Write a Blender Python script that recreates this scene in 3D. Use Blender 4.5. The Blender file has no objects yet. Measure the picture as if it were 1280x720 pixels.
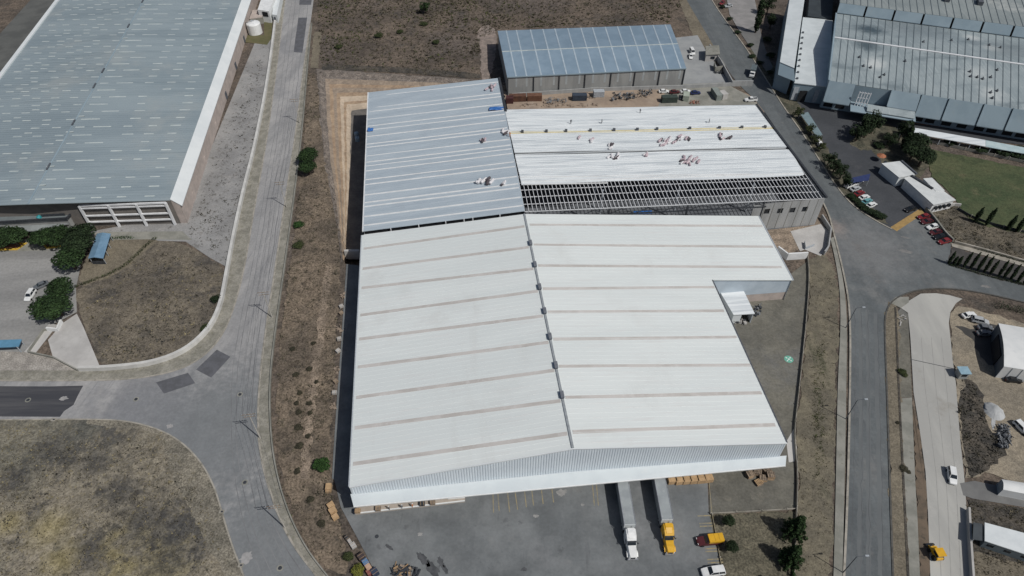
import bpy, math, random
from mathutils import Vector, Matrix
R = math.radians
scene = bpy.context.scene
COL = scene.collection
random.seed(7)

# ------------------------------------------------------------------ camera geometry
F = 854.0
PITCH = math.atan(876.0 / F)
H = 150.0
SP, CP = math.sin(PITCH), math.cos(PITCH)
CAM = Vector((0, 0, H))

def ray(px, py):
    u = (px - 640) / F
    v = (360 - py) / F
    return Vector((u, v * SP + CP, v * CP - SP))

def P(px, py, z=0.0):
    d = ray(px, py)
    return CAM + d * ((z - H) / d.z)

def PL(px, py, pl):
    """point of a ray on a plane (point, normal)"""
    d = ray(px, py)
    return CAM + d * ((pl[0] - CAM).dot(pl[1]) / d.dot(pl[1]))

def plane(a, b, c):
    n = (b - a).cross(c - a).normalized()
    if n.z < 0:
        n = -n
    return (a, n)

def vplane(a, b):
    d = b - a
    return (Vector(a), Vector((d.y, -d.x, 0)).normalized())

def lerp(a, b, t):
    return a + (b - a) * t

def W(pts, z=0.0):
    return [P(x, y, z) for x, y in pts]

def chaikin(pts, n=2):
    for _ in range(n):
        out = [pts[0]]
        for a, b in zip(pts, pts[1:]):
            out.append(lerp(Vector(a), Vector(b), .25))
            out.append(lerp(Vector(a), Vector(b), .75))
        out.append(pts[-1])
        pts = out
    return [Vector(p) for p in pts]

def smooth_px(pts, z=0.0, n=2):
    return chaikin(W(pts, z), n)

# ------------------------------------------------------------------ materials
MATS = {}

def mat(name, c1, c2=None, scale=1.0, rough=.75, metal=0.0, bump=0.0, bscale=6.0, stretch=(1, 1, 1), rz=0.0,
        ramp=(.38, .62), layers=(), island=0.0, rib=None, detail=6.0, spec=.35, spots=(), grain=()):
    if name in MATS:
        return MATS[name]
    m = bpy.data.materials.new(name)
    m.use_nodes = True
    nt = m.node_tree
    N, L = nt.nodes, nt.links
    bsdf = N['Principled BSDF']
    bsdf.inputs['Roughness'].default_value = rough
    bsdf.inputs['Metallic'].default_value = metal
    bsdf.inputs['Specular IOR Level'].default_value = spec
    tc = N.new('ShaderNodeTexCoord')
    geo = N.new('ShaderNodeNewGeometry')
    base_vec = geo.outputs['Position']

    def mapped(st, ang):
        r_ = N.new('ShaderNodeMapping')
        r_.inputs['Rotation'].default_value = (0, 0, ang)
        L.new(base_vec, r_.inputs['Vector'])
        s_ = N.new('ShaderNodeMapping')
        s_.inputs['Scale'].default_value = st
        L.new(r_.outputs[0], s_.inputs['Vector'])
        return s_.outputs[0]

    def noise(sc, st=(1, 1, 1), ang=0.0, det=6.0, ro=.6):
        n = N.new('ShaderNodeTexNoise')
        n.inputs['Scale'].default_value = sc
        n.inputs['Detail'].default_value = det
        n.inputs['Roughness'].default_value = ro
        L.new(mapped(st, ang), n.inputs['Vector'])
        return n.outputs['Fac']

    def rng(src, lo, hi, a=0.0, b=1.0):
        r = N.new('ShaderNodeMapRange')
        r.interpolation_type = 'SMOOTHSTEP'
        r.inputs['From Min'].default_value = lo
        r.inputs['From Max'].default_value = hi
        r.inputs['To Min'].default_value = a
        r.inputs['To Max'].default_value = b
        L.new(src, r.inputs['Value'])
        return r.outputs[0]

    def mix(fac, a, b, mode='MIX'):
        x = N.new('ShaderNodeMix')
        x.data_type = 'RGBA'
        x.blend_type = mode
        if isinstance(fac, (int, float)):
            x.inputs[0].default_value = fac
        else:
            L.new(fac, x.inputs[0])
        for i, s in ((6, a), (7, b)):
            if isinstance(s, tuple):
                x.inputs[i].default_value = (*s, 1)
            else:
                L.new(s, x.inputs[i])
        return x.outputs[2]

    c2 = c2 or tuple(min(1, v * .86) for v in c1)
    col = mix(rng(noise(scale, stretch, rz, detail), *ramp), c1, c2)
    for ly in layers:      # (colour, scale, lo, hi, amount[, stretch])
        st = ly[5] if len(ly) > 5 else (1, 1, 1)
        col = mix(rng(noise(ly[1], st, rz, 7.0, .68), ly[2], ly[3], 0, ly[4]), col, ly[0])
    for c, pos, r0, r1, amt in spots:
        d = N.new('ShaderNodeVectorMath')
        d.operation = 'DISTANCE'
        L.new(base_vec, d.inputs[0])
        d.inputs[1].default_value = pos
        nz = N.new('ShaderNodeMath')
        nz.operation = 'MULTIPLY_ADD'
        L.new(noise(.5), nz.inputs[0])
        nz.inputs[1].default_value = r1 * .9
        L.new(d.outputs['Value'], nz.inputs[2])
        col = mix(rng(nz.outputs[0], r0 + r1 * .3, r1 * 1.35, amt, 0), col, c)
    for gs, ga in grain:
        gm = N.new('ShaderNodeMath')
        gm.operation = 'MULTIPLY_ADD'
        L.new(rng(noise(gs, (1, 1, 1), 0, 3.0, .65), .28, .72), gm.inputs[0])
        gm.inputs[1].default_value = 2 * ga
        gm.inputs[2].default_value = 1 - ga
        vm = N.new('ShaderNodeVectorMath')
        vm.operation = 'SCALE'
        L.new(col, vm.inputs[0])
        L.new(gm.outputs[0], vm.inputs['Scale'])
        col = vm.outputs[0]
    if island:
        h = N.new('ShaderNodeHueSaturation')
        L.new(col, h.inputs['Color'])
        L.new(rng(geo.outputs['Random Per Island'], 0, 1, 1 - island, 1 + island), h.inputs['Value'])
        col = h.outputs[0]
    L.new(col, bsdf.inputs['Base Color'])
    hgt = None
    if rib:
        pitch, ang, amt = rib
        wv = N.new('ShaderNodeTexWave')
        wv.wave_type = 'BANDS'
        wv.bands_direction = 'X'
        wv.inputs['Scale'].default_value = 2 * math.pi / (20 * pitch)
        wv.inputs['Distortion'].default_value = 0
        L.new(mapped((1, 1, 1), ang), wv.inputs['Vector'])
        b = N.new('ShaderNodeBump')
        b.inputs['Strength'].default_value = amt
        b.inputs['Distance'].default_value = .05
        L.new(wv.outputs['Fac'], b.inputs['Height'])
        hgt = b.outputs[0]
    if bump:
        b2 = N.new('ShaderNodeBump')
        b2.inputs['Strength'].default_value = bump
        b2.inputs['Distance'].default_value = .15
        L.new(noise(bscale), b2.inputs['Height'])
        if hgt:
            L.new(hgt, b2.inputs['Normal'])
        hgt = b2.outputs[0]
    if hgt:
        L.new(hgt, bsdf.inputs['Normal'])
    MATS[name] = m
    return m

YAW = math.atan(.1216)      # the warehouses' long axis, left of straight ahead
# ground
G1, G2 = ((2.2, .38), (.55, .25)), ((2.6, .28), (.7, .18))
DIRT = mat('dry_scrub', (.135, .107, .083), (.080, .066, .054), .045, .95, bump=.8, bscale=1.2, grain=((1.6, .34), (.4, .25)), layers=(
    ((.055, .051, .045), .11, .50, .66, .7), ((.175, .145, .115), .06, .56, .74, .5), ((.045, .046, .034), .6, .58, .70, .5), ((.17, .14, .11), 1.1, .62, .74, .4), ((.145, .12, .105), .022, .5, .66, .5)))
PATHDIRT = mat('trodden_dirt', (.265, .21, .16), (.18, .145, .112), .12, .95, bump=.6, bscale=1.5, grain=G1, layers=(((.33, .265, .195), .3, .55, .75, .6), ((.075, .065, .05), 1.1, .58, .72, .6)))
MARGIN = mat('trampled_margin', (.215, .195, .155), (.15, .138, .112), .1, .95, bump=.5, bscale=1.5, grain=G1, layers=(((.095, .09, .07), .35, .52, .7, .6), ((.27, .245, .2), .8, .58, .74, .5)))
BURNT = mat('burnt_grass', (.235, .208, .160), (.165, .148, .116), .05, .95, bump=.9, bscale=1.0, grain=((1.9, .34), (.5, .26)), layers=(
    ((.28, .235, .10), .028, .56, .66, .55), ((.056, .056, .056), .060, .51, .60, .8, (1, .75, 1)), ((.045, .044, .042), .22, .54, .64, .7), ((.29, .265, .21), .35, .57, .70, .6), ((.125, .128, .105), .018, .52, .62, .4), ((.30, .25, .12), 1.3, .60, .72, .5)),
    spots=[((.058, .057, .056), tuple(P(x, y, 0)), 2, r_, .72) for x, y, r_ in ((62, 562, 9), (118, 578, 8), (150, 615, 9), (178, 650, 9), (214, 668, 8), (205, 705, 9), (20, 600, 7), (110, 690, 7))] + [((.30, .25, .10), tuple(P(x, y, 0)), 1, r_, .5) for x, y, r_ in ((62, 660, 8), (75, 700, 7), (10, 655, 5))])
DRYLOT = mat('dry_lot_earth', (.165, .142, .108), (.105, .092, .074), .07, .95, bump=.8, bscale=1.2, grain=((1.9, .38), (.5, .25)), layers=(((.045, .044, .044), .10, .52, .64, .7), ((.038, .037, .036), .7, .57, .67, .7), ((.22, .19, .14), .2, .58, .74, .5)))
TAND = mat('cut_bank_soil_dark', (.30, .24, .185), (.235, .19, .148), .25, .95, bump=.5, bscale=2, grain=((.9, .18),), layers=(((.19, .155, .12), .35, .54, .7, .6, (1, .4, 1)),))
TANP = mat('cut_bank_soil_pale', (.47, .385, .295), (.40, .325, .245), .25, .95, bump=.4, bscale=2, grain=((.9, .12),))
TAN = mat('cut_bank_soil', (.38, .28, .19), (.29, .21, .145), .25, .95, bump=.4, bscale=2, grain=((.9, .14),), layers=(((.22, .17, .125), .35, .56, .7, .6, (1, .4, 1)), ((.44, .36, .27), .3, .58, .72, .5)))
ROCK = mat('cut_bank_rock', (.20, .17, .145), (.14, .122, .108), .3, .95, bump=.9, bscale=1.4, grain=G1, layers=(((.27, .225, .18), .3, .56, .7, .6), ((.07, .062, .055), .6, .56, .7, .6)))
TANGRASS = mat('straw_grass', (.185, .160, .118), (.14, .122, .092), .09, .95, bump=.6, bscale=2, grain=G2, layers=(((.09, .082, .055), .8, .55, .7, .6),))
LAWN = mat('lawn', (.050, .070, .032), (.080, .090, .044), .045, .95, bump=.5, bscale=3, grain=G2, layers=(((.16, .135, .08), .04, .54, .70, .75), ((.036, .052, .024), .10, .50, .66, .7), ((.12, .108, .058), .5, .58, .72, .4)))
DARKSOIL = mat('dark_soil', (.085, .074, .060), (.048, .045, .040), .2, .95, bump=.9, bscale=1.2, grain=G1, layers=(((.15, .125, .094), .35, .55, .7, .65),))
DIRTYARD = mat('dirt_yard', (.27, .232, .175), (.195, .172, .135), .07, .95, bump=.4, bscale=2, grain=G2, layers=(((.35, .295, .215), .05, .5, .7, .6, (1, .35, 1)), ((.13, .118, .095), .2, .56, .7, .55)))
OLIVE = mat('worn_yard', (.160, .152, .126), (.118, .114, .098), .06, .95, bump=.3, bscale=3, grain=((1.5, .14), (.3, .14)), layers=(((.20, .185, .15), .25, .54, .7, .5), ((.085, .082, .07), .35, .58, .72, .5), ((.13, .132, .13), .04, .5, .64, .6)))
GRAVEL = mat('gravel', (.36, .335, .30), (.24, .222, .20), .4, .95, bump=.8, bscale=4, grain=((2.6, .35), (.8, .2)), layers=(((.12, .11, .09), 1.5, .58, .70, .5), ((.44, .42, .385), .12, .52, .7, .5)))
PAVE = mat('cracked_pavement', (.29, .288, .282), (.225, .223, .22), .08, .9, bump=.3, bscale=3, grain=((1.8, .14),), layers=(((.075, .07, .058), .45, .57, .66, .75), ((.34, .325, .31), .2, .5, .7, .5), ((.10, .095, .08), .12, .6, .72, .6)))
CARPARK = mat('car_park_asphalt', (.285, .282, .272), (.215, .214, .208), .06, .9, stretch=(.25, 1.6, 1), rz=-YAW, bump=.1, bscale=5, grain=((1.2, .10),), layers=(((.15, .15, .15), .25, .55, .72, .5, (.2, 1, 1)),))
# roads
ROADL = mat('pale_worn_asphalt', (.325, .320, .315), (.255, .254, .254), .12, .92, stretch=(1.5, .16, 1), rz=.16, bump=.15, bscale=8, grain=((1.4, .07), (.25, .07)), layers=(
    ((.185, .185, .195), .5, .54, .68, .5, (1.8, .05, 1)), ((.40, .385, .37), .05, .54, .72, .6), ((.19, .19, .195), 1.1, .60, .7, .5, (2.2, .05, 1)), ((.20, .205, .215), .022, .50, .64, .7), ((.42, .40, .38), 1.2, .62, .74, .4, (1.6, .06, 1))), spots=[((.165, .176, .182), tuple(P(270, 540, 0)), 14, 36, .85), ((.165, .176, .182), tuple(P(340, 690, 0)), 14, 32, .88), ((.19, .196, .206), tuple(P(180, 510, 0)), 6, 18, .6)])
ROADR = mat('grey_asphalt', (.124, .136, .140), (.098, .109, .114), .10, .9, stretch=(1.5, .10, 1), rz=-.03, bump=.12, bscale=8, grain=((1.3, .08), (.2, .10)), layers=(
    ((.22, .215, .205), .04, .54, .74, .6), ((.088, .092, .10), .5, .55, .68, .5, (1.6, .05, 1)), ((.19, .188, .18), .3, .58, .72, .45), ((.21, .165, .14), .028, .60, .72, .45)), spots=[((.27, .215, .185), tuple(P(1042, 285, 0)), 2, 7, .6), ((.20, .20, .198), tuple(P(1085, 310, 0)), 8, 24, .55)])
YARD = mat('dock_yard_asphalt', (.168, .178, .181), (.124, .133, .137), .08, .9, bump=.12, bscale=6, grain=((1.4, .07), (.2, .10)), layers=(
    ((.21, .215, .22), .045, .5, .7, .6), ((.08, .083, .088), .22, .60, .70, .6), ((.26, .255, .245), .22, .68, .76, .5), ((.095, .098, .103), .25, .6, .7, .45, (2, .2, 1)), ((.205, .20, .188), .07, .56, .7, .5)))
DARKLOT = mat('dark_lot_asphalt', (.062, .066, .073), (.048, .052, .058), .08, .9, bump=.1, bscale=6, grain=((1.4, .10),), layers=(((.088, .09, .095), .12, .54, .72, .5),))
PATCH = mat('fresh_asphalt_patch', (.115, .118, .13), (.09, .092, .10), .4, .9, bump=.1)
TAR = mat('tar_sealed_asphalt', (.05, .052, .06), (.085, .085, .09), .3, .88, stretch=(.1, 1.5, 1), layers=(((.17, .165, .16), .2, .58, .7, .7, (.12, 1.4, 1)),))
CONC = mat('poured_concrete', (.43, .425, .395), (.345, .342, .322), .06, .9, stretch=(1.4, .25, 1), bump=.15, bscale=4, layers=(((.22, .20, .165), .05, .58, .74, .6), ((.42, .415, .39), .25, .55, .7, .5), ((.24, .23, .21), .8, .62, .72, .5)))
CONC2 = mat('weathered_concrete', (.27, .265, .235), (.20, .20, .175), .2, .92, bump=.3, bscale=4, layers=(((.13, .125, .09), .45, .56, .7, .6),))
CONCP = mat('pale_concrete', (.47, .46, .44), (.38, .37, .355), .15, .9, layers=(((.28, .27, .25), .5, .58, .72, .5),))
KERB = mat('kerb_concrete', (.36, .335, .29), (.25, .235, .20), .4, .9, layers=(((.12, .11, .085), .8, .55, .7, .6),))
WEEDVERGE = mat('weedy_verge', (.275, .262, .225), (.20, .192, .162), .3, .95, bump=.4, grain=((1.8, .2),), layers=(((.09, .09, .05), .9, .54, .68, .6),))
# structures
ROOFW = mat('white_roof_sheet', (.665, .70, .69), (.625, .662, .655), .05, .5, spec=.3, stretch=(.3, 2.2, 1), rz=-YAW, layers=(((.56, .575, .56), .05, .52, .74, .55), ((.52, .52, .50), .035, .58, .74, .35, (2.5, .3, 1)), ((.62, .62, .61), .8, .52, .66, .5, (.05, 2, 1)), ((.50, .48, .45), 1.0, .66, .76, .3, (.06, 1.5, 1))), rib=None)
ROOFW2 = mat('new_white_roof_sheet', (.69, .72, .73), (.63, .665, .68), .3, .42, spec=.4, stretch=(.1, 2, 1), rz=-YAW, layers=(((.44, .48, .51), 1.0, .5, .62, .75, (.02, 1.0, 1)), ((.52, .56, .585), .5, .52, .66, .6, (.03, 1.0, 1)),))
ROOFG = mat('blue_grey_roof_sheet', (.425, .485, .53), (.37, .43, .48), .3, .5, spec=.35, stretch=(.1, 1.5, 1), rz=-YAW, layers=(((.47, .53, .575), .9, .52, .68, .5, (.06, 1.4, 1)), ((.33, .375, .42), .09, .55, .75, .4)))
ROOFL = mat('slate_blue_roof_sheet', (.272, .325, .350), (.225, .275, .302), .05, .55, spec=.35, stretch=(.3, 1.6, 1), rz=-YAW, layers=(((.315, .375, .395), .8, .54, .68, .5, (.03, 1.6, 1)), ((.325, .355, .355), .03, .5, .68, .65), ((.17, .215, .24), .4, .54, .68, .5, (.015, 1.2, 1)), ((.18, .235, .27), 1.0, .60, .7, .5, (.02, 1.8, 1))))
ROOFB = mat('steel_blue_roof_sheet', (.215, .290, .360), (.185, .255, .322), .15, .5, spec=.4, layers=(((.24, .32, .40), .1, .52, .72, .5),))
SKY_L = mat('skylight_panel', (.54, .585, .57), (.44, .49, .48), .5, .5)
SLIM = mat('dull_skylight_strip', (.40, .47, .52), (.33, .40, .45), .4, .5)
SEAM = mat('soiled_skylight_strip', (.53, .505, .48), (.45, .425, .40), .35, .7, stretch=(.4, 1, 1), layers=(((.60, .585, .57), .5, .5, .7, .6),))
WHITEP = mat('white_paint', (.74, .75, .745), (.66, .67, .665), .5, .55)
PINKW = mat('pinkish_block_wall', (.46, .395, .355), (.38, .33, .30), .4, .9, layers=(((.52, .47, .44), .9, .5, .7, .5),))
GREYCLAD = mat('grey_cladding', (.32, .325, .315), (.26, .265, .26), .25, .8, stretch=(1.5, 1.5, .3), layers=(((.30, .30, .29), .6, .55, .7, .5, (2, 2, .1)),))
BROWNW = mat('brown_grey_panel', (.17, .155, .14), (.135, .125, .115), .3, .9)
TRANSL = mat('translucent_wall_strip', (.42, .45, .45), (.36, .39, .40), .5, .6)
STEELD = mat('dark_steel', (.05, .055, .063), (.03, .034, .04), 2, .6)
STEELG = mat('galvanised_steel', (.42, .45, .48), (.34, .37, .40), 1.5, .5)
STEELW = mat('white_steel', (.72, .73, .74), (.62, .63, .64), .5, .55)
VENT = mat('grey_vent_metal', (.11, .12, .135), (.075, .082, .095), 1, .6)
CWALL = mat('precast_concrete_wall', (.36, .367, .365), (.30, .307, .305), .25, .9, stretch=(1.5, 1.5, .25), layers=(((.21, .205, .195), .6, .58, .72, .6, (2, 2, .15)), ((.40, .395, .38), .3, .55, .7, .4)))
SLABC = mat('interior_floor_slab', (.15, .16, .175), (.10, .108, .12), .2, .9, layers=(((.10, .095, .09), .4, .56, .7, .6),))
YELLOWI = mat('yellow_insulation', (.62, .53, .27), (.54, .46, .24), .6, .85)
DARKH = mat('dark_opening', (.018, .02, .023), (.012, .013, .016), 1, .9)
GLASS = mat('dark_glass', (.02, .026, .032), (.015, .02, .026), 1, .12, spec=.5)
FASC = mat('white_fascia', (.66, .69, .695), (.60, .635, .645), .1, .55, layers=(((.48, .49, .48), .5, .60, .74, .4, (1, 1, .15)),))
FACT = mat('factory_blue_grey_sheet', (.27, .345, .39), (.23, .30, .345), .1, .55, layers=(((.28, .335, .36), .3, .55, .7, .5),))
# small things
RUBBER = mat('tyre_rubber', (.018, .018, .019), (.012, .012, .013), 3, .85)
CHROME = mat('bright_metal', (.55, .56, .58), (.42, .43, .45), 2, .35, metal=.7)
LAMP = mat('headlight_glass', (.7, .7, .68), (.6, .6, .6), 2, .2)
TAILR = mat('tail_light_red', (.35, .015, .015), (.25, .01, .01), 2, .3)
WOOD = mat('raw_pallet_wood', (.42, .29, .165), (.30, .205, .12), 1.2, .9, layers=(((.2, .14, .09), 1.4, .58, .7, .6),))
WOODG = mat('weathered_pallet_wood', (.27, .21, .155), (.17, .135, .105), 1.2, .9, island=.3)
RUST = mat('rusty_steel', (.13, .065, .042), (.085, .045, .033), .8, .9)
YLINE = mat('faded_yellow_line', (.31, .255, .145), (.23, .21, .155), .9, .9, layers=(((.16, .16, .16), 1.1, .52, .62, .6),))
YPAINT = mat('yellow_kerb_paint', (.60, .39, .05), (.52, .34, .06), 1, .8)
TREEL = mat('tree_leaves', (.028, .052, .018), (.018, .034, .013), .5, .8, island=.55, spec=.15)
TREED = mat('dark_tree_leaves', (.022, .036, .016), (.014, .024, .011), .5, .8, island=.5, spec=.15)
TREEG = mat('green_bush_leaves', (.032, .070, .018), (.022, .048, .014), .7, .8, island=.5, spec=.15)
TREEO = mat('olive_leaves', (.045, .055, .022), (.03, .04, .017), .7, .8, island=.5, spec=.15)
BARK = mat('bark', (.09, .07, .052), (.06, .047, .036), 3, .95, bump=.6)
WEED = mat("dry_weed_blades", (.105, .092, .066), (.06, .056, .04), .3, .95, island=.5, spec=.05)
WEEDD = mat("charred_weed_blades", (.042, .042, .038), (.065, .06, .045), .3, .95, island=.6, spec=.05)
WEEDY = mat("straw_weed_blades", (.21, .18, .105), (.145, .125, .075), .3, .95, island=.4, spec=.05)
WEEDGR = mat('green_weed_blades', (.05, .065, .026), (.075, .075, .036), .3, .95, island=.5, spec=.05)
POLEC = mat('pole_concrete', (.46, .44, .40), (.37, .355, .32), 1, .9)

def paint(name, c, rough=.35):
    return mat('paint_' + name, c, tuple(v * .9 for v in c), 1.0, rough, spec=.5)

# ------------------------------------------------------------------ mesh builder
class MB:
    def __init__(s):
        s.v, s.f = [], []

    def add(s, vs, fs):
        o = len(s.v)
        s.v += [tuple(v) for v in vs]
        s.f += [tuple(i + o for i in f) for f in fs]
        return s

    def poly(s, pts):
        return s.add(pts, [tuple(range(len(pts)))])

    def flat(s, pts):
        """polygon facing up whatever its winding"""
        a = sum(pts[i][0] * pts[(i + 1) % len(pts)][1] - pts[(i + 1) % len(pts)][0] * pts[i][1] for i in range(len(pts)))
        return s.poly(pts if a > 0 else pts[::-1])

    def slab(s, pts, t):
        a = sum(pts[i][0] * pts[(i + 1) % len(pts)][1] - pts[(i + 1) % len(pts)][0] * pts[i][1] for i in range(len(pts)))
        if a < 0:
            pts = pts[::-1]
        n = len(pts)
        vs = [tuple(p) for p in pts] + [(p[0], p[1], p[2] - t) for p in pts]
        fs = [tuple(range(n)), tuple(range(2 * n - 1, n - 1, -1))]
        fs += [(i, i + n, (i + 1) % n + n, (i + 1) % n) for i in range(n)]
        return s.add(vs, fs)

    def prism(s, pts, z0, z1):
        return s.slab([(p[0], p[1], z1) for p in pts], z1 - z0)

    def box(s, cx, cy, cz, sx, sy, sz, rz=0.0, taper=1.0):
        c, n = math.cos(rz), math.sin(rz)
        vs = []
        for k, z in ((1, -sz / 2), (taper, sz / 2)):
            for x, y in ((-1, -1), (1, -1), (1, 1), (-1, 1)):
                x, y = x * sx / 2 * k, y * sy / 2 * k
                vs.append((cx + x * c - y * n, cy + x * n + y * c, cz + z))
        return s.add(vs, [(3, 2, 1, 0), (4, 5, 6, 7), (0, 1, 5, 4), (1, 2, 6, 5), (2, 3, 7, 6), (3, 0, 4, 7)])

    def bar(s, a, b, w, h, up=None):
        a, b = Vector(a), Vector(b)
        d = (b - a).normalized()
        up = Vector(up) if up else Vector((0, 0, 1))
        if abs(d.dot(up)) > .98:
            up = Vector((1, 0, 0))
        x = d.cross(up).normalized() * (w / 2)
        y = x.cross(d).normalized() * (h / 2)
        vs = [a - x - y, a + x - y, a + x + y, a - x + y, b - x - y, b + x - y, b + x + y, b - x + y]
        return s.add(vs, [(0, 1, 2, 3), (7, 6, 5, 4), (0, 4, 5, 1), (1, 5, 6, 2), (2, 6, 7, 3), (3, 7, 4, 0)])

    def cyl(s, a, b, r0, r1=None, n=10):
        a, b = Vector(a), Vector(b)
        r1 = r0 if r1 is None else r1
        d = (b - a).normalized()
        up = Vector((0, 0, 1)) if abs(d.z) < .95 else Vector((1, 0, 0))
        x = d.cross(up).normalized()
        y = d.cross(x)
        vs = []
        for p, r in ((a, r0), (b, r1)):
            for i in range(n):
                t = 2 * math.pi * i / n
                vs.append(p + x * (r * math.cos(t)) + y * (r * math.sin(t)))
        fs = [(i, (i + 1) % n, (i + 1) % n + n, i + n) for i in range(n)]
        fs += [tuple(range(n - 1, -1, -1)), tuple(range(n, 2 * n))]
        return s.add(vs, fs)

    def ribbon(s, pts, w, z0, z1):
        """a band with square section along a ground polyline"""
        pts = [Vector((p[0], p[1], 0)) for p in pts]
        n = len(pts)
        vs = []
        for i, p in enumerate(pts):
            d = (pts[min(i + 1, n - 1)] - pts[max(i - 1, 0)]).normalized()
            x = Vector((d.y, -d.x, 0)) * (w / 2)
            for q, z in ((p - x, z0), (p + x, z0), (p + x, z1), (p - x, z1)):
                vs.append((q.x, q.y, z))
        fs = []
        for i in range(n - 1):
            a, b = 4 * i, 4 * i + 4
            fs += [(a + j, a + (j + 1) % 4, b + (j + 1) % 4, b + j)[::-1] for j in range(4)]
        fs += [(0, 1, 2, 3), (4 * n - 1, 4 * n - 2, 4 * n - 3, 4 * n - 4)]
        return s.add(vs, fs)

    def loft(s, secs, cap=True):
        n = len(secs[0])
        o = len(s.v)
        for q in secs:
            s.v += [tuple(p) for p in q]
        for k in range(len(secs) - 1):
            for i in range(n):
                s.f.append((o + k * n + i, o + k * n + (i + 1) % n, o + (k + 1) * n + (i + 1) % n, o + (k + 1) * n + i))
        if cap:
            s.f.append(tuple(o + i for i in range(n - 1, -1, -1)))
            s.f.append(tuple(o + (len(secs) - 1) * n + i for i in range(n)))
        return s

    def mesh(s, name, m, off=None):
        me = bpy.data.meshes.new(name)
        vs = s.v if off is None else [(v[0] - off[0], v[1] - off[1], v[2] - off[2]) for v in s.v]
        me.from_pydata(vs, [], s.f)
        me.materials.append(m)
        me.update()
        return me

    def build(s, name, m, parent=None, local=False):
        """link as one object; world-space verts become local to the (unrotated) parents"""
        off = None
        if parent is not None and not local:
            off = Vector(parent.location)
            q = parent.parent
            while q is not None:
                off += q.location
                q = q.parent
        o = bpy.data.objects.new(name, s.mesh(name, m, off))
        COL.objects.link(o)
        if parent is not None:
            o.parent = parent
        return o

def thing(name, label, cat, loc=(0, 0, 0), rz=0.0, group=None):
    o = bpy.data.objects.new(name, None)
    COL.objects.link(o)
    o.empty_display_size = .3
    o.location = loc
    o.rotation_euler = (0, 0, rz)
    return tag(o, label, cat, group)

def tag(o, label, cat, group=None):
    o['label'] = label
    o['category'] = cat
    if group:
        o['group'] = group
    return o

def struct(name, mb, m):
    o = mb.build(name, m)
    o['kind'] = 'structure'
    return o

def stuff(o, label, cat):
    tag(o, label, cat)
    o['kind'] = 'stuff'
    return o

def copy_tree(o, parent=None):
    c = o.copy()
    COL.objects.link(c)
    c.parent = parent
    for ch in list(o.children):
        copy_tree(ch, c)
    return c

def inside(p, poly):
    x, y = p[0], p[1]
    r = False
    n = len(poly)
    for i in range(n):
        a, b = poly[i], poly[(i + 1) % n]
        if (a[1] > y) != (b[1] > y) and x < (b[0] - a[0]) * (y - a[1]) / (b[1] - a[1]) + a[0]:
            r = not r
    return r

def segdist(p, poly):
    best = 1e9
    n = len(poly)
    for i in range(n):
        ax, ay = poly[i][0], poly[i][1]
        bx, by = poly[(i + 1) % n][0], poly[(i + 1) % n][1]
        dx, dy = bx - ax, by - ay
        t = max(0, min(1, ((p[0] - ax) * dx + (p[1] - ay) * dy) / (dx * dx + dy * dy + 1e-9)))
        best = min(best, math.hypot(p[0] - ax - t * dx, p[1] - ay - t * dy))
    return best

def heading(a, b):
    return math.atan2(b[1] - a[1], b[0] - a[0])

# ------------------------------------------------------------------ world, sun, camera
w = bpy.data.worlds.new('World')
scene.world = w
w.use_nodes = True
sky = w.node_tree.nodes.new('ShaderNodeTexSky')
sky.sky_type = 'NISHITA'
sky.sun_disc = False
EL = R(52)
SUNDIR = Vector((.79 * math.cos(EL), -.61 * math.cos(EL), math.sin(EL))).normalized()
sky.sun_elevation = EL
sky.sun_rotation = math.atan2(.79, -.61)
sky.altitude = 300
sky.dust_density = 3.0
sky.air_density = 1.0
w.node_tree.links.new(sky.outputs[0], w.node_tree.nodes['Background'].inputs[0])
w.node_tree.nodes['Background'].inputs[1].default_value = .05
sd = bpy.data.lights.new('sun', 'SUN')
sd.energy = 3.05
sd.angle = R(.53)
sd.color = (1.0, .975, .935)
so = bpy.data.objects.new('sun', sd)
COL.objects.link(so)
so.rotation_euler = SUNDIR.to_track_quat('Z', 'Y').to_euler()
so.location = (100, -80, 300)
cd = bpy.data.cameras.new('camera')
cd.sensor_width = 36
cd.lens = 36 * F / 1280
cd.clip_end = 6000
co = bpy.data.objects.new('camera', cd)
COL.objects.link(co)
co.location = CAM
co.rotation_euler = (math.pi / 2 - PITCH, 0, 0)
scene.camera = co
scene.view_settings.view_transform = 'Standard'
scene.view_settings.look = 'None'
scene.view_settings.exposure = 0
scene.view_settings.gamma = 1
# ================================================================== THE SETTING
# --- terrain with the cut pit beside the warehouses
PT = [(427, 328), (424, 300), (417, 250), (408, 205), (402, 150), (399, 89), (450, 92), (500, 95), (550, 98), (600, 101), (634, 104)]
PF = [(433, 320), (433, 300), (435, 250), (436, 205), (436.5, 160), (437, 136), (470, 132), (510, 128.5), (560, 125), (606, 122), (640, 119)]
PTW, PFW = W(PT), W(PF, -4)
PITF = PFW + W([(655, 265), (452, 322)], -4)
PITT = PTW + W([(668, 262), (448, 336)], 0)
px0 = min(p.x for p in PITT) - 3; px1 = max(p.x for p in PITT) + 3
py0 = min(p.y for p in PITT) - 3; py1 = max(p.y for p in PITT) + 3

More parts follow.
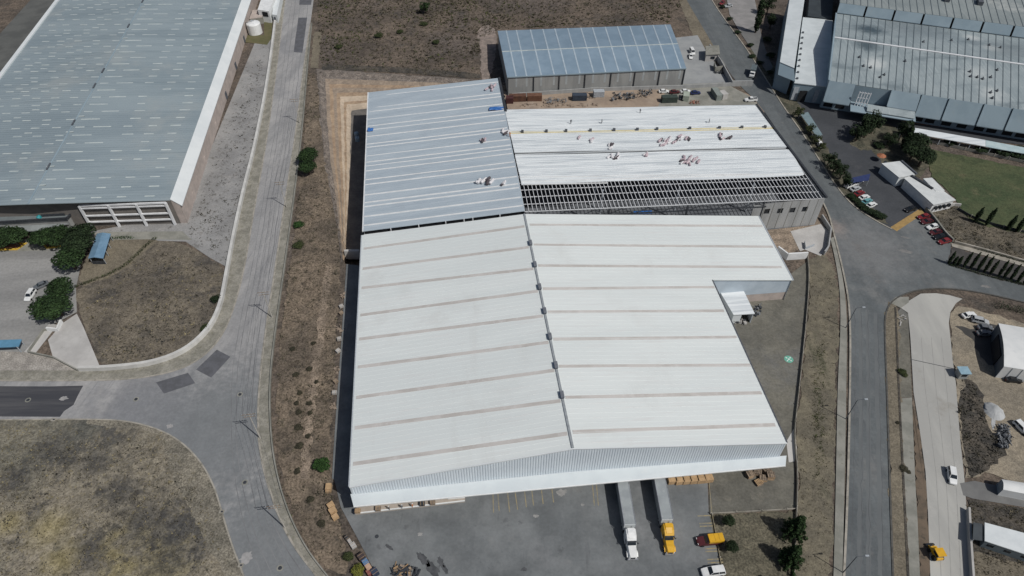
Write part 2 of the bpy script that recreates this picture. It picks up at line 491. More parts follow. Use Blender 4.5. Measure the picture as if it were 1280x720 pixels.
def axis(lo, f0, f1, hi, fine, c0, grow):
    a = [f0]
    st = c0
    while a[0] > lo:
        a.insert(0, a[0] - st); st *= grow
    x = f0
    while x < f1:
        x += fine; a.append(x)
    st = c0
    while a[-1] < hi:
        a.append(a[-1] + st); st *= grow
    return a
xs = axis(-900, px0, px1, 900, .9, 3.0, 1.035)
ys = axis(-40, py0, py1, 1500, .9, 3.0, 1.04)
def terrain_z(x, y):
    z = -.12 - .09 * (math.sin(x * .31 + 1.3 * math.sin(y * .17)) * math.cos(y * .27) + random.uniform(-.2, .2))
    if px0 < x < px1 and py0 < y < py1:
        p = (x, y)
        if inside(p, PITT):
            return -6.5 if segdist(p, PITT) > .5 else z
    return z
g = MB()
g.v = [(x, y, terrain_z(x, y)) for y in ys for x in xs]
nx = len(xs)
gf = []
tanf = []
for j in range(len(ys) - 1):
    for i in range(nx - 1):
        f = (j * nx + i, j * nx + i + 1, (j + 1) * nx + i + 1, (j + 1) * nx + i)
        gf.append(f)
g.f = gf
ground = struct('ground', g, DIRT)
for pl in ground.data.polygons:
    c = pl.center
    pl.use_smooth = not (px0 < c.x < px1 and py0 < c.y < py1)
# cut slope: benches stepping down from the field to the pit floor
random.seed(41)
def resamp(p, k=9):
    return [lerp(a, b_, i / k) for a, b_ in zip(p, p[1:]) for i in range(k)] + [p[-1]]
TT, FF = resamp(PTW), resamp(PFW)
prof = [(-.10, -.05), (0, .06), (.12, -.75), (.20, -.82), (.34, -1.6), (.46, -1.72), (.58, -2.5), (.70, -2.6), (.82, -3.35), (.90, -3.45), (1.0, -3.98), (1.06, -4.0)]
rows_ = []
for t, z in prof:
    rows_.append([])
    for p, q_ in zip(TT, FF):
        v = lerp(p, q_, t)
        rows_[-1].append((v.x + random.uniform(-.18, .18), v.y + random.uniform(-.18, .18), z + random.uniform(-.1, .1) * (0 if z < -3.9 else 1)))
for nm_, ks, m_ in (('rocky_cut', (0, 1, 2), ROCK), ('cut_slope', (4, 6, 8), TAN), ('cut_bench', (3, 5), TAND), ('cut_slope', (7,), TANP), ('cut_slope', (9, 10), TANP)):
    mb_ = MB()
    for k in ks:
        n_ = len(TT)
        mb_.add(rows_[k] + rows_[k + 1], [(i, i + 1, n_ + i + 1, n_ + i)[::-1] for i in range(n_ - 1)])
    struct(nm_, mb_, m_)
struct('pit_floor', MB().flat([Vector((p.x, p.y, -4.0)) for p in PITF]), mat('pit_floor_earth', (.16, .145, .13), (.12, .11, .10), .2, .95, grain=((1.2, .15),)))

def jitter(q, step, amp):
    out = []
    for a_, b_ in zip(q, q[1:] + [q[0]]):
        n_ = max(1, int((b_ - a_).length / step))
        for i in range(n_):
            p = lerp(a_, b_, i / n_)
            out.append(p + Vector((random.gauss(0, amp), random.gauss(0, amp), 0)))
    return out

NAT = (DIRT, PATHDIRT, BURNT, DRYLOT, TANGRASS, LAWN, DARKSOIL, DIRTYARD, MARGIN)
def sheet(name, pts, z, m, sm=0):
    q = W(pts, z)
    if sm:
        q = q + [q[0]]
        q = chaikin(q, sm)[:-1]
    if m in NAT or m.name.startswith(('strip_', 'oily', 'red_brown', 'plot_', 'verge_', 'bank_', 'island', 'site_', 'stain')):
        q = jitter(q, 1.4, .28)
    return struct(name, MB().flat(q), m)

# --- left road, with its side branch
LR_l = [(365, -40), (356, 0), (352, 35), (342, 115), (332, 185), (318, 260), (306, 335), (292, 388), (276, 424), (250, 450), (215, 466), (160, 475), (80, 476), (0, 476), (-120, 474)]
LR_b = [(-120, 524), (0, 525), (110, 524), (160, 526), (200, 537), (228, 553), (252, 578), (268, 608), (278, 642), (290, 682), (302, 712), (322, 770)]
LR_r = [(424, 770), (398, 722), (372, 690), (352, 655), (337, 613), (327, 577), (322, 535), (324, 480), (331, 420), (345, 330), (358, 240), (370, 165), (380, 80), (388, 30), (392, 0), (398, -40)]
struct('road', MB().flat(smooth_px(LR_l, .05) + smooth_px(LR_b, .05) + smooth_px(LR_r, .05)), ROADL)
sheet('road_patch', [(245, 462), (271, 437), (288, 446), (264, 472)], .056, PATCH)
sheet('road_patch', [(195, 478), (235, 466), (244, 479), (205, 492)], .056, PATCH)
sheet('road_patch', [(373, 22), (384, 22), (378, 66), (367, 65)], .056, PATCH)
sheet('road_patch', [(375, -5), (390, -5), (389, 6), (374, 6)], .056, PATCH)
sheet('tar_strip', [(-120, 482), (60, 483), (104, 482), (97, 495), (92, 506), (80, 514), (75, 521), (-120, 520)], .054, TAR)
# verge on the right of the road and its dark drain wall
VR = [(424, 770), (398, 722), (372, 690), (352, 655), (337, 613), (327, 577), (322, 535), (324, 480), (331, 420), (345, 330), (358, 240), (370, 165), (380, 80), (388, 30)]
VO = [(448, 770), (409, 720), (384, 688), (362, 645), (347, 597), (339, 548), (337, 480), (345, 410), (356, 335), (369, 240), (378, 165), (385, 80), (390, 30)]
struct('verge', MB().flat(smooth_px(VR, .10) + smooth_px(VO, .10)[::-1]), WEEDVERGE)
struct('kerb', MB().ribbon(smooth_px(VR), .45, -.2, .2), KERB)
struct('kerb', MB().ribbon(smooth_px(LR_b[1:]), .35, -.2, .16), KERB)
dw = MB().ribbon(smooth_px(VO), .3, -.3, .75).build('low_wall', CONC2)
tag(dw, 'long low grey kerb wall curving between the left road and the scrub strip', 'wall')
# left verge between road and boundary wall
WL = [(352, -30), (347, 8), (335, 105), (318, 190), (305, 240), (292, 300), (283, 350), (277, 383), (263, 413), (234, 440), (193, 456), (140, 462), (100, 463)]
struct('verge', MB().flat(smooth_px(LR_l[:-1] + [(0, 476)], .09) + smooth_px(WL + [(0, 463)], .09)[::-1]), WEEDVERGE)
struct('kerb', MB().ribbon(smooth_px(LR_l), .4, -.2, .18), KERB)
wl = MB().ribbon(smooth_px(WL), .9, -.3, 1.5).build('boundary_wall', mat('pale_wall', (.58, .575, .55), (.48, .475, .455), .3, .85))
tag(wl, 'pale concrete boundary wall curving along the left side of the road', 'wall')
# left lots
sheet('pavement', [(322, 45), (340, 50), (334, 105), (318, 190), (305, 240), (292, 300), (284, 334), (262, 322), (232, 302), (170, 300), (100, 292), (215, 270), (232, 262)], .03, PAVE)
sheet('dirt_lot', [(125, 302), (185, 298), (208, 299), (240, 310), (284, 336), (279, 384), (263, 412), (234, 439), (193, 455), (126, 461), (112, 425), (98, 388), (94, 362), (105, 330)], .026, DRYLOT, 1)
sheet('grass_patch', [(125, 298), (200, 297), (188, 310), (165, 330), (140, 346), (95, 360), (106, 326)], .034, TANGRASS, 1)
sheet('car_park', [(-140, 312), (40, 305), (85, 300), (104, 318), (95, 360), (96, 390), (62, 408), (36, 440), (-140, 436)], .024, CARPARK)
sheet('concrete_apron', [(96, 392), (104, 408), (126, 461), (98, 463), (66, 446), (60, 425), (78, 404)], .038, CONCP)
sheet('gravel_lot', [(-140, 436), (36, 440), (70, 448), (100, 464), (100, 475), (-140, 474)], .03, GRAVEL)
sheet('footpath', [(30, 440), (62, 404), (72, 406), (44, 442)], .042, CONCP)
sheet('pavement', [(-100, 300), (20, 300), (130, 290), (228, 289), (240, 300), (190, 299), (125, 300), (90, 312), (-100, 318)], .035, CONC2)
sheet('side_yard', [(-80, 120), (0, 42), (38, 0), (60, -30), (105, -30), (70, 20), (0, 106), (-80, 200)], .03, mat('side_yard_grey', (.115, .118, .112), (.085, .088, .085), .1, .95))
# burnt field, lower left
bf = [P(-160, 528), P(0, 528)] + smooth_px(LR_b[1:]) + [P(322, 900), P(-260, 900)]
struct('burnt_field', MB().flat([Vector((p.x, p.y, .02)) for p in bf]), BURNT)
edge = smooth_px(LR_b[2:])
random.seed(19)
ee = []
for a_, b_ in zip(edge, edge[1:]):
    n_ = max(1, int((b_ - a_).length / 1.0))
    ee += [lerp(a_, b_, i / n_) for i in range(n_)]
mg = MB()
inn = []
for i, p in enumerate(ee):
    d = (ee[min(i + 1, len(ee) - 1)] - ee[max(i - 1, 0)]).normalized()
    nin = Vector((d.y, -d.x, 0))
    u = i / len(ee)
    wd = (1.2 + 6.5 * min(1, u * 1.6)) * (.75 + .35 * math.sin(i * .21 + 2 * math.sin(i * .07))) + random.uniform(-.5, .5)
    inn.append(p + nin * max(.4, wd))
up_ = [(p.x, p.y, .026) for p in ee] + [(p.x, p.y, .026) for p in inn]
n_ = len(ee)
mg.add(up_, [(i, n_ + i, n_ + i + 1, i + 1) for i in range(n_ - 1)])
struct('field_margin', mg, MARGIN)
# scrub strip beside the warehouse: worn track
random.seed(23)
tp_ = smooth_px([(412, 332), (407, 365), (402, 400), (396, 450), (390, 500), (384, 550), (380, 600)])
tl_, tr_ = [], []
for a_, b_ in zip(tp_, tp_[1:]):
    for k in range(3):
        p = lerp(a_, b_, k / 3); w1_, w2_ = random.uniform(.5, 1.6), random.uniform(.5, 1.6)
        tl_.append((p.x - w1_, p.y, .012)); tr_.append((p.x + w2_, p.y, .012))
tm_ = MB(); n_ = len(tl_)
tm_.add(tl_ + tr_, [(i, i + 1, n_ + i + 1, n_ + i) for i in range(n_ - 1)])
struct('track', tm_, PATHDIRT)
sheet('scrub_strip', [(386, 92), (396, 92), (401, 150), (407, 208), (416, 252), (423, 302), (426, 330), (421, 420), (415, 520), (410, 600), (425, 660), (440, 720), (404, 712), (372, 655), (350, 590), (344, 530), (349, 430), (361, 345), (374, 240), (381, 165)], -.008, mat('strip_earth', (.182, .144, .106), (.112, .091, .070), .07, .95, grain=((1.8, .36), (.45, .25)), bump=.8, bscale=1.3, layers=(((.05, .045, .036), .35, .53, .66, .7), ((.21, .168, .122), .25, .56, .7, .5), ((.035, .034, .026), 1.2, .58, .7, .6))), 1)
# upper field: tan edge tracks
sheet('track', [(392, 40), (402, 40), (398, 85), (388, 85)], .012, TANGRASS)
sheet('track', [(596, 40), (606, 30), (622, 38), (618, 75), (612, 100), (600, 101), (602, 70)], .012, mat('site_track', (.27, .22, .19), (.19, .16, .14), .3, .95, grain=G2), 1)
sheet('track', [(403, 80), (500, 84), (600, 92), (600, 98), (500, 91), (402, 87)], .012, DARKSOIL)
sheet('track', [(845, -10), (866, 5), (900, 72), (880, 74), (860, 30)], .012, TANGRASS)
# --- building site strip between blue building and white roof
sheet('site_yard', [(628, 112), (640, 118), (740, 112), (800, 108), (900, 104), (935, 118), (960, 140), (640, 150)], .02, mat('site_earth', (.34, .265, .20), (.26, .205, .16), .15, .95, bump=.6, bscale=1.5, layers=(((.42, .36, .30), .1, .5, .7, .5), ((.16, .13, .11), .5, .58, .7, .6))))
sheet('site_yard', [(838, 106), (905, 103), (940, 122), (952, 136), (820, 138), (828, 122)], .032, CONC2)
sheet('blue_building_yard', [(836, 48), (872, 44), (884, 66), (898, 84), (914, 106), (850, 108), (856, 85)], .03, mat('yard_concrete_grey', (.30, .31, .31), (.25, .26, .265), .15, .9))
# --- right road and junction
RR_l = [(835, -45), (858, 0), (882, 40), (904, 78), (921, 104), (950, 130), (1000, 206), (1034, 260), (1043, 295), (1053, 335), (1061, 375), (1063, 420), (1062, 500), (1060, 600), (1055, 720), (1050, 800)]
RR_b = [(1120, 800), (1116, 720), (1112, 600), (1109, 500), (1106, 420), (1106, 392), (1116, 374), (1145, 362), (1185, 360), (1228, 366), (1280, 378), (1420, 412)]
RR_t = [(1420, 386), (1280, 357), (1232, 345), (1186, 331), (1189, 306), (1158, 264)]
RR_r = [(1115, 287), (1092, 275), (1065, 257), (1045, 233), (1022, 197), (1002, 165), (980, 135), (955, 95), (933, 61), (909, 29), (889, 0), (868, -40)]
struct('road', MB().flat(smooth_px(RR_l, .05) + smooth_px(RR_b, .05) + W(RR_t, .05) + smooth_px(RR_r, .05)), ROADR)
struct('kerb', MB().ribbon(smooth_px(RR_r), .5, -.2, .22), KERB)
struct('kerb', MB().ribbon(smooth_px(RR_l[6:]), .5, -.2, .2), KERB)
struct('kerb', MB().ribbon(smooth_px(RR_b), .4, -.2, .2), mat('kerb_dark', (.10, .098, .09), (.07, .068, .062), .8, .9))
SWl = [(1038, 298), (1045, 328), (1050, 362), (1051, 410), (1047, 480), (1045, 600), (1042, 720), (1039, 800)]
SWr = [(1051, 800), (1053, 720), (1056, 600), (1058, 480), (1059, 410), (1057, 370), (1051, 333), (1042, 296)]
struct('pavement', MB().flat(smooth_px(SWl, .12) + smooth_px(SWr, .12)), CONC2)
sheet('verge', [(1106, 392), (1112, 378), (1120, 382), (1124, 400), (1125, 480), (1130, 600), (1136, 720), (1138, 800), (1121, 800), (1116, 720), (1112, 600), (1109, 500), (1106, 430)], .09, TANGRASS)
struct('drain', MB().ribbon(smooth_px([(1119, 384), (1121, 430), (1123, 480), (1127, 560), (1131, 640), (1136, 740)]), .5, -.2, .17), DARKSOIL)
sheet('verge', [(1120, 392), (1126, 385), (1135, 392), (1137, 430), (1140, 497), (1125, 497), (1123, 440)], .02, OLIVE)
sheet('broken_slab', [(1125, 498), (1140, 497), (1142, 550), (1144, 600), (1147, 650), (1150, 720), (1152, 800), (1138, 800), (1133, 720), (1129, 620), (1126, 560)], .06, CONC2)
sheet('concrete_road', [(1151, 367), (1170, 366.5), (1187, 369), (1203, 373.5), (1195, 379), (1188, 390), (1186, 404), (1189, 431), (1191, 451), (1195, 480), (1200, 547), (1205, 592), (1208, 633), (1212, 720), (1216, 800), (1166, 800), (1163, 720), (1160, 640), (1157, 590), (1150, 540), (1142, 490), (1138, 422), (1135, 391), (1125, 384), (1136, 376)], .045, CONC)
sheet('pavement', [(1112, 378), (1120, 371), (1136, 371), (1136, 378), (1126, 385)], .1, CONC2)
sheet('silt_bank', [(1141, 500), (1150, 545), (1158, 605), (1161, 660), (1164, 720), (1164, 800), (1153, 800), (1150, 720), (1146, 640), (1143, 560)], .03, mat('red_brown_silt', (.155, .118, .085), (.11, .088, .066), .3, .95, bump=.5, layers=(((.05, .046, .036), .6, .56, .7, .7),)))
# right-hand yards
sheet('dirt_yard', [(1188, 392), (1198, 382), (1230, 390), (1280, 404), (1420, 440), (1420, 640), (1280, 606), (1232, 592), (1210, 598), (1203, 570), (1197, 500), (1190, 430)], .022, DIRTYARD)
sheet('soil_bank', [(1203, 473), (1216, 474), (1228, 500), (1236, 540), (1262, 560), (1240, 585), (1225, 592), (1209, 598), (1204, 560), (1199, 510)], .034, DARKSOIL, 1)
sheet('dark_yard', [(1195, 408), (1215, 412), (1236, 404), (1262, 408), (1300, 440), (1300, 470), (1236, 456), (1222, 440), (1214, 424)], .028, mat('oily_yard', (.07, .068, .064), (.05, .049, .047), .2, .95))  # dark sheet paints in the rest of the tent's shadow
sheet('driveway', [(1200, 604), (1218, 601), (1280, 614), (1420, 642), (1420, 664), (1280, 634), (1215, 623), (1204, 619)], .05, mat('pale_drive', (.17, .17, .165), (.14, .14, .138), .2, .9))
sheet('scrub_yard', [(1209, 624), (1280, 636), (1420, 668), (1420, 800), (1222, 800), (1213, 720)], .022, DARKSOIL)
sheet('scrub_yard', [(1216, 690), (1280, 706), (1420, 740), (1420, 800), (1222, 800)], .028, TANGRASS)
# --- yards round the main warehouse
sheet('dock_yard', [(418, 600), (426, 634), (440, 660), (456, 690), (476, 730), (500, 800), (930, 800), (903, 720), (893, 668), (886, 640), (884, 590), (640, 580), (445, 610), (450, 332), (433, 330), (427, 420), (421, 500), (416.5, 570), (415, 598)], .03, YARD)
sheet('paved_pad', [(886, 560), (986, 550), (993, 580), (995, 637), (887, 642)], .036, OLIVE)
sheet('grass_plot', [(887, 643), (995, 638), (992, 720), (990, 800), (925, 800), (903, 720), (893, 672)], .034, mat('plot_grass', (.125, .112, .08), (.09, .083, .06), .15, .95, grain=G1, bump=.4, bscale=2, layers=(((.15, .135, .09), .5, .54, .7, .5), ((.06, .058, .04), .8, .57, .7, .5))))
sheet('side_yard', [(880, 345), (985, 345), (1010, 326), (1010, 367), (1005, 423), (998, 480), (993, 545), (986, 552), (900, 545)], .034, OLIVE)
sheet('side_yard', [(962, 270), (1020, 262), (1030, 284), (1006, 305), (985, 322), (940, 330)], .03, PATHDIRT)
sheet('concrete_apron', [(988, 289), (1026, 280), (1037, 290), (1033, 312), (1026, 320), (1006, 312), (1000, 314)], .044, CONCP)
sheet('concrete_apron', [(983, 552), (992, 536), (996, 560), (993, 577), (986, 578)], .044, CONCP)
sheet('verge', [(1008, 325), (1030, 318), (1041, 330), (1047, 362), (1049, 410), (1044, 480), (1042, 600), (1039, 720), (1036, 800), (993, 800), (994, 720), (997, 640), (999, 590), (994, 540), (1001, 480), (1007, 423), (1012, 367)], .008, mat('verge_scrub', (.175, .155, .112), (.125, .112, .085), .12, .95, grain=((2.6, .22), (.6, .15)), bump=.6, layers=(((.05, .06, .034), .12, .55, .7, .6, (1.5, .3, 1)), ((.19, .165, .11), .6, .55, .7, .5), ((.055, .05, .036), .9, .57, .7, .6))))
# --- lot and grounds of the factory on the right
sheet('factory_lot', [(962, 100), (975, 98), (1000, 117), (1040, 122), (1130, 140), (1290, 164), (1290, 182), (1180, 170), (1128, 163), (1120, 175), (1098, 190), (1104, 207), (1168, 258), (1152, 264), (1115, 286), (1092, 274), (1065, 256), (1045, 232), (1022, 196), (1002, 164), (982, 134)], .034, DARKLOT)
sheet('planted_island', [(1062, 180), (1080, 152), (1110, 155), (1130, 165), (1172, 192), (1150, 222), (1104, 204), (1090, 188), (1075, 188)], .044, mat('island_earth', (.11, .10, .072), (.055, .056, .04), .25, .95, grain=G1, bump=.5))
sheet('lawn', [(1160, 186), (1235, 200), (1290, 212), (1420, 236), (1420, 320), (1280, 292), (1222, 280), (1203, 268), (1196, 250), (1182, 236), (1160, 215)], .05, LAWN, 1)
sheet('dry_bank', [(1158, 268), (1197, 254), (1224, 280), (1280, 293), (1420, 322), (1420, 362), (1280, 331), (1190, 306)], .03, mat('bank_scrub', (.14, .12, .09), (.085, .076, .06), .12, .95, grain=G1, bump=.7, layers=(((.04, .04, .032), .4, .55, .68, .6),)))
sheet('pavement', [(1189, 303), (1280, 327), (1420, 357), (1420, 365), (1280, 333), (1190, 308)], .10, KERB)
sheet('planted_strip', [(1190, 309), (1280, 334), (1420, 366), (1420, 388), (1280, 357), (1230, 345), (1184, 330)], .055, mat('strip_dark_ground', (.075, .07, .066), (.055, .052, .05), .3, .95))  # ground sheet darker than the paving around it
sheet('gate_threshold', [(1113, 284), (1121, 289), (1156, 266), (1151, 260)], .058, mat('ochre_paving', (.36, .235, .09), (.28, .19, .08), .8, .9))
sheet('walkway', [(1123, 148), (1175, 156), (1178, 159), (1128, 152)], .05, mat('terracotta_paving', (.30, .13, .07), (.23, .11, .065), .8, .9))
sheet('walkway', [(1028, 126), (1055, 131), (1056, 135), (1030, 129)], .05, MATS['terracotta_paving'])
sheet('planting_bed', [(936, 62), (950, 60), (978, 95), (1000, 132), (1020, 165), (1050, 205), (1075, 245), (1112, 280), (1092, 274), (1065, 256), (1045, 232), (1022, 196), (1002, 164), (980, 134), (955, 94)], .04, MATS['island_earth'])
sheet('car_park', [(905, -20), (938, -25), (948, 20), (938, 42), (925, 40), (912, 18)], .045, mat('pale_car_park', (.27, .26, .255), (.22, .215, .21), .2, .9))
sheet('driveway', [(925, 40), (948, 30), (957, 62), (966, 84), (960, 92), (945, 70)], .055, MATS['pale_drive'])
# painted lines of the dock yard
def line(a, b, wd, m, z=.036):
    return MB().bar(P(*a, z), P(*b, z), wd, .004).build('road_marking', m)
marks = MB()
for a, b in [((616, 613), (617, 641)), ((622, 612), (624, 639)), ((634, 611), (637, 640)), ((643, 609), (647, 637)), ((655, 608), (658, 634)), ((664, 607), (667, 632)), ((676, 606), (679, 630)), ((689, 604), (692, 628)), ((740, 600), (743, 632)), ((745, 600), (748, 632))]:
    marks.bar(P(*a, .038), P(*b, .038), .22, .006)
for y in (645, 654.5, 658, 686, 689.5, 699.5, 703.5):
    marks.bar(P(872 + (y - 645) * .22, y, .038), P(890 + (y - 645) * .24, y - .8, .038), .28, .006)
marks.bar(P(886, 600, .038), P(890, 642, .038), .15, .006)
struct('yard_marking', marks, YLINE)
# tar seams along the roads
def between(l, r, f, n_=40):
    out = []
    for i in range(n_ + 1):
        t = i / n_
        def at_(q):
            L_ = [0]
            for a_, b_ in zip(q, q[1:]):
                L_.append(L_[-1] + (b_ - a_).length)
            d = t * L_[-1]
            for k in range(len(q) - 1):
                if L_[k + 1] >= d:
                    return lerp(q[k], q[k + 1], (d - L_[k]) / (L_[k + 1] - L_[k] + 1e-9))
            return q[-1]
        p = lerp(at_(l), at_(r), f)
        out.append(p + Vector((random.gauss(0, .12), 0, 0)))
    return out
random.seed(14)
lrL = smooth_px([(356, 0), (352, 35), (342, 115), (332, 185), (318, 260), (306, 335), (292, 388), (284, 430), (278, 500), (280, 600), (292, 680), (302, 712)])
lrR = smooth_px(LR_r[::-1][1:-1])
sm_ = MB()
for f in (.24, .38, .55, .70, .83):
    sm_.ribbon(between(lrL, lrR, f), random.uniform(.10, .22), .0495, .0525)
struct('tar_seam', sm_, mat('tar_seam_dark', (.135, .137, .142), (.21, .212, .215), .12, .9))
sm_ = MB()
rrL = smooth_px([(1061, 380), (1063, 420), (1062, 500), (1060, 600), (1055, 720)])
rrR = smooth_px([(1106, 395), (1106, 420), (1109, 500), (1112, 600), (1116, 720)])
for f in (.14, .34, .52, .8):
    sm_.ribbon(between(rrL, rrR, f), .14, .0495, .0525)
struct('tar_seam', sm_, mat('tar_seam_grey', (.085, .09, .095), (.12, .125, .128), .1, .9))
sm_ = MB()
for f in (.3, .5, .74):
    sm_.ribbon(between(rrL, rrR, f), 1.0, .0492, .0512)
struct('tyre_track', sm_, mat('tyre_polished', (.118, .127, .131), (.135, .145, .147), .08, .85))
# oil stains, wear and joints
random.seed(6)
STAIN = mat('stain_dark', (.055, .058, .062), (.09, .093, .098), .6, .85)
def blob(cx, cy, rx, ry, ang, m, z, name='stain'):
    c = P(cx, cy, z)
    ca, sa = math.cos(ang), math.sin(ang)
    q = []
    for i in range(22):
        t = 6.283 * i / 22
        k = random.uniform(.6, 1.15)
        x, y = rx * k * math.cos(t), ry * k * math.sin(t)
        q.append(Vector((c.x + x * ca - y * sa, c.y + x * sa + y * ca, z)))
    struct(name, MB().flat(q), m)
for a_ in ((529, 699, 2.2, .9, -.8), (541, 711, 2.4, 1.1, -.9), (551, 703, 1.8, .7, -1.1), (487, 684, 1.2, .4, -.6), (557, 712, 1.4, .5, -1.2), (655, 712, .8, .5, 0)):
    blob(*a_, STAIN, .034)
for a_ in ((702, 616, 1.4, 1.0, .3), (670, 645, .7, .4, 0), (525, 668, .6, .5, 0), (728, 631, .5, .4, 0)):
    blob(*a_, mat('stain_pale', (.30, .295, .285), (.24, .238, .232), .8, .9), .0335)
for a_ in ((1084, 265, 2.6, 1.0, -.35), (1132, 314, 2.6, 1.0, -.3), (1232, 358, 1.6, .6, -.2), (1132, 297, 1.5, .6, -.3)):
    blob(*a_, mat('stain_dust', (.20, .197, .19), (.16, .158, .155), .8, .9), .0545)
for a_ in ((308, 697, 1.6, 1.4, .3), (212, 533, .9, .7, 0), (80, 498, 1.2, .7, 0)):
    blob(*a_, mat('stain_light', (.34, .332, .325), (.27, .265, .262), .8, .9), .0575)
jn = MB()
for u in (.27, .52, .77):
    pts = []
    for (xl, xr, y) in ((1138, 1188, 422), (1141, 1195, 480), (1150, 1200, 540), (1157, 1205, 592), (1160, 1208, 640), (1163, 1212, 720)):
        pts.append(P(xl + (xr - xl) * u, y, 0))
    jn.ribbon(pts, .12, .046, .05)
struct('slab_joint', jn, mat('joint_grey', (.30, .297, .28), (.25, .248, .235), .5, .9))
jw = MB()
for a_, b_ in (((1138, 449), (1193, 461)),):
    jw.bar(P(*a_, .049), P(*b_, .049), .22, .006)
struct('slab_joint', jw, STAIN)
# ================================================================== BUILDINGS
# ---------------- main warehouse
A0, A1 = P(716, 560, 16), P(655.5, 267.5, 16)
L0, L1 = P(437, 608, 10), P(452.5, 294, 10)
R0 = P(983, 553, 11)
PLR = plane(A0, A1, R0)
PLL = plane(A0, A1, L0)
N1, N2, R1 = PL(890, 350, PLR), PL(991, 350, PLR), PL(948, 270, PLR)
mw = thing('main_warehouse', 'huge white gable roofed warehouse with soiled skylight strips and loading canopy', 'warehouse', (P(716, 600, 0).x, P(716, 600, 0).y, 0))
MB().slab([L0, A0, A1, L1], .25).build('roof', ROOFW, mw)
MB().slab([A0, R0, N1, N2, R1, A1], .25).build('roof', ROOFW, mw)
UP = Vector((0, 0, 1))
# soiled strips: left ends / ridge ends in pixels
for (ly, ry, rx) in ((311, 283, None), (336, 309, None), (360, 336, None), (394, 364, None), (424, 395, None), (459, 428, None), (497, 463, None), (535, 501, None), (580, 542, None)):
    xl = 452.5 - 15.5 * (ly - 294) / 314 + 3
    tr = (ry - 267.5) / 292.5
    xr = 655.5 + 60.5 * tr - 3
    MB().bar(PL(xl, ly, PLL) + UP * .03, PL(xr, ry, PLL) + UP * .03, 1.0, .07).build('skylight_strip', SEAM, mw)
for (ly, ry, rx) in ((281, 282.5, 953), (306, 308.5, 966), (332, 334, 977), (361, 359, 893), (390, 388.5, 905), (424, 421.5, 921), (458, 456.5, 938), (497, 491, 952), (540, 531, 969)):
    tr = (ly - 267.5) / 292.5
    xl = 655.5 + 60.5 * tr + 4
    MB().bar(PL(xl, ly, PLR) + UP * .03, PL(rx, ry, PLR) + UP * .03, .95, .07).build('skylight_strip', SEAM, mw)
MB().bar(A0 + UP * .10, A1 + UP * .10, .55, .2).build('ridge_cap', mat('ridge_grey', (.30, .325, .34), (.24, .26, .275), 1, .6), mw)
for px, py in ((664, 305), (670, 332), (675.5, 360), (682, 390), (689, 422), (696, 458), (704, 495)):
    t = (py - 267.5) / 292.5
    d = (A1 - A0).normalized()
    c = PL(px, py, PLR)
    c = A0 + d * ((c - A0).dot(d)) + UP * .75
    c -= UP * .25
    v = MB().bar(c - d * .95, c + d * .95, .7, .5)
    o = v.build('ridge_vent', VENT, mw)
    MB().bar(c - d * 1.0 + UP * .29, c + d * 1.0 + UP * .29, .85, .07).build('vent_cap', mat('vent_cap_grey', (.17, .185, .205), (.13, .14, .16), 1, .6), o)
# standing seams across both slopes
rb = MB()
nr = 62
for i in range(1, nr):
    f = i / nr
    rb.bar(lerp(L0, L1, f) + UP * .02, lerp(A0, A1, f) + UP * .02, .10, .07)
RR0 = R0
d_ = (A1 - A0)
for i in range(1, nr):
    f = i / nr
    a_ = lerp(A0, A1, f)
    # run to the edge of the right roof outline, following the slope
    b_ = lerp(R0, N1 + (R1 - N2), f) if False else None
    y_cut = f
    e0_ = R0 + d_ * f
    if (e0_ - R0).length < (N1 - R0).length:
        rb.bar(a_ + UP * .02, e0_ + UP * .02, .10, .09)
    else:
        k_ = (N2 - N1)
        rb.bar(a_ + UP * .02, e0_ + k_ + UP * .02 - d_ * .0, .10, .09)
rb.build('standing_seams', ROOFW, mw)
# eaves gutters
MB().bar(L0 + Vector((-.15, 0, -.15)), L1 + Vector((-.15, 0, -.15)), .3, .35).build('gutter', STEELG, mw)
MB().bar(R0 + Vector((.15, 0, -.1)), N1 + Vector((.15, 0, -.1)), .3, .4).build('gutter', VENT, mw)
MB().bar(N2 + Vector((.15, 0, -.1)), R1 + Vector((.15, 0, -.1)), .3, .4).build('gutter', STEELG, mw)

def wallq(mb, a, b, zb, inset=0.0):
    return mb.add([(a[0], a[1], zb), (b[0], b[1], zb), (b[0], b[1], b[2] - .05), (a[0], a[1], a[2] - .05)], [(0, 1, 2, 3)])
wb = MB()
ins = Vector((.25, 0, 0))
wallq(wb, L1 + ins, L0 + ins, -4.2)
wallq(wb, R0 - ins, N1 - ins, -.2)
wallq(wb, A1, L1 + ins, -4.2)
wallq(wb, R1 - ins, A1, -.2)
wallq(wb, N2 - ins, R1 - ins, -.2)
wb.build('side_wall', FASC, mw)
# wall of the wider rear bay that shows in the notch: blue-white sheet over a pinkish base
off = Vector((0, .3, 0))
za = 3.2
MB().add([(N1.x, N1.y + .3, za), (N2.x - .25, N2.y + .3, za), (N2.x - .25, N2.y + .3, N2.z - .1), (N1.x, N1.y + .3, N1.z - .1)], [(0, 1, 2, 3)]).build('rear_bay_wall', mat('pale_blue_sheet', (.47, .54, .60), (.42, .49, .55), .3, .6), mw)
MB().add([(N1.x, N1.y + .35, -.2), (N2.x - .25, N2.y + .35, -.2), (N2.x - .25, N2.y + .35, za), (N1.x, N1.y + .35, za)], [(0, 1, 2, 3)]).build('base_wall', PINKW, mw)
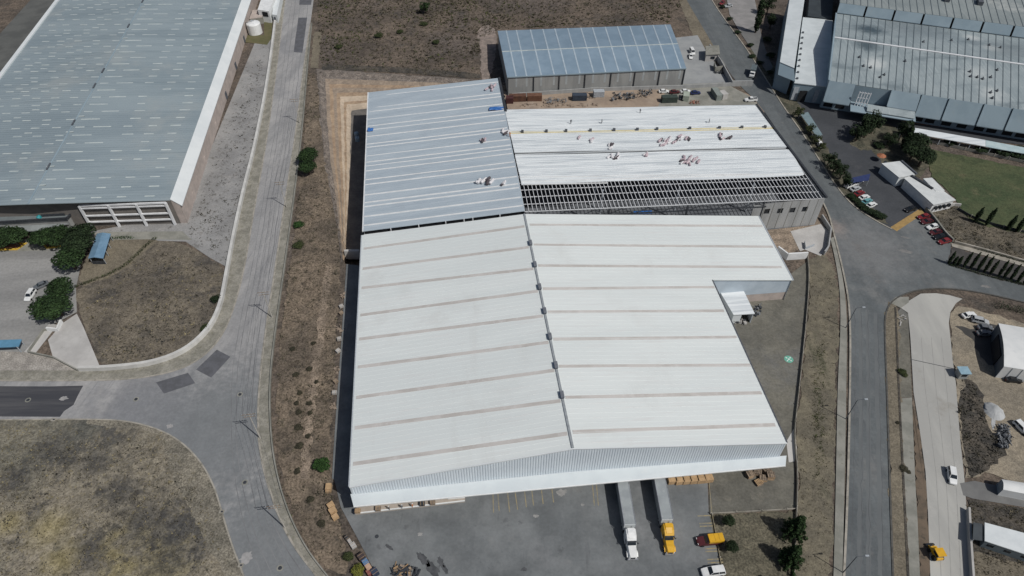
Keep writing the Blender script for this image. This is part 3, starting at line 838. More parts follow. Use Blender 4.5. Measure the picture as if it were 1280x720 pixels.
# corrugated gable front and canopy
vA, vB = vplane(L0, A0), vplane(A0, R0)
IL, IR = PL(438, 617, vA), PL(983, 569, vB)
IM = Vector((A0.x, A0.y, (IL.z + IR.z) / 2))
def corrug(mb, ta, tb, ba, bb, pitch, depth):
    d = Vector((tb.x - ta.x, tb.y - ta.y, 0)); n = int(d.length / pitch); d.normalize()
    out = Vector((d.y, -d.x, 0)) * depth
    top, bot = [], []
    for i in range(n):
        for k, o in ((0, 0), (.32, 0), (.42, 1), (.9, 1)):
            t = (i + k) / n
            top.append(lerp(ta, tb, t) + out * o - UP * .1); bot.append(lerp(ba, bb, t) + out * o)
    top.append(tb - UP * .1); bot.append(bb)
    m = len(top)
    mb.add(top + bot, [(i + m, i + 1 + m, i + 1, i) for i in range(m - 1)])
gab = MB()
fwd = Vector((0, -.15, 0))
corrug(gab, L0 + fwd, A0 + fwd, Vector((L0.x, L0.y - .15, IL.z)), IM + fwd, .6, .10)
corrug(gab, A0 + fwd, R0 + fwd, IM + fwd, Vector((R0.x, R0.y - .15, IR.z)), .6, .10)
gab.build('gable_wall', mat('gable_rib_sheet', (.66, .72, .76), (.62, .68, .725), .2, .55), mw)
MB().bar(L0 + Vector((0, -.25, .05)), A0 + Vector((0, -.25, .05)), .3, .3).build('gable_trim', FASC, mw)
MB().bar(A0 + Vector((0, -.25, .05)), R0 + Vector((0, -.25, .05)), .3, .3).build('gable_trim', FASC, mw)
OL, OR = P(442, 633, IL.z - .55), P(982, 582, IR.z - .55)
OM = lerp(OL, OR, (IM.x - IL.x) / (IR.x - IL.x))
f2 = Vector((0, -.1, 0))
can = MB()
can.slab([OL, OM, IM + f2, IL + f2], .22); can.slab([OM, OR, IR + f2, IM + f2], .22)
can.build('canopy', mat('canopy_sheet', (.56, .605, .62), (.52, .565, .585), .15, .5, layers=(((.60, .62, .62), .5, .58, .72, .5),)), mw)
MB().bar(OL + Vector((0, -.05, -.1)), OR + Vector((0, -.05, -.1)), .2, .3).build('canopy_fascia', WHITEP, mw)
# wall under the canopy, dock doors, dock platform
fb = MB()
La, Ra = Vector((L0.x + .3, L0.y + .25, 0)), Vector((R0.x - .3, R0.y + .25, 0))
fb.add([(La.x, La.y, -.2), (Ra.x, Ra.y, -.2), (Ra.x, Ra.y, IR.z), (La.x, La.y, IL.z)], [(0, 1, 2, 3)])
fb.build('front_wall', WHITEP, mw)
dd = (Ra - La).normalized()
for i in range(9):
    c = lerp(La, Ra, .34 + i * .066) + Vector((0, -.08, 2.6))
    MB().bar(c - dd * 1.5, c + dd * 1.5, .12, 2.8).build('dock_door', GREYCLAD, mw)
pa, pb, pc, pd = P(443.5, 641, 1.2), P(581, 625, 1.2), P(584, 612, 1.2), P(440, 630, 1.2)
dk = MB().slab([pa, pb, Vector((pb.x, La.y + (pb.x - La.x) * .11, 1.2)), Vector((La.x, La.y, 1.2))], 1.4).build('dock_platform', mat('dock_floor', (.40, .35, .30), (.33, .29, .25), .4, .9), mw)
MB().bar(pa + Vector((0, -.12, -.12)), pb + Vector((0, -.12, -.12)), .25, .3).build('dock_edge', WHITEP, dk)
MB().bar(P(560, 622, 1.3), P(581, 620.5, 1.3), .8, .2).build('dock_leveller', WHITEP, dk)

# ---------------- annexe with its own low roof in the notch
q = [PL(897, 359.5, plane(P(897, 360, 5), P(930, 360, 5), P(944, 392, 4.2))), P(910, 359.5, 5), P(911, 362, 5), P(928.5, 361, 5), P(943.5, 392, 4.2), P(917, 393.5, 4.2)]
an = thing('annexe', 'small white lean-to annexe with open dark end beside the notched warehouse corner', 'annexe', (q[4].x, q[4].y, 0))
MB().slab([q[0], q[3], q[4], q[5]], .2).build('roof', ROOFW2, an)
aw = MB()
wallq(aw, q[0] + Vector((.2, 0, -.2)), q[5] + Vector((.2, .3, -.2)), -.1)
wallq(aw, q[4] + Vector((-.2, .3, -.2)), q[3] + Vector((-.2, 0, -.2)), -.1)
aw.build('side_wall', FASC, an)
a5, a4 = q[5] + Vector((.2, .3, -.2)), q[4] + Vector((-.2, .3, -.2))
m1 = lerp(a5, a4, .42)
MB().add([(a5.x, a5.y, -.1), (m1.x, m1.y, -.1), tuple(m1), tuple(a5)], [(0, 1, 2, 3)]).build('end_wall', FASC, an)
MB().add([(m1.x, m1.y + 3, -.1), (a4.x, a4.y + 3, -.1), (a4.x, a4.y + 3, a4.z), (m1.x, m1.y + 3, m1.z)], [(0, 1, 2, 3)]).build('back_wall', GREYCLAD, an)
MB().bar((a4.x - .1, a4.y, 0), (a4.x - .1, a4.y, a4.z), .25, .25).build('post', STEELG, an)

# ---------------- warehouse extension (left slope sheeted, right slope half open)
E0, E1 = P(656, 263.5, 16.6), P(623, 97.5, 16.6)
EL0, EL1 = P(454, 289, 10.6), P(460.5, 115.5, 10.6)
PEL = plane(E0, E1, EL0)
RF = P(1032, 247, 11.5)
PER = plane(E0, E1, RF)
ex = thing('warehouse_extension', 'half built warehouse extension with grey left slope, white right slope and open roof framing', 'warehouse', (P(700, 270, 0).x, P(700, 270, 0).y, 0))
MB().slab([EL0, E0, E1, EL1], .2).build('roof', ROOFG, ex)
sr = MB()
for i in range(1, 84):
    sr.bar(lerp(EL0, EL1, i / 84) + UP * .02, lerp(E0, E1, i / 84) + UP * .02, .10, .10)
sr.build('standing_seams', ROOFG, ex)
lys = [121, 135.5, 140, 149.5, 158, 163, 171, 180.5, 184.5, 195.5, 203, 208, 214, 225, 231, 244, 253.5, 258.5, 271, 282]
for ly in lys:
    t = (ly - 115.5) / 173.5
    # same world fraction on the ridge
    a = PL(460.5 - 6.5 * t + .6, ly, PEL)
    d = (EL1 - EL0).normalized()
    fr = (a - EL0).dot(d) / (EL1 - EL0).length
    b = lerp(E0, E1, fr)
    MB().bar(a + UP * .05, lerp(a, b, .992) + UP * .05, .55, .12).build('skylight_strip', WHITEP, ex)
MB().bar(EL0 + Vector((-.15, 0, -.1)), EL1 + Vector((-.15, 0, -.1)), .35, .4).build('gutter', STEELW, ex)
MB().bar(lerp(E0, E1, .70) + Vector((.3, 0, .1)), E1 + Vector((.3, 0, .1)), .8, .5).build('ridge_trim', STEELD, ex)
xw = MB()
wallq(xw, EL1 + ins, EL0 + ins, -4.2)
wallq(xw, E1 - Vector((0, .3, 0)), EL1 + Vector((.25, -.3, 0)), -4.2)
xw.build('side_wall', FASC, ex)
# near-black sheet paints the shade in the gap between both roofs; little posts
MB().add([(EL0.x + .3, EL0.y + .5, 6), (E0.x, E0.y + .5, 11), (E0.x, E0.y + .5, E0.z - .3), (EL0.x + .3, EL0.y + .5, EL0.z - .3)], [(0, 1, 2, 3)]).build('dark_gap_sheet', DARKH, ex)
for px, pyb in ((488, 291), (523, 286.5), (557, 281.5), (580, 278), (591, 277), (625, 271)):
    c = PL(px, pyb, PLL)
    t = (c.x - EL0.x) / (E0.x - EL0.x)
    e = lerp(EL0, E0, t)
    MB().bar((e.x, e.y - .3, c.z - 1), (e.x, e.y - .3, e.z + .1), .25, .25).build('stub_post', STEELW, ex)
MB().bar(EL0 + Vector((.2, -.7, -1.0)), E0 + Vector((0, -.7, -1.0)), .22, .3).build('edge_beam', STEELW, ex)
# right slope: sheets
def RS(*px):
    return [PL(x, y, PER) for x, y in px]
s1 = RS((631, 137), (944, 131), (966.5, 158.5), (637, 164.5))
s2 = RS((638, 168), (968.5, 161.5), (986, 183.8), (643, 190.6))
s3 = RS((643.5, 193.8), (988, 186.8), (1005.5, 218), (1000, 219.5), (940, 222), (880, 224.5), (820, 225), (760, 226.5), (700, 229), (652, 231))
MB().slab(s1, .15).build('roof', ROOFW2, ex)
MB().slab(s2, .15).build('roof', ROOFW2, ex)
MB().slab(s3, .15).build('roof', ROOFW2, ex)
sr = MB()
for i in range(1, 44):
    f = i / 44
    y0_, y1_ = 137 + (231 - 137) * f, 131 + (217 - 131) * f
    # equal world steps along the ridge
    a_ = lerp(PL(631, 137, PER), PL(652, 230, PER), f); b_ = lerp(PL(944, 131, PER), PL(1004.5, 217, PER), f)
    sr.bar(a_ + UP * .02, b_ + UP * .02, .2, .3)
sr.build('standing_seams', ROOFW2, ex)
MB().slab([p - UP * .05 for p in RS((637, 164.3), (966.5, 158.3), (969, 161.8), (638, 168.3))], .1).build('insulation_strip', YELLOWI, ex)
for px in (653, 683, 707.5, 738, 767.5, 796.5, 821, 862, 899, 927, 956):
    c = PL(px, 165.8 - (px - 640) * .0195, PER)
    MB().box(c.x, c.y, c.z + .45, .9, .7, .9).build('roof_vent', VENT, ex)
for a_, b_ in (((652, 227.5), (1004, 217)), ((650, 222), (940, 218)), ((655, 231), (760, 229))):
    MB().bar(PL(*a_, PER) + UP * .1, PL(*b_, PER) + UP * .1, .3, .25).build('rolled_sheet', WHITEP, ex)
MB().bar(PL(944.5, 131, PER) + Vector((.3, 0, .1)), RF + Vector((.3, 0, .1)), .7, .6).build('parapet', STEELD, ex)
# open framing: rafters across, purlins along
ax = (E1 - E0).normalized()
pt = PL(643, 191, PER)
across = (RF - E0)
fr_end = E0
e_h = Vector((RF.x - E0.x, RF.y - E0.y, 0)).length
n = 76
backfrac = (PL(700, 190, PER) - PL(660 + 25, 262, PER)).dot(ax)
for i in range(n + 1):
    a = lerp(E0, RF, i / n) - UP * .22
    MB().bar(a, a + ax * 27.5, .15, .2).build('purlin', STEELW, ex)
for k in range(6):
    o = ax * (.15 + k * 3.6) - UP * .5
    MB().bar(E0 + o, RF + o, .12, .25).build('rafter', STEELW, ex)
MB().bar(E0 + ax * 27.6 - UP * .5, RF + ax * 27.6 - UP * .5, .3, .5).build('rafter', STEELD, ex)
# trusses and columns at the open front
c0 = P(662, 268, 10.2)
for tt, wid in ((0.0, .35),):
    lo0, lo1 = E0 + UP * -3.2, lerp(E0, RF, .80) + UP * -2.6
    tr = MB().bar(lo0, lo1, .35, .35)
    up0, up1 = E0 - UP * .9, lerp(E0, RF, .80) - UP * .8
    m = 9
    for i in range(m):
        a, b = lerp(lo0, lo1, i / m), lerp(up0, up1, (i + .5) / m)
        tr.bar(a, b, .18, .18); tr.bar(b, lerp(lo0, lo1, (i + 1) / m), .18, .18)
    tr.build('truss', STEELD, ex)
for f in (.0, .27, .53, .79):
    b = lerp(E0, RF, f)
    MB().bar((b.x, b.y + .2, -.1), (b.x, b.y + .2, b.z - .6), .5, .5).build('column', STEELD, ex)
    for kk in (9.5, 19, 28):
        c = b + ax * kk
        MB().bar((c.x, c.y, -.1), (c.x, c.y, c.z - .6), .45, .45).build('column', STEELG, ex)
MB().flat([Vector((v.x, v.y, .06)) for v in (E0 + Vector((-3, -3, 0)), Vector((RF.x - .4, RF.y - .2, 0)), Vector((PL(944, 131, PER).x - .5, PL(944, 131, PER).y, 0)), Vector((E1.x, P(631, 137, 16).y, 0)))]).build('floor_slab', SLABC, ex)
# concrete wall at the right front corner with four openings
W0 = PL(943, 256, vplane(E0, RF)); W1 = RF.copy()
dv = Vector((W1.x - W0.x, W1.y - W0.y, 0)); wl_ = dv.length; dv.normalize()
nrm = Vector((dv.y, -dv.x, 0))
hs = []
for px, py in ((958.5, 264.2), (975, 263.6), (990.5, 262.7), (1006, 261.5)):
    c = PL(px, py, (W0, nrm))
    hs.append(((c - W0).dot(dv), c.z))
wm = MB()
HW, HH = .95, 1.0
ztop = lambda s_: W0.z + (W1.z - W0.z) * s_ / wl_ - .2
def wq(s0, s1, z0, z1a, z1b):
    a, b = W0 + dv * s0, W0 + dv * s1
    for th in (0, .3):
        o = nrm * -th
        f = [(a.x + o.x, a.y + o.y, z0), (b.x + o.x, b.y + o.y, z0), (b.x + o.x, b.y + o.y, z1b), (a.x + o.x, a.y + o.y, z1a)]
        wm.add(f, [(0, 1, 2, 3) if th == 0 else (3, 2, 1, 0)])
cur = 0
for s_, z_ in hs:
    wq(cur, s_ - HW, -.2, ztop(cur), ztop(s_ - HW))
    wq(s_ - HW, s_ + HW, -.2, z_ - HH, z_ - HH)
    wq(s_ - HW, s_ + HW, z_ + HH, ztop(s_ - HW), ztop(s_ + HW))
    cur = s_ + HW
wq(cur, wl_, -.2, ztop(cur), ztop(wl_))
wm.add([(W1.x, W1.y, -.2), (PL(944, 131, PER).x, PL(944, 131, PER).y, -.2), tuple(PL(944, 131, PER) - UP * .2), tuple(W1 - UP * .2)], [(0, 1, 2, 3)])
wm.build('concrete_wall', CWALL, ex)
for s_, z_ in hs:
    c = W0 + dv * s_ - nrm * .28
    f = MB()
    f.bar((c.x - dv.x * HW, c.y - dv.y * HW, z_ - HH + .06), (c.x + dv.x * HW, c.y + dv.y * HW, z_ - HH + .06), .12, .12)
    f.bar((c.x, c.y, z_ - HH), (c.x, c.y, z_ + HH), .1, .1)
    wo = f.build('window', STEELD, ex)
    MB().add([(c.x - dv.x * HW, c.y - dv.y * HW, z_ - HH), (c.x + dv.x * HW, c.y + dv.y * HW, z_ - HH), (c.x + dv.x * HW, c.y + dv.y * HW, z_ + HH), (c.x - dv.x * HW, c.y - dv.y * HW, z_ + HH)], [(0, 1, 2, 3)]).build('pane', GLASS, wo)
for k in range(1, 8):
    s_ = wl_ * k / 8 + .9
    a = W0 + dv * min(s_, wl_ - .1) + nrm * .03
    MB().bar((a.x, a.y, 0), (a.x, a.y, ztop(min(s_, wl_))), .06, .12).build('panel_joint', CONC2, ex)
# back wall
bw = MB(); bp = PL(944, 131, PER)
wallq(bw, Vector((bp.x, bp.y + .2, bp.z - .2)), P(631, 137, 16.2) + Vector((0, .2, 0)), -.2)
bw.build('back_wall', CWALL, ex)

# low walls by the right corner
lw = MB()
p1, p2, p3, p4 = P(973, 309, 2.2), P(976, 316, 2.2), P(984, 317.5, 2.2), P(1010, 316.5, 2.2)
lw.ribbon([p1, P(985, 318, 2.2)], .5, -.2, 2.6); lw.ribbon([P(985, 318, 2.2), p4], .5, -.2, 2.6)
tag(lw.build('retaining_wall', WHITEP), 'short white L shaped wall beside the pale ramp at the grey concrete corner', 'wall')
tag(MB().ribbon(W([(1026, 273), (1037, 290), (1034, 312), (1029, 319)]), .4, -.2, 1.8).build('retaining_wall', CWALL), 'grey concrete wall along the outer edge of the pale ramp by the road', 'wall')
tag(MB().ribbon(W([(1005, 304), (1006, 312), (1017, 308)]), .12, -.1, 1.1).build('handrail', STEELG), 'thin steel handrail standing on the pale concrete ramp', 'handrail')
tag(MB().ribbon(W([(430.5, 314), (449, 314)], -1), .9, -4.2, -.6).build('retaining_wall', CONCP), 'pale concrete cross wall closing the trench beside the grey roofed extension', 'wall')
# fences right of the warehouse
def fence(pts, h, m, label, step=3.0, name='fence'):
    pl = smooth_px(pts)
    t = thing(name, label, 'fence', (pl[0].x, pl[0].y, 0))
    MB().ribbon(pl, .12, 0.0, h).build('panel', m, t)
    acc = 0
    for a, b in zip(pl, pl[1:]):
        L_ = (b - a).length
        while acc < L_:
            c = lerp(a, b, acc / L_)
            MB().box(c.x, c.y, (h + .25) / 2, .22, .22, h + .25).build('post', KERB, t)
            acc += step
        acc -= L_
    return t
fence([(1009, 322), (1010.5, 340), (1010, 367), (1005, 423), (999, 480), (992.5, 535), (993, 556), (996.5, 592), (995, 640), (992, 720), (989, 790)], .9, KERB, 'long low pale boundary fence between warehouse yard and grassy road verge', 6)
fence([(888, 642.5), (940, 640), (996, 636.5)], .55, KERB, 'low pale cross fence between paved pad and small dry grass plot', 6)
fence([(890, 644), (895, 672), (904, 722), (918, 790)], .4, YLINE, 'low yellowish kerb rail at the head of the parking bays', 5)

# ---------------- left warehouse
LF = P(213, 250, 10); LB = P(322, -55, 10)
LR0, LR1 = P(35, 255, 12.5), P(211, -55, 12.5)
LLa, LLb = P(-124, 261, 10), P(114, -55, 10)
lwh = thing('blue_roofed_warehouse', 'wide slate blue roofed warehouse dotted with pale skylights on the left', 'warehouse', (LF.x, LF.y, 0))
PR_, PLf = plane(LR0, LR1, LF), plane(LR0, LR1, LLa)
MB().slab([LR0, LF, LB, LR1], .25).build('roof', ROOFL, lwh)
MB().slab([LLa, LR0, LR1, LLb], .25).build('roof', ROOFL, lwh)
MB().bar(LLa + UP * .25, LLb + UP * .25, 1.6, .6).build('parapet', FASC, lwh)
MB().bar(LR0 + UP * .06, LR1 + UP * .06, .5, .14).build('ridge_cap', FACT, lwh)
axl = (LR1 - LR0).normalized()
for px, py in ((60, 209), (91, 154), (118, 108), (129, 89), (161, 33), (178, 2)):
    c = PL(px, py, PR_); c = LR0 + axl * ((c - LR0).dot(axl)) + UP * .35
    MB().bar(c - axl * 1.8, c + axl * 1.8, .5, .35).build('ridge_vent', VENT, lwh)
sr = MB()
for i in range(1, 150):
    f = i / 150
    sr.bar(lerp(LF, LB, f) + UP * .02, lerp(LR0, LR1, f) + UP * .02, .13, .12)
    sr.bar(lerp(LLa, LLb, f) + UP * .02, lerp(LR0, LR1, f) + UP * .02, .13, .12)
sr.build('standing_seams', ROOFL, lwh)
sk = []
Llen = (LR1 - LR0).length
random.seed(3)
rows = int(Llen / 5.2)
for r_ in range(rows):
    f0 = (r_ + .45) / rows
    # right slope
    a, b = lerp(LR0, LR1, f0), lerp(LF, LB, f0)
    for lo, hi in ((.03, .10), (.17, .31)) if r_ % 2 == 0 else ((.04, .19),):
        sk.append((a, b, lo, hi))
    for c0_, wd in ((.42, .085), (.60, .085), (.79, .085)):
        if random.random() < .86:
            s_ = c0_ + random.uniform(-.02, .02)
            sk.append((a, b, s_, s_ + wd * random.uniform(.75, 1.05)))
    a2, b2 = lerp(LLa, LLb, f0), lerp(LR0, LR1, f0)
    for c0_ in (.10, .27, .46, .64, .84):
        s_ = c0_ + (.06 if r_ % 2 else 0) + random.uniform(-.015, .015)
        sk.append((a2, b2, s_, s_ + .075))
        if random.random() < .3:
            sk.append((lerp(a2, a2 + axl, 2.2), lerp(b2, b2 + axl, 2.2), s_ + .08, s_ + .145))
def key(s):
    c = lerp(s[0], s[1], s[2]); return (c - CAM).length + (400 if c.x < -185 + 0 * c.y else 0)
sk.sort(key=key)
rest = MB()
for i, (a, b, lo, hi) in enumerate(sk):
    t_ = (MB() if i < 100 else rest)
    t_.bar(lerp(a, b, lo) + UP * .03, lerp(a, b, hi) + UP * .03, .55, .07)
    if i < 100:
        t_.build('skylight', SKY_L, lwh)
rest.build('skylight', SKY_L, lwh)['kind'] = 'stuff'
# right side: white fascia above, pinkish wall below
o3 = Vector((3.0, 0, -2.3))
fa = MB()
fa.slab([LF + UP * .35, LF + o3, LB + o3, LB + UP * .35], .3)
fa.build('fascia', FASC, lwh)
MB().add([(LF.x - .2, LF.y + .15, -.2), (LF.x + 2.2, LF.y + .15, -.2), (LF.x + 2.2, LF.y + .15, 8.2), (LF.x - .2, LF.y + .15, 10.0)], [(0, 1, 2, 3)]).build('end_wall', PINKW, lwh)
MB().add([(LF.x + 2.2, LF.y + .2, -.2), (LB.x + 2.2, LB.y, -.2), (LB.x + 2.2, LB.y, 7.9), (LF.x + 2.2, LF.y + .2, 7.9)], [(0, 1, 2, 3)]).build('side_wall', PINKW, lwh)
for f in (.06, .16, .27, .38, .5, .62, .74):
    c = lerp(LF, LB, f)
    MB().box(c.x + 2.25, c.y, 1.5, .2, 2.2, 3).build('door', VENT if f > .3 else PINKW, lwh)
# front wall: brown panels, white frame on the right part
def fwall(x0, x1, z0, z1, off_, m, name, parent=lwh):
    a, b = P(x0, 255 - (x0 - 35) * .028, 10), P(x1, 255 - (x1 - 35) * .028, 10)
    return MB().add([(a.x, a.y - off_, z0), (b.x, b.y - off_, z0), (b.x, b.y - off_, z1), (a.x, a.y - off_, z1)], [(0, 1, 2, 3)]).build(name, m, parent)
fwall(-124, 213, -.2, 9.8, 0.0, BROWNW, 'front_wall')
fa_ = lambda x: P(x, 257 - (x - 35) * .034, 9.2)
frame = []
for x in (101, 137, 172, 208.5):
    a = fa_(x); MB().bar((a.x, a.y - 1.2, -.1), (a.x, a.y - 1.2, 9.3), .7, .7).build('column', STEELW, lwh)
for zz, hh in ((9.3, .6), (8.2, .45), (5.0, .45), (2.4, .45)):
    a, b = fa_(101), fa_(209)
    MB().bar((a.x, a.y - 1.15, zz), (b.x, b.y - 1.15, zz), .5, hh).build('girt', STEELW, lwh)
# office block in front
of = [P(-130, 286, 5), P(84, 273.5, 5), P(94, 262, 5), P(-130, 270, 5)]
ob = thing('office_block', 'low flat roofed grey office block against the blue roofed warehouse', 'office', (of[1].x, of[1].y, 0))
MB().slab(of, .4).build('roof', mat('flat_roof_grey', (.17, .195, .20), (.14, .16, .168), .2, .8), ob)
ow = MB(); wallq(ow, of[0] + Vector((0, .5, -.3)), of[1] + Vector((-.5, .5, -.3)), -.1); wallq(ow, of[1] + Vector((-.4, .3, -.3)), of[2] + Vector((-.4, 0, -.3)), -.1)
ow.build('wall', GREYCLAD, ob)
MB().bar(of[0] + UP * .25, of[1] + UP * .25, .4, .7).build('parapet', STEELD, ob)  # near-black edge bars paint the shaded line round the office roof
MB().bar(of[1] + UP * .25, of[2] + UP * .25, .4, .7).build('parapet', STEELD, ob)
for x in (5, 33, 62):
    c = P(x, 290, 1.5); w0 = lerp(of[0], of[1], (x + 130) / 214)
    MB().box(w0.x, w0.y + .42, 1.6, 5, .1, 2.2).build('window', GLASS, ob)
cn = [P(-130, 297, 3), P(47, 288, 3), P(86, 279, 3.2), P(-130, 290, 3)]
MB().slab(cn, .3).build('entrance_canopy', mat('canopy_grey', (.27, .29, .29), (.22, .24, .24), .3, .8), ob)
sg = thing('roof_sign', 'low dark sign bar with a teal emblem on the office roof', 'sign', P(47, 270, 5))
MB().bar(P(52, 269.5, 5.5), P(81, 268, 5.5), .2, .9).build('sign_board', STEELD, sg)
MB().cyl(P(49, 271.5, 5.2), P(49, 269, 5.9), .9, .3, 8).build('emblem', mat('teal', (.03, .25, .28), (.02, .2, .22), 1, .5), sg)

# blue shed roof beside the trees
b4 = [P(110, 323, 2.8), P(129, 323, 2.8), P(138.5, 292, 2.8), P(121, 292, 2.8)]
bs = thing('bike_shelter', 'small blue roofed open shelter beside the big dark trees', 'shelter', (b4[0].x, b4[0].y, 0))
mid0, mid1 = lerp(b4[0], b4[1], .45) + UP * .5, lerp(b4[3], b4[2], .45) + UP * .5
r_ = MB(); r_.slab([b4[0], mid0, mid1, b4[3]], .1); r_.slab([mid0, b4[1], b4[2], mid1], .1); r_.build('roof', mat('shelter_blue', (.16, .27, .38), (.13, .23, .33), .4, .5), bs)
for f in (.04, .35, .66, .96):
    for u, v in ((b4[0], b4[3]), (b4[1], b4[2])):
        c = lerp(u, v, f); k = .3 if u is b4[0] else -.3
        MB().bar((c.x + k, c.y, 0), (c.x + k, c.y, 2.75), .14, .14).build('post', STEELG, bs)
MB().bar((b4[0].x + .4, b4[0].y + .3, .7), (b4[1].x - .4, b4[1].y + .3, .7), .15, 1.3).build('end_panel', STEELD, bs)
# blue canopy at left edge
b5 = [P(-60, 437, 2.6), P(23, 433, 2.6), P(27, 424, 2.6), P(-60, 427, 2.6)]
gp = thing('gate_canopy', 'flat sky blue canopy over the left car park entrance', 'canopy', (b5[1].x, b5[1].y, 0))
MB().slab(b5, .25).build('roof', mat('canopy_blue', (.12, .27, .40), (.10, .23, .34), .4, .5), gp)
for c in (b5[1], b5[2]):
    MB().bar((c.x - .5, c.y, 0), (c.x - .5, c.y, 2.5), .2, .2).build('post', STEELG, gp)
wg = thing('gate_wall', 'white stepped wall beside the concrete apron under the round trees', 'wall', P(72, 412, 0))
MB().ribbon(W([(60, 413), (73, 414), (78, 403)], 0), .5, 0, 1.3).build('wall', WHITEP, wg)
MB().ribbon(W([(36, 441), (55, 414), (60, 413)], 0), .3, 0, .8).build('kerb', CONC2, wg)
tag(MB().ribbon(W([(36, 441), (68, 448), (98, 464)], 0), .3, 0, .8).build('low_wall', CONC2), 'low grey wall between gravel ground and concrete apron', 'wall')
# yellow planter kerbs
tag(MB().ribbon(W([(-90, 315), (22, 312), (33, 304.5), (22, 305)], 0), .7, 0, .35).build('planter_kerb', YPAINT), 'yellow painted planter kerb with a pointed end at the left edge', 'kerb')
tag(MB().ribbon(W([(55, 306), (59, 310.5), (77, 308.5)], 0), .6, 0, .35).build('planter_kerb', YPAINT), 'short yellow painted planter kerb under the paired round trees', 'kerb')
sheet('planter_bed', [(-90, 314), (20, 311), (30, 305), (-90, 306)], .06, MATS['terracotta_paving'])
sheet('planter_bed', [(56, 305), (60, 310), (78, 308), (78, 303)], .06, MATS['terracotta_paving'])
# hedge across dry lot
hp = smooth_px([(94, 359), (120, 350), (148, 338), (166, 325), (182, 308), (195, 298)])

# ---------------- blue building behind
B0, B1, B2, B3 = P(634, 96.5, 8.4), P(858, 85.5, 8.4), P(838, 30.5, 8.4), P(622, 38.5, 8.4)
BR0, BR1 = P(627.5, 64.6, 10.6), P(847.5, 54.8, 10.6)
bb = thing('blue_roofed_shed', 'steel blue roofed industrial shed with white skylight lines and grey walls', 'warehouse', (B0.x, B0.y, 0))
MB().slab([B0, B1, BR1, BR0], .2).build('roof', ROOFB, bb)
MB().slab([BR0, BR1, B2, B3], .2).build('roof', ROOFB, bb)
MB().bar(BR0 + UP * .08, BR1 + UP * .08, .5, .16).build('ridge_cap', SKY_L, bb)
fs = [(645 - 634) / 224, (658 - 634) / 224, (676 - 634) / 224, (692 - 634) / 224, (707.5 - 634) / 224, (724 - 634) / 224, (741 - 634) / 224, (756 - 634) / 224, (772.5 - 634) / 224, (788.5 - 634) / 224, (804.5 - 634) / 224, (820 - 634) / 224, (835 - 634) / 224, (851 - 634) / 224]
for f in fs:
    a, m_, b = lerp(B0, B1, f), lerp(BR0, BR1, f), lerp(B3, B2, f)
    MB().bar(a + UP * .03, m_ + UP * .03, .6, .07).build('skylight_strip', SLIM, bb)
    MB().bar(m_ + UP * .03, b + UP * .03, .6, .07).build('skylight_strip', SLIM, bb)
i_ = Vector((0, .25, 0))
bwl = MB(); wallq(bwl, B0 + i_ + ins, B1 + i_ - ins, -.2); wallq(bwl, B1 + i_ - ins, B2 - i_ - ins, -.2); wallq(bwl, B2 - i_ - ins, B3 - i_ + ins, -.2); wallq(bwl, B3 - i_ + ins, B0 + i_ + ins, -.2)
bwl.build('wall', GREYCLAD, bb)
for f in fs:
    a = lerp(B0, B1, f)
    MB().add([(a.x - .4, a.y + .2, 3.6), (a.x + .4, a.y + .22, 3.6), (a.x + .4, a.y + .22, 8.2), (a.x - .4, a.y + .2, 8.2)], [(0, 1, 2, 3)]).build('wall_light_strip', TRANSL, bb)
for f in (.004, .147, .289, .433, .578, .713, .853, .995):
    a = lerp(B0, B1, f)
    MB().bar((a.x, a.y + .1, 0), (a.x, a.y + .1, 8.2), .45, .3).build('pilaster', STEELD, bb)
MB().bar(B0 + Vector((0, 0, -.1)), B1 + Vector((0, 0, -.1)), .25, .45).build('gutter', FACT, bb)
# yard wall in front of the blue building + gatehouse
tag(MB().ribbon(W([(640, 121), (740, 114), (856, 110.5), (914, 107.5)], 0), .4, -.1, 1.6).build('boundary_wall', CWALL), 'long pale concrete wall along the front of the blue roofed shed', 'wall')
tag(MB().ribbon(W([(914, 107.5), (899, 80), (886, 62)], 0), .4, -.1, 2.6).build('boundary_wall', CWALL), 'concrete yard wall beside the diagonal road casting a dark shadow', 'wall')
tag(MB().ribbon(W([(914, 107.5), (940, 107)], 0), .5, -.1, 2.4).build('boundary_wall', CWALL), 'short pale concrete wall end jutting to the diagonal road edge', 'wall')
gk = thing('gatehouse', 'small pale concrete gatehouse in the blue shed yard', 'gatehouse', P(888, 74, 0))
kb = [P(881, 77, 0), P(897, 76, 0), P(896, 66, 0), P(881, 67, 0)]
MB().prism(kb, 0, 3.2).build('wall', CONCP, gk)
MB().slab([Vector((p.x, p.y, 3.5)) + (p - (kb[0] + kb[2]) / 2).normalized() * .5 for p in kb], .3).build('roof', CONC2, gk)
c = lerp(kb[0], kb[1], .5); MB().box(c.x, c.y - .05, 1.7, 2.4, .1, 1.2).build('window', GLASS, gk)
gk2 = thing('block_hut', 'roofless block hut beside the gatehouse by the diagonal road', 'hut', P(900, 92, 0))
hb = W([(893, 90), (905, 88), (901, 81), (892, 83)])
hm = MB(); hm.ribbon([hb[0], hb[1]], .25, 0, 2.4); hm.ribbon([hb[1], hb[2]], .25, 0, 2.4); hm.ribbon([hb[3], hb[0]], .25, 0, 2.4)
hm.build('wall', CONC2, gk2)
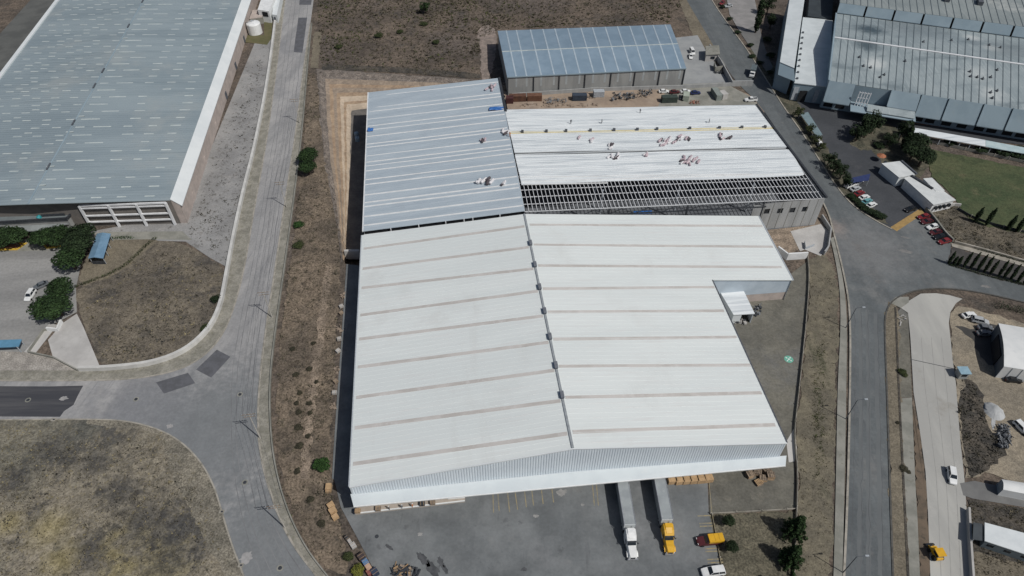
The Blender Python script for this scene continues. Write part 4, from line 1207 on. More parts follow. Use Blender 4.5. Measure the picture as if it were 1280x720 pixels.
# ---------------- factory top right
fz = 12.0
G0, G1 = P(1037, 101, fz), P(1300, 141, fz)
GR0, GR1 = P(1043, 47, fz + 3.6), P(1300, 84, fz + 3.6)
GU0, GU1 = P(1046, 17, fz), P(1300, 51, fz)
fc = thing('factory', 'big grey ribbed roofed factory with blue sloping facade panels and sooty roof stains', 'factory', (G0.x, G0.y, 0))
G1e, GR1e, GU1e = lerp(G0, G1, 1.3), lerp(GR0, GR1, 1.3), lerp(GU0, GU1, 1.3)
pf, pb_ = plane(GR0, GR1, G0), plane(GR0, GR1, GU0)
def spot(px, py, r0, r1, c, amt, pl):
    return (c, tuple(PL(px, py, pl)), r0, r1, amt)
SOOT, BARE = (.05, .075, .09), (.62, .64, .62)
ROOFF = mat('weathered_ribbed_roof', (.30, .345, .355), (.24, .285, .30), .06, .45, spec=.45, layers=(((.40, .45, .45), .9, .5, .66, .6, (2, .05, 1)), ((.15, .185, .20), .08, .52, .68, .7, (.6, 1.6, 1)), ((.22, .27, .29), 1.0, .56, .68, .6, (1.5, .04, 1))),
            spots=[spot(1088, 37, 3, 10, SOOT, .95, pb_), spot(1083, 56, 2, 8, SOOT, .85, pf), spot(1094, 80, 1, 7, BARE, .7, pf), spot(1215, 47, 1, 6, BARE, .6, pb_), spot(1240, 60, 1, 6, BARE, .7, pb_), spot(1222, 92, 1, 8, BARE, .4, pf), spot(1240, 118, 1, 8, BARE, .5, pf), spot(1140, 32, 8, 26, (.16, .19, .205), .7, pb_), spot(1265, 62, 6, 18, (.18, .21, .22), .6, pb_)])
MB().slab([G0, G1e, GR1e, GR0], .25).build('roof', ROOFF, fc)
MB().slab([GR0, GR1e, GU1e, GU0], .25).build('roof', ROOFF, fc)
MB().bar(GR0 + UP * .15, GR1e + UP * .15, .9, .3).build('ridge_cap', STEELW, fc)
sm = MB()
nl = 36
for i in range(nl + 1):
    f = i / nl * 1.0
    sm.bar(lerp(G0, G1e, f) + UP * .02, lerp(GR0, GR1e, f) + UP * .02, .26, .22)
    sm.bar(lerp(GR0, GR1e, f) + UP * .02, lerp(GU0, GU1e, f) + UP * .02, .26, .22)
sm.build('roof_ribs', mat('roof_rib_dark', (.13, .16, .175), (.10, .125, .14), .5, .6), fc)
MB().bar(G0 + Vector((-.3, 0, .15)), GR0 + Vector((-.3, 0, .15)), .6, .5).build('verge_trim', FACT, fc)
MB().bar(GR0 + Vector((-.3, 0, .15)), GU0 + Vector((-.3, 0, .15)), .6, .5).build('verge_trim', FACT, fc)
fe = (G1 - G0).normalized()
fo = Vector((fe.y, -fe.x, 0)).normalized()
# sloping facade panels
wlk = MB()
wlk.add([(G0.x - .2, G0.y, -.2), (G1e.x, G1e.y, -.2), (G1e.x, G1e.y, fz - .2), (G0.x - .2, G0.y, fz - .2)], [(0, 1, 2, 3)])
wlk.add([(GU0.x, GU0.y, -.2), (G0.x - .2, G0.y, -.2), (G0.x - .2, G0.y, fz), (GR0.x, GR0.y, fz + 2), (GU0.x, GU0.y, fz)], [(0, 1, 2, 3, 4)])
wlk.build('wall', FACT, fc)
def fpt(px):
    """point of the eave under pixel column px"""
    d = ray(px, 101 + (px - 1037) * .1521)
    return PL(px, 101 + (px - 1037) * .1521, (G0, Vector((fo.x, fo.y, 0))))
xs_ = (1037, 1071, 1115, 1153, 1187, 1231, 1267, 1305, 1345)
for i, (xa, xb) in enumerate(zip(xs_, xs_[1:])):
    a, b = fpt(xa), fpt(xb)
    if xa == 1071:
        continue
    lo = 4.6 if i != 2 else 6.6
    q_ = [a + UP * .2 + fo * .15, b + UP * .2 + fo * .15 - fe * .5, Vector((b.x, b.y, lo)) + fo * 3.2 - fe * .5, Vector((a.x, a.y, lo)) + fo * 3.2]
    MB().slab(q_, .3).build('facade_panel', FACT, fc)
    MB().bar(q_[0] + UP * .25 + fo * .1, q_[3] + UP * .25 + fo * .1, .45, .5).build('panel_fin', FACT, fc)
    for k in (.25, .7):
        c = lerp(a, b, k); MB().box(c.x + fo.x * .06, c.y + fo.y * .06, 2.0, 3.4, .12, 2.2, heading((0, 0), fe)).build('window', DARKH, fc)
# glazed stair bay and lit awning strip
a, b = fpt(1076), fpt(1090)
st = MB()
for k in range(5):
    o = lerp(a, b, k / 4) + fo * 3
    st.bar((o.x, o.y, 4), (o.x, o.y, 11), .25, .25)
for zz in (4.4, 6.4, 8.4, 10.6):
    st.bar((a + fo * 3).to_2d().to_3d() + UP * zz, (b + fo * 3).to_2d().to_3d() + UP * zz, .25, .25)
st.build('stair_frame', STEELW, fc)
a, b = fpt(1091), fpt(1151)
MB().slab([Vector((a.x, a.y, 6.4)) + fo * 3.3, Vector((b.x, b.y, 6.4)) + fo * 3.3, Vector((b.x, b.y, 5.2)) + fo * 6.5, Vector((a.x, a.y, 5.2)) + fo * 6.5], .25).build('awning', ROOFF, fc)
a, b = fpt(1071), fpt(1153)
MB().slab([Vector((a.x, a.y, 5.0)) + fo * .4, Vector((b.x, b.y, 5.0)) + fo * .4, Vector((b.x, b.y, 4.6)) + fo * 7.5, Vector((a.x, a.y, 4.6)) + fo * 7.5], .25).build('awning', FACT, fc)
# saw-tooth band behind and the upper roof
for i in range(9):
    f0, f1 = i / 9, (i + .93) / 9
    a, b = lerp(GU0, GU1e, f0), lerp(GU0, GU1e, f1)
    k = Vector((-fo.x, -fo.y, 0))
    MB().slab([a + UP * .4 + k * .3, b + UP * .4 + k * .3, b + UP * 4.2 + k * 2.0, a + UP * 4.2 + k * 2.0], .3).build('facade_panel', FACT, fc)
k = Vector((-fo.x, -fo.y, 0))
U0, U1 = GU0 + k * 2.2 + UP * 4.2, GU1e + k * 2.2 + UP * 4.2
MB().slab([U0, U1, U1 + k * 60 + UP * 2.6, U0 + k * 60 + UP * 2.6], .3).build('roof', mat('upper_ribbed_roof', (.26, .29, .285), (.21, .24, .24), .06, .45, spec=.45, layers=(((.50, .51, .48), .03, .56, .72, .7), ((.38, .40, .40), .9, .5, .68, .5, (2, .05, 1)))), fc)
sm = MB()
for i in range(nl + 1):
    a = lerp(U0, U1, i / nl); sm.bar(a + UP * .02, a + k * 60 + UP * 2.62, .24, .2)
sm.build('roof_ribs', MATS['roof_rib_dark'], fc)
for px, py, l_ in ((1183, 1, 3), (1224, 4, 5), (1243, -3, 3)):
    pu = plane(U0, U1, U0 + k * 60 + UP * 2.6); c = PL(px, py, pu)
    MB().bar(c - k * l_ / 2 + UP * .8, c + k * l_ / 2 + UP * .8, 2.2, 1.6).build('roof_vent', VENT, fc)
random.seed(9)
for px, py, pl in [(1079, 83, pf), (1088, 85, pf), (1100, 97, pf), (1105, 94, pf), (1074, 72, pf), (1131, 77, pf), (1212, 90, pf), (1213, 96, pf), (1221, 97, pf), (1228, 99, pf), (1238, 97, pf), (1246, 88, pf), (1246, 114, pf), (1238, 116, pf), (1240, 123, pf), (1154, 53, pb_), (1189, 51, pb_), (1210, 50, pb_), (1236, 57, pb_), (1250, 60, pb_)]:
    c = PL(px, py, pl)
    v = MB()
    v.box(c.x, c.y, c.z + .2, .8, .9, .4, random.uniform(0, 1)); v.cyl((c.x, c.y, c.z), (c.x, c.y, c.z + 1.0), .2, .2, 8)
    v.build('roof_vent', VENT, fc)
# west annexes of the factory
q4 = [P(975, 77.5, 12), P(993, 85, 12), P(1005, 4, 12), P(986.7, 1, 12)]
q4[2] = lerp(q4[1], q4[2], 1.15); q4[3] = lerp(q4[0], q4[3], 1.15)
a1 = thing('factory_annexe', 'long narrow white roofed annexe at the outer left edge of the factory', 'annexe', (q4[0].x, q4[0].y, 0))
MB().slab(q4, .3).build('roof', mat('annexe_white_roof', (.58, .62, .63), (.52, .56, .57), .2, .5, layers=(((.42, .46, .48), .6, .58, .7, .5, (.1, 1, 1)),)), a1)
w1 = MB()
d0, d1 = q4[0] + Vector((.6, 0, -4)), q4[1] + Vector((-.2, 0, -.3))
w1.prism([p.to_2d().to_3d() for p in (q4[0], q4[1], q4[2], q4[3])], -.1, 11.7); w1.build('wall', FACT, a1)
MB().slab([q4[0] - UP * .4, q4[1] - UP * .4, q4[1] + Vector((0, -4.5, -3.5)), q4[0] + Vector((-1, -4.0, -3.5))], .25).build('front_hood', FACT, a1)
q5 = [P(993, 103.5, 8), P(1035, 108.5, 8), P(1041, 25, 8), P(1003.7, 21.5, 8)]
a2 = thing('factory_annexe', 'wider white roofed annexe with a dark doorway tucked against the factory', 'annexe', (q5[0].x, q5[0].y, 0))
MB().slab(q5, .3).build('roof', MATS['annexe_white_roof'], a2)
MB().prism([q5[0] + Vector((.2, .2, 0)), q5[1] + Vector((-.2, .2, 0)), q5[2] + Vector((-.2, -.2, 0)), q5[3] + Vector((.2, -.2, 0))], -.1, 7.7).build('wall', FACT, a2)
for f in (.14, .78):
    c = lerp(q5[0], q5[1], f); MB().box(c.x, c.y + .1, 3.4, 2.6, .12, 5.8).build('wall_panel', STEELG, a2)
c = lerp(q5[0], q5[1], .42); MB().box(c.x, c.y + .1, 2.6, 5.2, .14, 5.0).build('door', DARKH, a2)
for i in range(9):
    c = lerp(q5[0], q5[3], .05 + i * .085); MB().box(c.x + .9, c.y, 8.3, .7, .7, .8).build('roof_vent', VENT, a2)
q6 = [P(1010, 20, 8.5), P(1040, 24, 8.5), P(1043, -20, 8.5), P(1013, -25, 8.5)]
a3 = thing('dark_shed', 'dark roofed shed behind the white roofed annexe of the factory', 'shed', (q6[0].x, q6[0].y, 0))
MB().slab(q6, .3).build('roof', mat('dark_roof', (.045, .055, .062), (.035, .042, .048), .3, .7), a3)
MB().prism([p for p in q6], -.1, 8.1).build('wall', STEELD, a3)
# ---------------- carport strip
cp = [P(1127.5, 164, 3), P(1232, 183, 3), P(1232, 175, 3.3), P(1128, 157, 3.3)]
ca = thing('carport', 'long white roofed carport strip in front of the blue factory facade', 'carport', (cp[0].x, cp[0].y, 0))
MB().slab(cp, .2).build('roof', ROOFW2, ca)
cq = [P(1232.3, 183.2, 3), P(1292, 194, 3), P(1292, 186.5, 3.3), P(1232.3, 175.2, 3.3)]
MB().slab(cq, .2).build('roof', mat('pale_teal_roof', (.36, .46, .48), (.44, .53, .54), .4, .5), ca)
for i in range(14):
    c = lerp(cp[0], cq[1], i / 13); MB().bar((c.x, c.y + .3, 0), (c.x, c.y + .3, 2.8), .2, .2).build('post', STEELG, ca)
fence([(1135, 172), (1180, 182), (1235, 194), (1290, 206), (1400, 229)], 1.1, CONC2, 'low pale fence between the carport strip and the green lawn', 5)
fence([(1196, 262), (1222, 277), (1280, 291.5), (1400, 320)], 1.0, STEELD, 'low dark fence along the lower edge of the green lawn', 5)
# ---------------- guardhouse
gh = thing('guardhouse', 'white flat roofed guardhouse with stepped roofs beside the dark lot', 'guardhouse', (P(1150, 250, 0)))
def flatbld(name, pts, z, m, wm_, hgt, parent):
    q = [P(x, y, z) for x, y in pts]
    MB().slab(q, .3).build('roof', m, parent)
    cx = sum((p for p in q), Vector()) / len(q)
    MB().prism([lerp(p, cx, .05) for p in q], -.1, z - .3).build('wall', wm_, parent)
    return q
GW = mat('guardhouse_roof', (.62, .64, .63), (.55, .57, .565), .3, .6, layers=(((.42, .43, .43), .4, .56, .72, .5),))
flatbld('a', [(1102, 204), (1127, 201), (1146, 217.5), (1124, 222)], 4.2, GW, FASC, 4, gh)
gq = flatbld('b', [(1130, 222.5), (1139, 219.5), (1164, 232), (1180, 239), (1195, 250), (1167, 256)], 4.0, GW, WHITEP, 4, gh)
flatbld('c', [(1154, 223), (1165, 222), (1181, 238), (1170, 239)], 4.1, GW, FASC, 4, gh)
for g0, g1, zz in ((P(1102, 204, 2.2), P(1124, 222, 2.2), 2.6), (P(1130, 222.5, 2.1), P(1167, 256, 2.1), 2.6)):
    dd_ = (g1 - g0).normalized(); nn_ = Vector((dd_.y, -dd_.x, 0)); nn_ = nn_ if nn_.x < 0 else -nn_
    MB().bar(lerp(g0, g1, .08) - nn_ * .25, lerp(g0, g1, .92) - nn_ * .25, 1.0, zz).build('window', GLASS, gh)  # dark glass strips added to stand in for the shade on the left walls
MB().bar(P(1139, 219.5, 4.2), P(1166, 236, 4.2), .8, .6).build('parapet', STEELD, gh)
MB().bar(P(1127, 201, 4.4), P(1146, 217.5, 4.4), .6, .5).build('parapet', VENT, gh)
fa0, fa1 = gq[5], gq[4]
for f in (.2, .38, .56, .78):
    c = lerp(fa0, fa1, f); MB().box(c.x, c.y - .02, 2.3, .9, .9, 1.0, heading(fa0, fa1)).build('window', GLASS, gh)
tag(MB().ribbon(W([(1165, 264), (1192, 257), (1200, 258)], 0), .5, 0, 1.1).build('low_wall', CONCP), 'low pale wall under the windowed end of the guardhouse', 'wall')
tag(MB().ribbon(smooth_px([(1156, 263), (1168, 277), (1180, 294), (1190, 303)], 0), .5, 0, 1.5).build('boundary_wall', CONC2), 'dark grey wall behind the row of nose in cars beside the gate', 'wall')
tag(MB().ribbon(smooth_px([(1192, 304), (1235, 315), (1290, 331), (1400, 357)], 0), .5, 0, 1.0).build('low_wall', KERB), 'long low tan wall above the row of slender dark trees', 'wall')
# parasol and blue canopy
pz = thing('parasol', 'terracotta orange parasol beside the guardhouse corner', 'parasol', P(1099, 201, 0))
bp_ = P(1099, 201, 0)
MB().cyl((bp_.x, bp_.y, 0), (bp_.x, bp_.y, 2.9), .06, .05, 8).build('pole', STEELG, pz)
MB().cyl((bp_.x, bp_.y, 2.3), (bp_.x, bp_.y, 3.2), 1.7, .06, 8).build('canopy', mat('orange_fabric', (.36, .15, .08), (.32, .125, .065), 1, .85), pz)
cb = [P(1060, 229, 2.6), P(1086, 225.5, 2.6), P(1088, 217, 2.9), P(1066, 222, 2.9)]
bc = thing('shade_canopy', 'dark blue fabric shade canopy beyond the row of parked cars', 'canopy', (cb[0].x, cb[0].y, 0))
MB().slab(cb, .1).build('canopy', mat('navy_fabric', (.025, .04, .12), (.02, .032, .10), 1, .85), bc)
for c in cb:
    MB().bar((c.x * .998 + .2, c.y, 0), (c.x * .998 + .2, c.y, 2.55), .1, .1).build('post', STEELG, bc)
# blue-grey long canopy beside the roadside trees
cb = [P(1000, 142, 2.4), P(1022, 172, 2.4), P(1028, 168, 2.7), P(1010, 140, 2.7)]
bc = thing('shade_canopy', 'pale teal see through canopy strip along the roadside trees near the factory', 'canopy', (cb[0].x, cb[0].y, 0))
MB().slab(cb, .1).build('canopy', mat('teal_mesh', (.20, .27, .29), (.16, .22, .24), .8, .7), bc)
for c in cb:
    MB().bar((c.x, c.y, 0), (c.x, c.y, 2.35), .1, .1).build('post', STEELG, bc)

# ---------------- white tents and cabins on the right
def tunnel(name, label, cat, pts, z, ridge, m, endm, rib=False):
    a, b, c, d = [P(x, y, z) for x, y in pts]      # a-b near long side (left->right), d-c far side
    t = thing(name, label, cat, (a.x, a.y, 0))
    n = 10
    secs = []
    for e0, e1 in ((a, d), (b, c)):
        s_ = [Vector((e0.x, e0.y, 0))]
        for i in range(n + 1):
            u = i / n
            p = lerp(e0, e1, u); s_.append(Vector((p.x, p.y, z + ridge * math.sin(math.pi * u))))
        s_.append(Vector((e1.x, e1.y, 0)))
        secs.append(s_)
    mb = MB()
    for i in range(len(secs[0]) - 1):
        mb.add([secs[0][i], secs[1][i], secs[1][i + 1], secs[0][i + 1]], [(0, 1, 2, 3)])
    mb.build('cover', m, t)
    for s_, sg_ in ((secs[0], 1), (secs[1], -1)):
        MB().poly([(p.x + sg_ * .15, p.y, p.z * .985) for p in s_]).build('end_wall', endm, t)
    return t, (a, b, c, d)
TENT = mat('tent_fabric', (.66, .67, .66), (.61, .625, .62), .3, .6, layers=(((.5, .52, .53), .5, .55, .7, .4),))
tt, tq = tunnel('storage_tent', 'large white storage tent with a dark open end on the right dirt yard', 'tent', [(1255, 458), (1330, 470), (1330, 418), (1248, 404)], 4.8, 1.1, TENT, mat('tent_end_grey', (.10, .115, .13), (.08, .09, .105), .3, .7))
c = lerp(tq[0], tq[3], .52); MB().box(c.x - .05, c.y, 2.1, .2, 8, 4.2, heading(tq[0], tq[3]) - math.pi / 2).build('door', DARKH, tt)
for f in (.0, .16, .33, .5, .66, .83):
    a, b = lerp(tq[0], tq[1], f), lerp(tq[3], tq[2], f)
    MB().bar((a.x, a.y - .1, 0), (a.x, a.y - .05, 4.7), .1, .1).build('frame_post', STEELG, tt)
tunnel('trailer_box', 'small white round topped box beside the grey drive at the right edge', 'tank', [(1254, 612), (1296, 620), (1296, 606), (1252, 599)], 2.8, .5, TENT, mat('box_end_grey', (.26, .29, .31), (.22, .25, .27), .4, .7))
cbn = [P(1231, 676, 3.0), P(1340, 712, 3.0), P(1340, 682, 3.0), P(1231, 653, 3.0)]
cab = thing('site_cabin', 'long white roofed site cabin with dark entrance porch at the lower right', 'cabin', (cbn[0].x, cbn[0].y, 0))
MB().slab(cbn, .25).build('roof', mat('cabin_white_roof', (.64, .675, .68), (.585, .62, .63), .4, .55, layers=(((.50, .54, .55), .6, .56, .7, .5),)), cab)
cc = sum(cbn, Vector()) / 4
MB().prism([lerp(p, cc, .03) for p in cbn], -.1, 2.75).build('wall', mat('cabin_wall', (.13, .16, .175), (.11, .135, .15), .4, .7), cab)
pq = [P(1216, 674, 2.6), P(1229, 676, 2.6), P(1229, 655, 2.6), P(1217, 653, 2.6)]
MB().slab(pq, .2).build('porch', mat('porch_dark', (.06, .07, .078), (.05, .058, .065), .4, .7), cab)
for p in (pq[0], pq[3]):
    MB().bar((p.x + .2, p.y, 0), (p.x + .2, p.y, 2.5), .12, .12).build('post', STEELG, cab)
for f in (.1, .3, .5):
    c = lerp(cbn[0], cbn[1], f); MB().box(c.x + .1, c.y + .2, 1.6, 1.4, .3, .9, heading(cbn[0], cbn[1])).build('window', GLASS, cab)
tag(MB().ribbon(W([(1208, 638), (1210, 680), (1213, 724), (1217, 790)], 0), .45, 0, 1.6).build('boundary_wall', CONCP), 'pale wall with dark shaded side along the edge of the concrete road', 'wall')
kio = P(1200, 470, 0)
ks = thing('guard_kiosk', 'small square kiosk with pale blue roof at the edge of the concrete road', 'kiosk', kio)
MB().box(kio.x, kio.y, 1.2, 2.3, 2.1, 2.4).build('wall', mat('kiosk_wall', (.32, .33, .32), (.27, .28, .27), 1, .7), ks)
MB().box(kio.x, kio.y, 2.5, 2.9, 2.6, .18).build('roof', mat('kiosk_blue', (.27, .40, .47), (.23, .35, .42), 1, .5), ks)
MB().box(kio.x, kio.y - 1.06, 1.5, 1.5, .06, .8).build('window', GLASS, ks)
MB().box(kio.x + 1.16, kio.y, 1.05, .06, .9, 2.0).build('door', VENT, ks)

# ---------------- tank yard, top left
tc = P(319.5, 41, 0)
tk = thing('storage_tank', 'white upright storage tank with domed top on grass behind the pale wall', 'tank', tc)
tm = MB()
tm.loft([[(tc.x + r_ * math.cos(2 * math.pi * i / 24), tc.y + r_ * math.sin(2 * math.pi * i / 24), z_) for i in range(24)] for r_, z_ in ((3.3, 0), (3.3, 4.6), (3.1, 4.95), (2.2, 5.3), (1.0, 5.5), (.2, 5.55))])
tm.build('vessel', WHITEP, tk)
MB().cyl((tc.x - .4, tc.y + .3, 5.4), (tc.x - .4, tc.y + .3, 6.1), .35, .35, 10).build('hatch', STEELG, tk)
MB().bar((tc.x - 3.3, tc.y - .6, 5.2), (tc.x + .4, tc.y + .6, 5.8), .14, .14).bar((tc.x - 3.4, tc.y - .6, .2), (tc.x - 3.4, tc.y - .6, 5.3), .14, .14).build('pipe', STEELD, tk)
ld = MB()
for s_ in (-.25, .25):
    ld.bar((tc.x + s_ - 1.4, tc.y - 3.15, 0), (tc.x + s_ - 1.4, tc.y - 3.15, 5.2), .06, .06)
for k in range(12):
    ld.bar((tc.x - 1.65, tc.y - 3.15, .4 + k * .4), (tc.x - 1.15, tc.y - 3.15, .4 + k * .4), .05, .05)
ld.build('ladder', STEELG, tk)
bx = [P(322, 12, 6), P(336, 14, 6), P(345, -8, 6), P(330, -12, 6)]
cl = thing('cooling_unit', 'white boxy plant unit with dark louvre beside the storage tank', 'plant unit', (bx[0].x, bx[0].y, 0))
MB().prism(bx, 0, 6).build('casing', WHITEP, cl)
c = lerp(bx[0], bx[1], .6); MB().box(c.x, c.y - .02, 4.2, 3.0, .2, 2.2, heading(bx[0], bx[1])).build('louvre', DARKH, cl)
bx = [P(340, 18, 4), P(346, 19, 4), P(352, -10, 4), P(345, -12, 4)]
cl = thing('plant_unit', 'narrow white plant unit close to the top of the pale boundary wall', 'plant unit', (bx[0].x, bx[0].y, 0))
MB().prism(bx, 0, 4).build('casing', FASC, cl)
c = lerp(bx[0], bx[1], .5); MB().box(c.x, c.y - .02, 2.0, 1.2, .2, 1.8).build('louvre', VENT, cl)
bx = [P(312, 24, 3), P(328, 22, 3), P(330, 12, 3), P(316, 13, 3)]
cl = thing('pump_house', 'grey brown block pump house directly behind the white storage tank', 'hut', (bx[0].x, bx[0].y, 0))
MB().prism(bx, 0, 3).build('wall', CONC2, cl); MB().slab([p + UP * .25 for p in bx], .25).build('roof', PINKW, cl)
sheet('grass_patch', [(330, 28), (341, 22), (339, 48), (334, 56), (300, 52), (302, 44), (330, 44)], .05, mat('tank_grass', (.10, .10, .045), (.13, .115, .06), .3, .95, bump=.4))
# unfinished mast and white walkway details in left lot
c = P(278, 127, 0)
mm = thing('hoist_frame', 'rusty little hoist frame against the white side of the blue roofed warehouse', 'hoist', c)
MB().bar((c.x, c.y, 0), (c.x, c.y, 5), .2, .2).build('mast', RUST, mm); MB().bar((c.x, c.y, 4.9), (c.x - 2.5, c.y + 2, 6.5), .2, .2).build('arm', RUST, mm)
# ================================================================== VEHICLES
CARM = {}
def car_parts(kind, c):
    key_ = (kind, c)
    if key_ in CARM:
        return CARM[key_]
    spec = {'car': (4.5, 1.78, 1.45, (-1.75, .95, -1.2, .25)), 'suv': (4.7, 1.88, 1.75, (-2.2, 1.05, -1.95, .35)), 'van': (5.0, 1.9, 1.95, (-2.4, 1.45, -2.3, .85)), 'pickup': (5.3, 1.9, 1.75, (-.75, 1.15, -.6, .5))}[kind]
    L, Wd, Ht, (cb0, cb1, ct0, ct1) = spec
    hw = Wd / 2
    hl = L / 2
    belt = .95 if kind == 'car' else 1.08
    def sec(x, w_, zb, zt):
        return [(x, -w_ * .96, zb), (x, -w_, (zb + zt) / 2), (x, -w_ * .9, zt), (x, w_ * .9, zt), (x, w_, (zb + zt) / 2), (x, w_ * .96, zb)]
    b = MB()
    b.loft([sec(-hl, hw * .86, .42, belt - .15), sec(-hl + .15, hw * .95, .3, belt - .02), sec(-hl + .9, hw, .24, belt), sec(cb1, hw, .24, belt - .02), sec(hl - .45, hw * .95, .26, belt - .18), sec(hl - .08, hw * .84, .34, belt - .3), sec(hl, hw * .7, .4, belt - .4)])
    pm = paint(c[0], c[1])
    out = []
    if kind == 'pickup':
        # open bed: dark liner sheet with raised sides
        bed = MB().box(-1.65, 0, belt + .0, 1.6, Wd * .74, .06)
        for y in (-1, 1):
            b.box(-1.65, y * hw * .86, belt + .12, 1.9, .12, .3)
        b.box(-hl + .1, 0, belt + .1, .12, Wd * .8, .3)
        out.append(('bed', bed.mesh('bed', STEELD), None))
    out.insert(0, ('body', b.mesh('body', pm), None))
    g_ = MB()
    wb_, wt_ = hw * .88, hw * .70
    zb, zt = belt - .04, Ht
    g_.add([(cb0, -wb_, zb), (cb1, -wb_, zb), (cb1, wb_, zb), (cb0, wb_, zb), (ct0, -wt_, zt - .05), (ct1, -wt_, zt - .05), (ct1, wt_, zt - .05), (ct0, wt_, zt - .05)], [(0, 1, 5, 4), (1, 2, 6, 5), (2, 3, 7, 6), (3, 0, 4, 7), (4, 5, 6, 7)])
    out.append(('window', g_.mesh('window', GLASS), None))
    r = MB()
    r.slab([(ct0 - .03, -wt_ - .03, zt), (ct1 + .03, -wt_ - .03, zt), (ct1 + .03, wt_ + .03, zt), (ct0 - .03, wt_ + .03, zt)], .07)
    mid = (ct0 + ct1) / 2
    for y in (-1, 1):
        r.bar((cb1 - .02, y * (wb_ + .01), zb), (ct1, y * (wt_ + .01), zt - .03), .09, .06)
        r.bar((cb0 + .02, y * (wb_ + .01), zb), (ct0, y * (wt_ + .01), zt - .03), .14, .06)
        r.bar((mid - .05, y * (wb_ + .015), zb), (mid, y * (wt_ + .01), zt - .03), .1, .05)
    out.append(('roof', r.mesh('roof', pm), None))
    wm_ = MB().cyl((0, -.11, 0), (0, .11, 0), .33, .33, 14).mesh('wheel', RUBBER)
    for x in (-hl * .6, hl * .62):
        for y in (-hw * .93, hw * .93):
            out.append(('wheel', wm_, (x, y, .33)))
    hl_ = MB().box(0, 0, 0, .1, .34, .16).mesh('headlight', LAMP)
    tl_ = MB().box(0, 0, 0, .08, .3, .2).mesh('tail_light', TAILR)
    for y in (-1, 1):
        out.append(('headlight', hl_, (hl - .12, y * hw * .62, belt - .34)))
        out.append(('tail_light', tl_, (-hl + .02, y * hw * .62, belt - .25)))
    CARM[key_] = out
    return out

CW, CSIL, CBLK, CRED, CMAR, CNAVY, CGRY, CTEAL, CTAN = ('white', (.72, .73, .72)), ('silver', (.42, .44, .45)), ('black', (.015, .016, .018)), ('red', (.19, .024, .028)), ('maroon', (.085, .020, .024)), ('navy', (.02, .03, .10)), ('grey', (.13, .14, .15)), ('teal', (.12, .30, .32)), ('yellow', (.66, .37, .025))

def car(kind, c, a, b, label, cat='car', group=None, scale=1.0, name='parked_car'):
    """a = pixel under the rear, b = pixel under the nose (only the direction counts past the middle)"""
    pa_, pb2 = P(*a), P(*b)
    m_ = (pa_ + pb2) / 2
    t = thing(name, label, cat, (m_.x, m_.y, CZ), heading(pa_, pb2), group)
    t.scale = (scale,) * 3
    for nm, me, loc in car_parts(kind, c):
        o = bpy.data.objects.new(nm, me)
        COL.objects.link(o)
        o.parent = t
        if loc:
            o.location = loc
    return t
CZ = .05
# left car park
car('suv', CW, (45, 362), (33, 380), 'white car with dark windscreen parked half under the round tree cluster on the left')
car('car', CGRY, (58, 356), (46, 361), 'dark grey car tucked deeper under the round tree cluster', )
# blue shed yard
car('van', CW, (862, 61), (868, 72), 'white van parked nearest the gatehouse in the blue shed yard', 'van')
car('car', CW, (863, 66), (863.5, 78), 'white car parked by the corner of the blue roofed shed', )
car('car', CW, (822, 116), (837, 115.5), 'white car first in the line behind the construction hoarding')
car('car', CMAR, (836, 117), (850, 116), 'maroon car second in the line between two white cars')
car('car', CW, (850, 116), (863, 115.5), 'white car third in the line beside the navy car')
car('car', CNAVY, (862, 118), (876, 117), 'navy blue car at the end of the line of four')
car('pickup', CW, (944, 126), (932, 126.5), 'white pickup parked by the corner of the white unfinished roof', 'pickup')
car('suv', CBLK, (858, 121), (852, 126), 'dark vehicle beside the pale site container', 'car')
car('car', CRED, (906, 2), (899, 8), 'red car in the pale car park at the top')
car('car', CSIL, (914, 8), (906, 9.5), 'silver car in the pale car park at the top beside the red car')
# lot by the gate
for i, (kind, c, a, b, lb) in enumerate([
    ('car', CW, (1066, 232), (1078, 226.5), 'white car at the far end of the row beneath the blue canopy'),
    ('van', CW, (1055, 236), (1069, 230), 'white van second in the row near the roadside trees'),
    ('car', CSIL, (1062, 240), (1075, 235), 'silver car third in the row beside the red one'),
    ('car', CRED, (1067, 246), (1080, 240.5), 'red car in the middle of the row of parked cars'),
    ('car', CW, (1073, 251), (1086, 246), 'white car just after the red one in the row'),
    ('car', CTEAL, (1077, 256), (1089, 250.5), 'teal car in the row near the gate'),
    ('car', CW, (1082, 261), (1095, 255), 'white car last in the row nearest the gate')]):
    car(kind, c, a, b, lb, group='cars parked along the roadside trees')
car('car', CBLK, (1143, 261), (1131, 265), 'black car in the shade at the ochre gate threshold')
for kind, c, a, b, lb in [
    ('car', CRED, (1160, 271), (1147, 274), 'red car first in the nose in row at the ochre gate'),
    ('car', CMAR, (1164, 277), (1151, 280), 'maroon car second in the nose in row below the red one'),
    ('car', CW, (1172, 283.5), (1158, 287), 'white car in the nose in row among red and dark ones'),
    ('car', CMAR, (1175, 290), (1162, 293.5), 'maroon car directly below the white one in the nose in row'),
    ('car', CBLK, (1180, 296), (1167, 299), 'black car fifth in the nose in row'),
    ('car', CRED, (1186, 301.5), (1173, 305), 'bright red car last in the nose in row beside the tan low wall')]:
    car(kind, c, a, b, lb, group='cars parked nose in beside the gate')
for kind, c, a, b, lb in [('car', CW, (1022, 178), (1027, 187), 'white car parked half under the roadside trees by the teal canopy'), ('car', CW, (1017, 170), (1022, 177), 'white car behind the other white one under the roadside trees')]:
    car(kind, c, a, b, lb)
